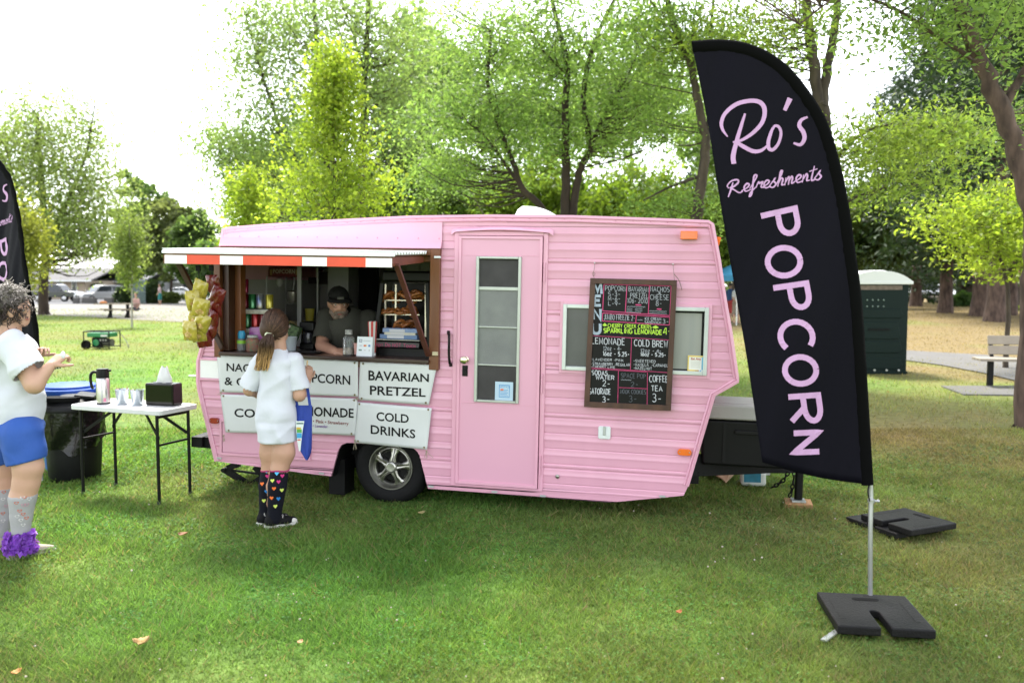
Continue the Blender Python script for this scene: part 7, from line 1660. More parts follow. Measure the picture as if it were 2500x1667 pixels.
F1 = trim_faces(V1, F1, J(22, 817), np.array([.15, 0, 1.]), J(22, 805), .10)
SV = []
for a, b, r0, r1, e, n_ in ((J(30, 842, -.12), J(82, 922, -.165), .088, .096, J(69, 905, -.165), np.array([.62, 0, -.78])), (J(20, 850, .12), J(60, 930, .15), .08, .085, J(50, 918, .15), np.array([.5, 0, -.85]))):
    v_, f_ = blob([('c', a, b, r0, r1)], .02, .0085, folds(c0, .006, (22, 12, 30), 4)); f_ = trim_faces(v_, f_, e, n_); SV.append((v_, f_))
blob_obj('shirt', [(V1, F1)] + SV, shirtw, wom, wb_).modifiers.new('t', 'SOLIDIFY').thickness = .004
shortm = mat('royal blue cotton', (.022, .085, .36), .8, var=.12, vscale=7, bump=.7, bscale=13)
c0 = J(30, 1080)
P = [('e', J(28, 1040), (.185, .165, .09)), ('c', J(52, 1060, -.08), J(67, 1135, -.09), .122, .112), ('c', J(2, 1060, .08), J(-2, 1130, .09), .122, .112)]
V1, F1 = blob(P, .03, .009, folds(c0, .004, (30, 12, 26), 12), cut=[(J(66, 1126, -.09), (.22, 0, -1))])
blob_obj('shorts', [(V1, F1)], shortm, wom, wb_)
gsock = mat('grey knit sock', (.34, .335, .35), .9, var=.08, vscale=30, bump=.2, bscale=160)
HL = {0: [(66, 1212, 'r'), (48, 1216, 'w'), (75, 1222, 'w'), (35, 1230, 'r'), (57, 1238, 'p'), (70, 1234, 'p'), (45, 1250, 'r'), (60, 1258, 'r'), (36, 1262, 'w'), (68, 1268, 'r'), (47, 1274, 'w'), (57, 1286, 'w')], 1: [(12, 1205, 'r'), (4, 1222, 'w'), (14, 1240, 'p'), (6, 1258, 'r'), (11, 1275, 'w')]}
for i_, Lg in enumerate((Ln, Lf)):
    P = [('c', Lg[i], Lg[i + 1], rw[i] + .004, rw[i + 1] + .004, None, .01) for i in range(2, 5)]; top = J(0, 1196)[2]
    Vs, Fs = blob(P, .01, .0085, cut=[(np.array([0, 0, top]), (0, 0, 1))]); so = blob_obj('sock', [(Vs, Fs)], gsock, wom, wb_)
    for (u, v, cl) in HL[i_]:
        c = nearest_surface(Vs, u, v); out = nrm(CAMP - c); rt2 = nrm(np.cross([0, 0, 1], out)); mb = MB()
        P1, _ = wrap(Vs, c, .013, HEART, rt2, np.array([0, 0, .8]), out); P2, _ = wrap(Vs, c, .0085, HEART, rt2, np.array([0, 0, .8]), out); n = len(HEART)
        mb.add(np.array(P1[1:] + P2[1:]) - wb_, [(k, (k + 1) % n, n + (k + 1) % n, n + k) for k in range(n)]).build('heart_outline', mat('heart ' + cl + ' line', {'r': (.50, .12, .07), 'w': (.58, .56, .56), 'p': (.48, .25, .32)}[cl], .9), so)
beige = mat('beige canvas', (.42, .36, .29), .85, var=.1, vscale=12, bump=.15, bscale=120); soleg = mat('striped sole', (.36, .34, .32), .6)
for Lg, toe in ((Ln, G(131, 1345)), (Lf, G(70, 1312))):
    an = Lg[5]; hp = np.array([an[0], an[1], 0]); d = nrm(np.array([toe[0] - hp[0], toe[1] - hp[1], 0])); ln = .19 if Lg is Ln else .17; sd = np.array([-d[1], d[0], 0]); q = lambda a, b, z: hp + d * a + sd * b + np.array([0, 0, z])
    sh = blob_obj('shoe', [blob([('c', q(-.03, 0, .045), q(.06, 0, .045), .042, .038), ('c', q(.06, 0, .042), q(ln - .02, 0, .026), .038, .020, ((0, 0, 1), 1.1))], .02, .0065, cut=[(np.array([0, 0, .014]), (0, 0, -1))])], beige, wom, wb_)
    blob_obj('sole', [blob([('c', q(-.04, 0, .012), q(ln - .02, 0, .012), .042, .030, ((0, 0, 1), 2))], .01, .006, cut=[(np.array([0, 0, .002]), (0, 0, -1)), (np.array([0, 0, .02]), (0, 0, 1))])], soleg, sh, wb_)
# purple ruffle round the ankle
r = np.random.default_rng(21); mb = MB(); ce = J(50, 1322, -.09)
for k in range(380):
    a = r.random() * 6.283; z = (r.random() - .5) * .115; R_ = .046 + .036 * r.random() + .010 * (z < 0); p = ce + np.array([math.cos(a) * R_, math.sin(a) * R_ * .95, z]); s = .016 + .014 * r.random(); x, y, _ = frame(r.normal(size=3) + np.array([math.cos(a), math.sin(a), 0]))
    t = r.random() * 6; x2 = x * math.cos(t) + y * math.sin(t); y2 = -x * math.sin(t) + y * math.cos(t); nz_ = np.cross(x2, y2)
    mb.add([p - wb_ - x2 * s, p - wb_ - y2 * s * .7 + nz_ * s * .35, p - wb_ + x2 * s, p - wb_ + y2 * s * .7 + nz_ * s * .35], [(0, 1, 2, 3)])
tag(mb.build('ankle_ruffle', mat('purple tulle', (.33, .10, .70), .5, var=.4, vscale=40, transl=.35), wom), kind='stuff')
# curly hair: shell plus coils
r = np.random.default_rng(31); hc = J(20, 738)
Vc, Fc = blob([('e', hc, (.112, .110, .118)), ('e', J(5, 765), (.08, .095, .07))], .03, .008, lambda P_: .006 * np.sin((P_ - hc)[:, 0] * 60) * np.sin((P_ - hc)[:, 2] * 70 + 1) * np.sin((P_ - hc)[:, 1] * 55))
cc = Vc[Fc].mean(1); Fc = Fc[~(((cc - J(50, 765)) @ nrm(np.array([1., 0, -.55])) > 0))]
mb = MB()
for k in range(520):
    d = r.normal(size=3); d[1] = -abs(d[1]) if r.random() < .7 else d[1]; d = nrm(d); p = hc + d * np.array([.108, .108, .112])
    if np.dot(p - J(54, 762), nrm(np.array([1., 0, -.5]))) > .005 or p[2] < J(0, 782)[2]: continue
    ln = .035 + .045 * r.random(); rc_ = .006 + .005 * r.random(); ph = r.random() * 6; t1 = nrm(np.cross(d, r.normal(size=3))); gd = nrm(d * .55 + np.array([.25, 0, -.6]) + .5 * r.normal(size=3)); t2 = np.cross(gd, t1); pth = []
    for i in range(0, 11, 2): f = i / 10; pth.append(p + gd * ln * f + (t1 * math.cos(ph + f * 9) + nrm(t2) * math.sin(ph + f * 9)) * rc_ * (.4 + f))
    mb.tube(np.array(pth) - wb_, np.linspace(.0038, .0018, len(pth)), 4, caps=False)
Va = np.concatenate([Vc - wb_, np.array(mb.v)]); Fa = np.concatenate([Fc, np.array(mb.f) + len(Vc)])
me = big_mesh('hair', Va, Fa, 4); t = np.clip((Va[:, 2] - (hc[2] - .06)) / .16, 0, 1)[:, None] ** 1.3; g_ = np.repeat(np.exp(r.normal(size=len(Va) // 4 + 1) * .4), 4)[:len(Va), None]
vcol(me, 'Col', (np.array([.035, .022, .020]) * (1 - t) + np.array([.21, .185, .165]) * t) * g_); finish('hair', me, mat('curly hair', (.1, .1, .1), .5, attr='Col'), wom, smooth=180)
# what she holds
p = J(143, 890, -.10); tr_ = empty('paper_tray', p, label='small black and white checked paper tray held by the woman', cat='paper tray')
chk = [mat('tray white', (.62, .62, .62), .6), mat('tray black', (.02, .02, .022), .6)]; q4 = [J(131, 902, -.10) - p, J(149, 899, -.09) - p, J(147, 893, -.02) - p, J(133, 895, -.02) - p]
V = [[q4[0] * (1 - f) * (1 - g_) + q4[1] * f * (1 - g_) + q4[2] * f * g_ + q4[3] * (1 - f) * g_ + np.array([0, 0, .012 * (2 * g_ - 1) ** 2]) for f in np.linspace(0, 1, 7)] for g_ in np.linspace(0, 1, 4)]
for m_ in (0, 1):
    mb = MB()
    for i in range(3):
        for j in range(6):
            if (i + j) % 2 == m_: mb.add([V[i][j], V[i][j + 1], V[i + 1][j + 1], V[i + 1][j]], [(0, 1, 2, 3)])
    tag(mb.build('checker_squares', chk[m_], tr_), kind='stuff')
wl = J(131, 905, -.11) - p; wr2 = J(149, 902, -.10) - p
for j in range(6):
    a_, b_ = q4[0] + (q4[1] - q4[0]) * j / 6, q4[0] + (q4[1] - q4[0]) * (j + 1) / 6; MB().add([a_, b_, b_ + [0, -.012, .022], a_ + [0, -.012, .022]], [(0, 1, 2, 3)]).build('tray_side', chk[j % 2], tr_)
p = J(154, 866, -.10); sp_ = empty('plastic_spoon', p, label='white plastic spoon held up by the woman', cat='spoon')
MB().ball((0, 0, 0), .020, 12, 8, (.8, .35, 1.1)).build('bowl', mat('white spoon', (.66, .68, .7), .3), sp_, smooth=180); MB().bar((-.006, 0, -.016), J(146, 884, -.09) - p, .006, .003).build('stem', MATS['white spoon'], sp_)

# ------------------------------------------------------------------ man behind the counter (trailer frame, then world)
def M(u, v, y): return TW(*T3(u, v, y))
mbase = TW(T(848, 815, .5)[0], .62, .47); man = empty('person', mbase, label='bearded man in dark cap and olive T-shirt leaning on the counter', cat='person')
sk3 = skinmat('man', (.42, .225, .155)); hcn = M(826, 738, .40)
fw_ = nrm(TEX * .50 - TEY * .82 - TEZ * .25); up_ = nrm(TEZ + fw_ * .25); rt_ = np.cross(fw_, up_); RM = np.stack([rt_, fw_, up_], 1)
def hq(a, b, c): return hcn + rt_ * a + fw_ * b + up_ * c
P = [('e', hcn, (.076, .094, .112), RM), ('e', hq(0, .030, -.075), (.055, .060, .050), RM), ('e', hq(0, .100, -.022), (.015, .020, .022), RM), ('c', hq(0, .092, .015), hq(0, .098, -.02), .009, .012), ('e', hq(-.076, -.005, -.012), (.012, .020, .030), RM), ('e', hq(.076, -.005, -.012), (.012, .020, .030), RM), ('e', hq(.03, .085, -.035), (.025, .018, .02), RM), ('e', hq(-.03, .085, -.035), (.025, .018, .02), RM),
     ('c', hq(0, -.03, -.09), M(842, 800, .48), .062, .075), ('c', M(850, 815, .52), M(852, 900, .66), .13, .15),
     ('c', M(793, 788, .42), M(786, 842, .30), .058, .052), ('c', M(786, 845, .28), M(818, 858, .10), .050, .036), ('c', M(905, 790, .50), M(908, 850, .34), .058, .05), ('c', M(908, 850, .34), M(848, 862, .16), .048, .036),
     ('c', TW(T(850, 860, .6)[0] - .1, .68, 1.0), TW(T(850, 860, .6)[0] - .12, .70, .50), .09, .06), ('c', TW(T(850, 860, .6)[0] + .1, .68, 1.0), TW(T(850, 860, .6)[0] + .12, .70, .50), .09, .06)]
bm_ = blob(P, .018, .010)
hm1 = hand(M(818, 858, .10), TEX * 1. - TEY * .35 + TEZ * .05, (-TEY * .5 + TEZ * .85), 1, 1.05, 1.15, thumb=.9); hm2 = hand(M(850, 862, .16), -TEX * .9 - TEY * .6, (-TEY * .3 + TEZ), -1, 1.05, .9)
blob_obj('body', [bm_, hm1, hm2], sk3, man, mbase)
c0 = M(848, 820, .5)
P = [('e', M(848, 795, .52), (.235, .14, .12), None), ('c', M(848, 800, .50), M(852, 900, .66), .185, .175), ('c', M(838, 785, .46), M(842, 800, .48), .088, .10)]
V1, F1 = blob(P, .05, .011, folds(c0, .005, (20, 10, 24), 15)); F1 = trim_faces(V1, F1, M(833, 777, .44), M(828, 760, .42) - M(842, 800, .48), M(830, 768, .42), .10)
SV = []
for a, b, r0, r1, e in ((M(800, 778, .46), M(782, 846, .28), .092, .080, M(784, 834, .31)), (M(902, 782, .52), M(909, 848, .35), .092, .080, M(908, 838, .37))):
    v_, f_ = blob([('c', a, b, r0, r1)], .02, .009, folds(c0, .005, seed=2)); f_ = trim_faces(v_, f_, e, b - a); SV.append((v_, f_))
blob_obj('shirt', [(V1, F1)] + SV, mat('olive T-shirt', (.040, .040, .030), .85, var=.1, vscale=6, bump=.1, bscale=100), man, mbase)
cap = mat('charcoal cap', (.030, .029, .030), .8, bump=.15, bscale=150)
V1, F1 = blob([('e', hq(0, -.004, .042), (.086, .104, .090), RM)], .01, .006, cut=[(hq(0, 0, .046), -up_ + fw_ * .12)])
capo = blob_obj('cap', [(V1, F1)], cap, man, mbase)
P = []
for a in np.linspace(-1.15, 1.15, 15):
    row = []
    for q_ in (0., .5, 1.): R_ = .088 + q_ * .062 * math.cos(a * .9); row.append(hq(math.sin(a) * (R_ if q_ == 0 else R_ * .92), math.cos(a) * R_ + .012 * q_ - .0, (.056 - .014 * q_) - .018 * (math.sin(a) ** 2) * q_) - mbase)
    P.append(row)
MB().grid(P).build('brim', cap, capo, smooth=180).modifiers.new('t', 'SOLIDIFY').thickness = .005
MB().ball(hq(0, 0, .133) - mbase, .007, 8, 6).build('cap_button', cap, capo, smooth=180)
MB().box(hq(0, .101, .062) - mbase, (.05, .004, .022), RM).build('cap_patch', mat('cap emblem', (.10, .095, .085), .8, var=.4, vscale=50), capo)
mb = MB()
for s in (-1, 1): mb.tube([hq(s * .032 + .025 * math.cos(a) * (1 + .12 * math.cos(2 * a)), .098 - .010 * abs(math.cos(a)) * (s * math.cos(a) > 0), .004 + .019 * math.sin(a)) - mbase for a in np.linspace(0, 6.283, 20)], .0017, 6, caps=False); mb.tube([hq(s * .058, .090, .008) - mbase, hq(s * .080, .03, .008) - mbase, hq(s * .078, -.02, .002) - mbase], .0024, 5)
mb.tube([hq(-.008, .101, .008) - mbase, hq(.008, .101, .008) - mbase], .0028, 5); mb.build('glasses', mat('black frame', (.01, .01, .011), .3), man, smooth=60)
for s in (-1, 1): MB().ball(hq(s * .031, .079, .004) - mbase, .011, 10, 8).build('eye', mat('eye white', (.45, .42, .40), .25), man, smooth=180); MB().ball(hq(s * .031 + .002, .088, .003) - mbase, .0045, 8, 6).build('pupil', mat('pupil', (.02, .015, .012), .2), man, smooth=180)
bd = mat('greying beard', (.26, .205, .17), .9, col2=(.11, .07, .05), vscale=45, bump=.6, bscale=120)
V1, F1 = blob([('e', hq(0, .052, -.102), (.048, .042, .034), RM), ('c', hq(-.058, .035, -.070), hq(-.022, .082, -.098), .020, .020), ('c', hq(.058, .035, -.070), hq(.022, .082, -.098), .020, .020), ('c', hq(-.028, .094, -.055), hq(.028, .094, -.055), .011, .011), ('c', hq(-.03, .09, -.06), hq(-.024, .08, -.095), .012, .014), ('c', hq(.03, .09, -.06), hq(.024, .08, -.095), .012, .014)], .012, .005, lambda P_: .0016 * np.sin(P_[:, 0] * 300) * np.sin(P_[:, 2] * 260))
blob_obj('beard', [(V1, F1)], bd, man, mbase)
MB().ball(hq(0, .096, -.073) - mbase, .014, 10, 8, (1.5, .5, .4)).build('mouth', mat('lips man', (.30, .10, .085), .5), man, smooth=180)
MB().lathe([(.014, 0), (.014, .01)], (0, 0, 0), 8).build('watch', black, man) if False else None

# ------------------------------------------------------------------ small figures far away
def figure(base, h, yaw, shirt, pants, label, sit=False, skin=(.42, .25, .17), hair=(.05, .03, .02), grp=None):
    root = empty('person', base, (0, 0, yaw), label, 'person', grp); k = h / 1.7; z = 0.; S = lambda *p: np.array(p) * k
    hip = .92 if not sit else .47
    sh_ = hip + .52; hd_ = sh_ + .26
    P = [('e', S(.02, 0, hd_), (.08 * k, .072 * k, .11 * k)), ('c', S(.0, 0, sh_ + .02), S(.01, 0, hd_ - .08), .055 * k, .05 * k)]
    for s in (-1, 1):
        P += [('c', S(0, s * .19, sh_ - .03), S(.02, s * .23, sh_ - .32), .048 * k, .042 * k), ('c', S(.02, s * .23, sh_ - .32), S(.16, s * .17, sh_ - .50), .04 * k, .03 * k), ('e', S(.20, s * .15, sh_ - .53), (.05 * k, .03 * k, .04 * k))]
        if sit: P += [('c', S(0, s * .1, .47), S(.42, s * .11, .47), .085 * k, .065 * k), ('c', S(.42, s * .11, .47), S(.40, s * .11, .06), .06 * k, .04 * k), ('c', S(.40, s * .11, .04), S(.56, s * .12, .035), .04 * k, .03 * k)]
        else: P += [('c', S(0, s * .09, .92), S(.06 * s, s * .10, .48), .09 * k, .06 * k), ('c', S(.06 * s, s * .10, .48), S(.02 * s, s * .10, .07), .058 * k, .038 * k), ('c', S(.02 * s, s * .10, .045), S(.02 * s + .15, s * .11, .035), .04 * k, .032 * k)]
    P += [('c', S(0, 0, hip), S(0, 0, sh_ - .05), .13 * k, .14 * k, ((1, 0, 0), 1.35))]
    V, F_ = blob(P, .03, .022); blob_obj('body', [(V, F_)], mat('skin far %.2f' % skin[0], skin, .6), root, (0, 0, 0))
    V, F_ = blob([('c', S(0, 0, hip + .03), S(0, 0, sh_ - .05), .15 * k, .155 * k, ((1, 0, 0), 1.3)), ('c', S(0, .17, sh_ - .03), S(.02, .22, sh_ - .22), .065 * k, .062 * k), ('c', S(0, -.17, sh_ - .03), S(.02, -.22, sh_ - .22), .065 * k, .062 * k)], .04, .022); blob_obj('shirt', [(V, F_)], mat('cloth %.2f%.2f' % shirt[:2], shirt, .85, var=.1), root, (0, 0, 0))
    Q = []
    for s in (-1, 1): Q += [('c', S(0, s * .1, .47), S(.36, s * .11, .47), .098 * k, .08 * k)] if sit else [('c', S(0, s * .09, .90), S(.06 * s, s * .10, .46), .105 * k, .075 * k)]
    V, F_ = blob(Q + [('c', S(0, -.08, hip + .02), S(0, .08, hip + .02), .12 * k, .12 * k)], .03, .022); blob_obj('trousers', [(V, F_)], mat('cloth %.2f%.2f' % pants[:2], pants, .85, var=.1), root, (0, 0, 0))
    V, F_ = blob([('e', S(-.015, 0, hd_ + .03), (.09 * k, .082 * k, .10 * k))], .02, .018, cut=[(S(.04, 0, hd_), (1, 0, -.6))]); blob_obj('hair', [(V, F_)], mat('hair %.2f' % hair[0], hair, .6), root, (0, 0, 0))
    return root
# ================================================================== things in the background
def car(u, v, yaw, col, label, kind='suv', Y=None, scale=1.):
    p = G(u, v); z = float(gz(p[0], p[1])); root = empty('parked_car', (p[0], p[1], z), (0, 0, yaw), label, 'car', 'cars parked beyond the lawn'); root.scale = (scale,) * 3
    paint = mat('car paint %.2f%.2f' % col[:2], col, .3, coat=.6, metal=.2); gls = mat('car glass', (.03, .035, .04), .08)
    if kind == 'suv': low = [(-2.25, .38), (-2.3, .75), (-2.22, .98), (-.95, 1.02), (1.0, 1.02), (1.15, .98), (2.1, .88), (2.28, .70), (2.3, .38)]; top = [(-2.12, 1.0), (-1.85, 1.62), (-1.5, 1.70), (.2, 1.70), (.55, 1.62), (1.15, 1.0)]
    elif kind == 'pickup': low = [(-2.7, .45), (-2.75, 1.05), (-.75, 1.08), (1.0, 1.08), (1.25, 1.08), (2.35, 1.02), (2.55, .85), (2.58, .45)]; top = [(-.85, 1.06), (-.7, 1.72), (-.4, 1.80), (.45, 1.80), (.7, 1.72), (1.25, 1.06)]
    else: low = [(-2.1, .32), (-2.15, .70), (-2.0, .90), (-1.2, .95), (.9, .92), (1.1, .88), (1.95, .76), (2.12, .60), (2.15, .32)]; top = [(-1.75, .92), (-1.15, 1.36), (-.8, 1.43), (.0, 1.43), (.35, 1.36), (1.05, .90)]
    MB().prism(low, -.88, .88).build('body', paint, root, bevel=.09, seg=3)
    n = len(top); V = [(p_[0], -.82 + (p_[1] - .95) * .16, p_[1]) for p_ in top] + [(p_[0], .82 - (p_[1] - .95) * .16, p_[1]) for p_ in top]
    MB().add(V, [tuple(range(n)), tuple(range(2 * n - 1, n - 1, -1))] + [(i, i + n, (i + 1) % n + n, (i + 1) % n) for i in range(n)]).build('cabin', paint, root, bevel=.06, seg=2)
    zt = top[2][1]; zb = top[0][1]
    for s in (-1, 1):
        q = lambda x, z_: (x, s * (.822 - (z_ - .95) * .16 + .012), z_)
        x0, x1 = top[1][0] + .12, top[-2][0] - .05
        for a0, a1, b0, b1 in ((top[0][0] + .45, -.2 + (x0 + x1) / 2 + .15, x0 + .2, (x0 + x1) / 2 - .04), ((x0 + x1) / 2 + .03, top[-1][0] - .28, (x0 + x1) / 2 + .04, x1 - .02)): MB().add([q(a0, zb + .10), q(a1, zb + .10), q(b1, zt - .13), q(b0, zt - .13)], [(0, 1, 2, 3)]).build('side_window', gls, root)
    a, b = np.array([top[-2][0], 0, top[-2][1]]), np.array([top[-1][0], 0, top[-1][1]]); n_ = nrm(np.cross([0, 1, 0], b - a)) * -1; n_ = n_ if n_[2] > 0 else -n_
    MB().add([a * .88 + b * .12 + [0, -.64, 0] + n_ * .02, a * .88 + b * .12 + [0, .64, 0] + n_ * .02, a * .12 + b * .88 + [0, .74, 0] + n_ * .02, a * .12 + b * .88 + [0, -.74, 0] + n_ * .02], [(0, 1, 2, 3)]).build('windscreen', gls, root)
    fx = low[-1][0]
    MB().bx(fx - .02, fx + .025, -.55, .55, low[-1][1] + .14, low[-1][1] + .34).build('grille', mat('grille', (.02, .02, .02), .4), root, bevel=.01)
    MB().bx(fx - .05, fx + .03, -.8, .8, low[-1][1] - .02, low[-1][1] + .10).build('bumper', mat('dark bumper', (.05, .05, .052), .5), root, bevel=.02)
    MB().bx(fx + .026, fx + .034, -.26, .26, low[-1][1] + .06, low[-1][1] + .17).build('number_plate', mat('plate white', (.6, .6, .6), .5), root)
    for s in (-1, 1): MB().box((fx - .12, s * .68, low[-3][1] - .14), (.22, .30, .13)).build('headlight', mat('lamp glass', (.6, .62, .64), .1), root, bevel=.03)
    for s in (-1, 1): MB().box((1.05 if kind != 'pickup' else 1.15, s * .97, zb + .12), (.12, .2, .13)).build('wing_mirror', paint, root, bevel=.03)
    for x in (-1.42, 1.40):
        for s in (-1, 1):
            wr_ = MB().lathe([(.36, -.1), (.36, .1), (.33, .12), (.24, .115), (.22, .10), (.001, .10)], (x, s * .80, .34), 24, np.array([[1, 0, 0], [0, 0, s], [0, 1, 0]])).build('wheel', rubber, root, smooth=40); MB().lathe([(.23, .115), (.20, .13), (.06, .12), (.001, .125)], (x, s * .80, .34), 16, np.array([[1, 0, 0], [0, 0, s], [0, 1, 0]])).build('hub', mat('alloy hub', (.42, .42, .43), .3, metal=.8), wr_, smooth=40)
    return root
car(138, 736, rad(-4), (.035, .036, .04), 'dark pickup truck parked behind the trunk of the shade tree', 'pickup')
car(250, 739, rad(-128), (.34, .34, .35), 'silver SUV facing the lawn left of the picnic table')
car(432, 727, rad(200), (.62, .62, .61), 'white car half hidden by the yellow crisp bags', 'sedan')
car(470, 718, rad(190), (.60, .61, .62), 'white van like car further back behind the awning strut', 'suv')
car(2256, 750, rad(-100), (.40, .42, .46), 'pale blue grey car between the conifer trunks', 'suv')
car(2285, 750, rad(-80), (.60, .62, .62), 'white car right beside the pale blue one under the conifers', 'sedan')
car(2205, 748, rad(-95), (.58, .60, .62), 'white car hidden mostly behind the portable toilet', 'suv')
# concrete wheel stops and bollards
def stop(u0, u1, v, label):
    a, b = G(u0, v), G(u1, v); o = MB().box((0, 0, .28), (np.linalg.norm(b - a), .5, .56), None, .9).build('concrete_block', mat('dark weathered concrete', (.10, .095, .09), .9, var=.3, vscale=3), None, bevel=.05); o.location = ((a + b) / 2); tag(o, label, 'concrete block', 'blocks along the parking lot')
stop(180, 197, 741, 'short dark concrete block left of the silver SUV'); stop(202, 236, 741, 'long dark concrete block in front of the silver SUV'); stop(256, 277, 742, 'dark concrete block right of the silver SUV nose')
def post(u, v, h, r_, label, c):
    p = G(u, v); root = empty('bollard', p, label=label, cat='bollard'); MB().cyl((0, 0, 0), (0, 0, h), r_, n=14).build('post', mat('post %.2f' % c[0], c, .7, var=.2), root, smooth=60); MB().ball((0, 0, h), r_ * 1.05, 12, 8, (1, 1, .6)).build('post_cap', mat('post %.2f' % c[0], c), root, smooth=180)
post(455, 738, 1.15, .13, 'grey bollard at the pavement edge behind the crisp bags', (.16, .17, .18)); post(198, 741, .6, .12, 'small pale bollard between the concrete blocks', (.45, .43, .42)); post(357, 741, 2.2, .14, 'tall round fence post beside the shrubs', (.20, .22, .23))
# houses
def house(u0, u1, vb, vw, vr, Y, wallc, roofc, label, wins, door=None, over=.8):
    a, b = atY(u0, 700, Y), atY(u1, 700, Y); zw, zr = atY(u0, vw, Y)[2], atY(u0, vr, Y)[2]; cx = (a[0] + b[0]) / 2; hw = (b[0] - a[0]) / 2; D_ = 5.
    root = empty('house', (cx, Y, 0), label=label, cat='house')
    MB().bx(-hw, hw, 0, 2 * D_, 0, zw).build('wall', mat('wall %.2f%.2f' % wallc[:2], wallc, .85, var=.08, vscale=1), root)
    rm = mat('roof %.2f' % roofc[0], roofc, .9, var=.25, vscale=2, bump=.3, bscale=12); ov = over
    MB().add([(-hw - ov, -ov, zw - .1), (hw + ov, -ov, zw - .1), (hw + ov, D_, zr), (-hw - ov, D_, zr), (hw + ov, 2 * D_ + ov, zw - .1), (-hw - ov, 2 * D_ + ov, zw - .1), (-hw - ov, -ov, zw + .08), (hw + ov, -ov, zw + .08), (hw + ov, D_, zr + .18), (-hw - ov, D_, zr + .18), (hw + ov, 2 * D_ + ov, zw + .08), (-hw - ov, 2 * D_ + ov, zw + .08)],
             [(6, 7, 8, 9), (9, 8, 10, 11), (0, 1, 2, 3), (3, 2, 4, 5), (0, 1, 7, 6), (0, 3, 9, 6), (1, 2, 8, 7), (3, 5, 11, 9), (2, 4, 10, 8), (4, 5, 11, 10)]).build('roof', rm, root)
    MB().bx(-hw - ov, hw + ov, -ov - .12, -ov - .005, zw - .12, zw + .06).build('gutter', white, root)
    for f0, f1, z0, z1 in wins:
        w_ = MB().bx(-hw + 2 * hw * f0 - .08, -hw + 2 * hw * f1 + .08, -.05, -.003, z0 - .08, z1 + .08).build('window', white, root); MB().bx(-hw + 2 * hw * f0, -hw + 2 * hw * f1, -.07, -.052, z0, z1).build('pane', mat('far pane', (.05, .055, .06), .1), w_)
    if door: f0, f1, z1 = door; d_ = MB().bx(-hw + 2 * hw * f0, -hw + 2 * hw * f1, -.06, -.003, 0.02, z1).build('door', mat('house door', (.30, .11, .03), .6), root); MB().ball((-hw + 2 * hw * f1 - .15, -.1, 1.0), .05, 8, 6).build('handle', alu, d_)
    return root
house(110, 208, 735, 685, 655, 100, (.46, .37, .28), (.13, .125, .125), 'low cream house with pale grey roof behind the silver SUV', [(.30, .42, .6, 2.0), (.68, .78, .4, 2.4)], over=1.5)
house(235, 345, 735, 687, 660, 108, (.30, .30, .31), (.16, .16, .17), 'grey house with orange door behind the sapling', [(.62, .74, .9, 2.2), (.05, .14, .9, 2.0)], (.28, .46, 1.9))
house(372, 560, 735, 688, 655, 118, (.50, .50, .50), (.15, .16, .17), 'long white house behind the white cars', [(.1, .22, 1., 2.2), (.4, .52, 1., 2.2), (.7, .82, 1., 2.2)])
house(-220, 60, 735, 688, 655, 110, (.42, .36, .30), (.12, .12, .12), 'brown house at far left behind the flag', [(.3, .4, 1., 2.2), (.7, .8, 1., 2.2)])
# shrubs and hedge
def shrub(u, v, w_, h_, seed, cols, label, Y=None, npc=150):
    p = G(u, v); k = p[1] / F_PX; R_ = w_ * k; hh = h_ * k; r = np.random.default_rng(seed); root = empty('shrub', (p[0], p[1], 0), label=label, cat='shrub', group='shrubs along the far pavement')
    C = np.stack([r.normal(size=40) * R_ * .45, r.normal(size=40) * R_ * .35, hh * (.12 + .8 * r.random(40))], 1); finish('foliage', leaves_mesh('foliage', C, (R_ * .22, R_ * .22, hh * .16), npc, .16, cols, r, .2, .6), L4, root)
    mb = MB()
    for i in range(0, 40, 5): mb.tube([np.array([0, 0, 0.]), C[i] * .5, C[i]], [.04, .03, .01], 5)
    mb.build('stems', barkd, root)
DG = [(.030, .055, .022), (.075, .11, .035)]
shrub(303, 741, 17, 36, 1, DG, 'dark blue green shrub left of the chain fence'); shrub(376, 741, 24, 48, 2, DG, 'rounded dark shrub right of the tall fence post'); shrub(412, 741, 20, 26, 3, [(.07, .11, .03), (.13, .16, .04)], 'low paler shrub beside the walking person'); shrub(226, 730, 26, 34, 4, [(.05, .10, .03), (.11, .16, .04)], 'clipped green hedge above the silver SUV', npc=120); shrub(252, 728, 12, 52, 5, [(.07, .12, .04), (.13, .18, .06)], 'upright light green shrub between the houses'); shrub(2350, 762, 26, 40, 6, [(.05, .11, .03), (.10, .17, .05)], 'green bush among the conifer trunks'); shrub(2490, 775, 18, 22, 7, [(.12, .17, .03), (.2, .25, .04)], 'small bright bush at the right end of the bank')
# chain fence with green slats
a, b = G(322, 742), G(356, 742); fn = empty('chain_fence', a, (0, 0, math.atan2(b[1] - a[1], b[0] - a[0])), 'grey green slatted chain fence beside the shrubs', 'fence'); Lf_ = np.linalg.norm(b - a)
for k in range(16): MB().bx(Lf_ * k / 16 + .012, Lf_ * (k + 1) / 16 - .012, -.01, .01, .08, 2.15).build('slat', mat('fence slat', (.11, .16, .15), .7, var=.2), fn)
for z in (.1, 1.1, 2.15): MB().cyl((0, .03, z), (Lf_, .03, z), .03, n=8).build('rail', alu, fn)
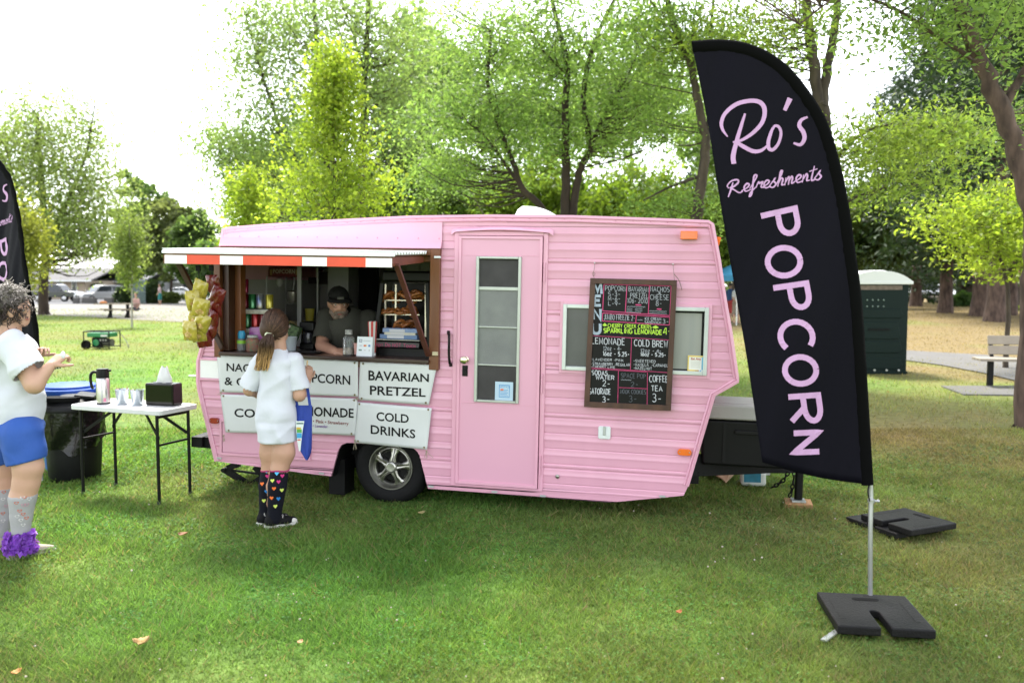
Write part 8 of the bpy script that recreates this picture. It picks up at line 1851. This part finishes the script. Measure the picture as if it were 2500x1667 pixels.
# picnic table with a seated person
p = G(283, 776); pt = empty('picnic_table', p, (0, 0, rad(2)), 'wooden picnic table with dark legs on the far pavement edge', 'picnic table'); pw = mat('weathered planks', (.30, .25, .18), .8, var=.2, vscale=4)
for k in range(4): MB().bx(-.95, .95, -.36 + k * .185, -.36 + k * .185 + .17, .70, .745).build('plank', pw, pt)
for y in (-.78, .52):
    for k in range(2): MB().bx(-1.05, 1.05, y + k * .14, y + k * .14 + .13, .42, .455).build('bench_plank', pw, pt)
for x in (-.25, .62):
    MB().bar((x, -.02, 0), (x, -.02, .70), .12, .12, (0, 1, 0)).build('leg', black, pt); MB().bar((x, -.72, .40), (x, .72, .40), .07, .05).build('bench_arm', black, pt); MB().bar((x - .0, -.35, 0), (x, .0, .4), .06, .06).build('brace', black, pt)
pb = p + np.array([.78, .62, 0]); figure((pb[0], pb[1], 0), 1.62, rad(-110), (.42, .25, .22), (.06, .06, .08), 'person in pink top seated at the far picnic table', True)
o = MB().ball((0, 0, .03), .16, 12, 8, (1.2, .8, .5)).build('orange_bag', mat('orange cloth', (.55, .20, .06), .7), None, smooth=180); o.location = p + np.array([-.62, 0, .76]); tag(o, 'small orange bag on the left end of the picnic table', 'bag')
p = G(391, 744); figure((p[0], p[1], 0), 1.68, rad(185), (.62, .45, .46), (.03, .22, .22), 'person in pale pink top walking past the far shrubs')
# generator
p = G(250, 851); gen = empty('generator', p, (0, 0, rad(-6)), 'green and black portable generator standing on the lawn', 'generator'); gg = mat('green enamel', (.012, .17, .055), .35)
w2, d2, h2 = .35, .25, .46
for s in (-1, 1):
    MB().tube(crom([(s * w2, -d2, .02), (s * w2, -d2, h2 - .05), (s * w2 * .97, -d2 * .9, h2), (s * w2 * .97, d2 * .9, h2), (s * w2, d2, h2 - .05), (s * w2, d2, .02)], 5), .015, 8).build('frame_hoop', blackgl, gen, smooth=60)
    MB().tube([(-w2, s * d2, .06), (w2, s * d2, .06)], .014, 8).build('frame_rail', blackgl, gen); MB().tube([(-w2, s * d2 * .9, h2), (w2, s * d2 * .9, h2)], .014, 8).build('frame_rail', blackgl, gen)
tk = MB().bx(-w2 * .85, w2 * .9, -d2 * .85, d2 * .85, .31, .43).build('fuel_tank', gg, gen, bevel=.03, seg=3); MB().cyl((.0, 0, .43), (.0, 0, .455), .04, n=14).build('fuel_cap', black, tk); MB().bx(.10, w2 * .8, -d2 * .87, -d2 * .855, .33, .38).build('badge', mat('pale badge', (.5, .5, .48), .5), tk)
MB().bx(-.20, .06, -d2 * .6, d2 * .6, .06, .30).build('engine', mat('engine grey', (.03, .03, .032), .5, metal=.4), gen, bevel=.02); MB().cyl((-.07, -d2 * .62, .17), (-.07, -d2 * .72, .17), .085, n=20).build('recoil_cover', gg, gen, smooth=40)
MB().cyl((.06, 0, .16), (.29, 0, .16), .10, n=20).build('alternator', mat('alternator steel', (.12, .115, .11), .5, metal=.5), gen, smooth=40); MB().bx(.05, .32, -d2 * .9, -d2 * .8, .18, .30).build('control_panel', black, gen); 
for k in range(3): MB().cyl((.10 + k * .075, -d2 * .9, .24), (.10 + k * .075, -d2 * .93, .24), .022, n=12).build('socket', mat('socket grey', (.25, .24, .23), .5), gen)
for s in (-1, 1): MB().lathe([(.12, -.035), (.125, 0), (.12, .035), (.05, .04), (.001, .04)], (-w2 * .78, s * d2 * 1.12, .12), 20, np.array([[1, 0, 0], [0, 0, 1], [0, 1, 0]])).build('wheel', rubber, gen, smooth=40)
c_ = [G(283, 830) + [0, 0, .25], G(296, 834) + [0, 0, .22], G(308, 842) + [0, 0, .12], G(315, 850) + [0, 0, .02]]; o = MB().tube(crom(np.array(c_) - c_[3], 6), .010, 6).build('power_cord', black, None, smooth=180); o.location = c_[3]; tag(o, 'black power cord arching from the generator to the grass', 'cord')
# portable toilet
p = G(2140, 913); pt = empty('portable_toilet', p, (0, 0, rad(-4)), 'dark green portable toilet with white domed roof behind the right flag', 'portable toilet'); gt = mat('green plastic', (.0048, .034, .028), .6, spec=.2, var=.1, vscale=4)
hw, hb = .545, 1.70
MB().bx(-hw, hw, 0, 1.1, .04, hb).build('cabin', gt, pt, bevel=.025); MB().bx(-hw - .015, hw + .015, -.02, 1.12, 0, .06).build('base', gt, pt, bevel=.01)
for z0, z1, x0 in ((.10, .30, .42), (.40, .62, .40), (.66, .98, .36), (1.05, 1.22, .40)): MB().prism([(-x0, z0), (x0, z0), (x0 + .05, z0 + .06), (x0, z1), (-x0, z1), (-x0 - .05, z0 + .06)], -.022, .004).build('moulded_panel', gt, pt, bevel=.012)
MB().bx(-.18, .20, -.04, -.0225, .82, .86).build('vent_slot', mat('dark slot', (.004, .01, .009), .7), pt)
for r_ in range(2):
    for k in range(4): MB().ball((-.21 + k * .10, -.002, 1.27 + r_ * .12), .016, 8, 6).build('vent_hole', mat('pale vent', (.20, .26, .24), .6), pt, smooth=180)
for k in range(4): MB().ball((-.27 + k * .22, -.03, .075), .022, 8, 6).build('base_bolt', mat('pale bolt', (.45, .47, .44), .5), pt, smooth=180)
MB().bx(-.36, .42, -.006, .0, 1.58, 1.66).build('lettering_strip', mat('brown print', (.20, .15, .12), .7, var=.5, vscale=14), pt)
P = []
for i in range(21):
    f = i / 20 * 2 - 1; row = []
    for j in range(11): g_ = j / 10; hh = .20 * (1 - abs(f) ** 2.6) + (.022 * abs(math.sin(f * 11)) * (1 - abs(f)) if j else 0) ; row.append((f * (hw + .05), -.05 + g_ * 1.2, hb + .03 + max(hh, 0)))
    P.append(row)
MB().add([P[i][0] for i in range(21)] + [(P[20 - i][0][0], -.05, hb + .02) for i in range(21)], [tuple(range(42))]).build('roof_front', mat('white roof plastic', (.66, .67, .67), .5), pt)
rf_ = MB().grid(P).build('roof', mat('white roof plastic', (.66, .67, .67), .5), pt, smooth=60); rf_.modifiers.new('t', 'SOLIDIFY').thickness = .02
MB().bx(-hw - .055, hw + .055, -.06, 1.16, hb - .02, hb + .04).build('roof_rim', MATS['white roof plastic'], rf_, bevel=.012)
# park bench with concrete pad
p = G(2424, 946); pb_ = empty('park_bench', p, (0, 0, rad(-11)), 'grey slatted park bench on a concrete pad at the right edge', 'bench'); bw = mat('grey bench slat', (.31, .265, .22), .75, var=.15, vscale=8)
for k in range(3): MB().bx(-.22, 1.5, -.06 + k * .14, -.06 + k * .14 + .125, .43, .475).build('seat_slat', bw, pb_, bevel=.006)
for k in range(2): MB().box((.80, .42 + k * .035, .585 + k * .165), (1.5, .04, .15), (rad(-12), 0, 0)).build('back_slat', bw, pb_, bevel=.006)
for x in (0, 1.2): MB().bx(x - .04, x + .04, .10, .18, 0, .43).build('leg', black, pb_, bevel=.005); MB().bar((x + .1, .36, .38), (x + .1, .50, .82), .05, .03).build('back_bracket', black, pb_)
pd = G(2450, 955); o = MB().prismz([(-.9, -.5), (1.8, -.75), (1.8, .6), (-.7, .55)], -.05, .022).build('bench_pad', mat('path concrete', (.2, .2, .2)), None); o.location = pd; tag(o, kind='structure')
# blue canopy with people, gable roof at the right edge
p = np.array([*G(1835, 790)[:2], 0]); tn = empty('canopy_tent', p, (0, 0, rad(12)), 'pale blue pop up canopy tent seen between trailer and flag', 'tent'); tb_ = mat('blue canopy cloth', (.07, .36, .62), .7, transl=.3)
MB().add([(-1.5, -1.5, 2.1), (1.5, -1.5, 2.1), (1.5, 1.5, 2.1), (-1.5, 1.5, 2.1), (0, 0, 2.95)], [(0, 1, 4), (1, 2, 4), (2, 3, 4), (3, 0, 4)]).build('roof', tb_, tn)
for a, b in (((-1.5, -1.5), (1.5, -1.5)), ((1.5, -1.5), (1.5, 1.5)), ((1.5, 1.5), (-1.5, 1.5)), ((-1.5, 1.5), (-1.5, -1.5))): MB().add([(*a, 2.1), (*b, 2.1), (*b, 1.85), (*a, 1.85)], [(0, 1, 2, 3)]).build('valance', mat('blue valance', (.04, .28, .55), .7), tn)
for x in (-1.48, 1.48):
    for y in (-1.48, 1.48): MB().cyl((x, y, 0), (x, y, 2.1), .025, n=8).build('leg', white, tn)
for u, v, yw, sc_, pc_, lb in ((1781, 786, 40, (.03, .08, .20), (.40, .04, .04), 'person in navy top and red trousers under the blue canopy'), (1797, 790, -60, (.55, .54, .52), (.25, .2, .15), 'person in white top beside the blue canopy leg')):
    p = G(u, v); figure((p[0], p[1], 0), 1.68, rad(yw), sc_, pc_, lb)
p = atY(2545, 700, 52); sh_ = empty('picnic_shelter', (p[0], 52, 0), label='shelter with red and white gable at the far right edge', cat='shelter'); zg = atY(2500, 692, 52)[2]
MB().bx(-2.6, 3, 0, 5, 0, zg).build('wall', mat('shelter wall', (.10, .075, .06), .8, var=.2), sh_); MB().bx(-3.2, 3.4, -.6, 5.4, zg, zg + .22).build('fascia', white, sh_)
MB().prism([(-2.2, zg + .22), (2.6, zg + .22), (.2, zg + 2.1)], -.5, 4.8).build('gable', mat('red gable', (.50, .05, .04), .6), sh_); MB().prism([(-2.2, zg + .22), (-1.3, zg + .22), (.2, zg + 1.35), (.2, zg + 2.1)], -.56, -.505).build('gable_trim', white, sh_)
# white litter on the lawn
p = G(471, 921); o = MB().prismz(oval((0, 0), .16, .05), .02, .04).build('paper_scrap', white, None); o.location = p; tag(o, 'small white scrap of paper on the lawn behind the trailer', 'litter')
# dry mulch ring round the sapling
p = G(322, 797)
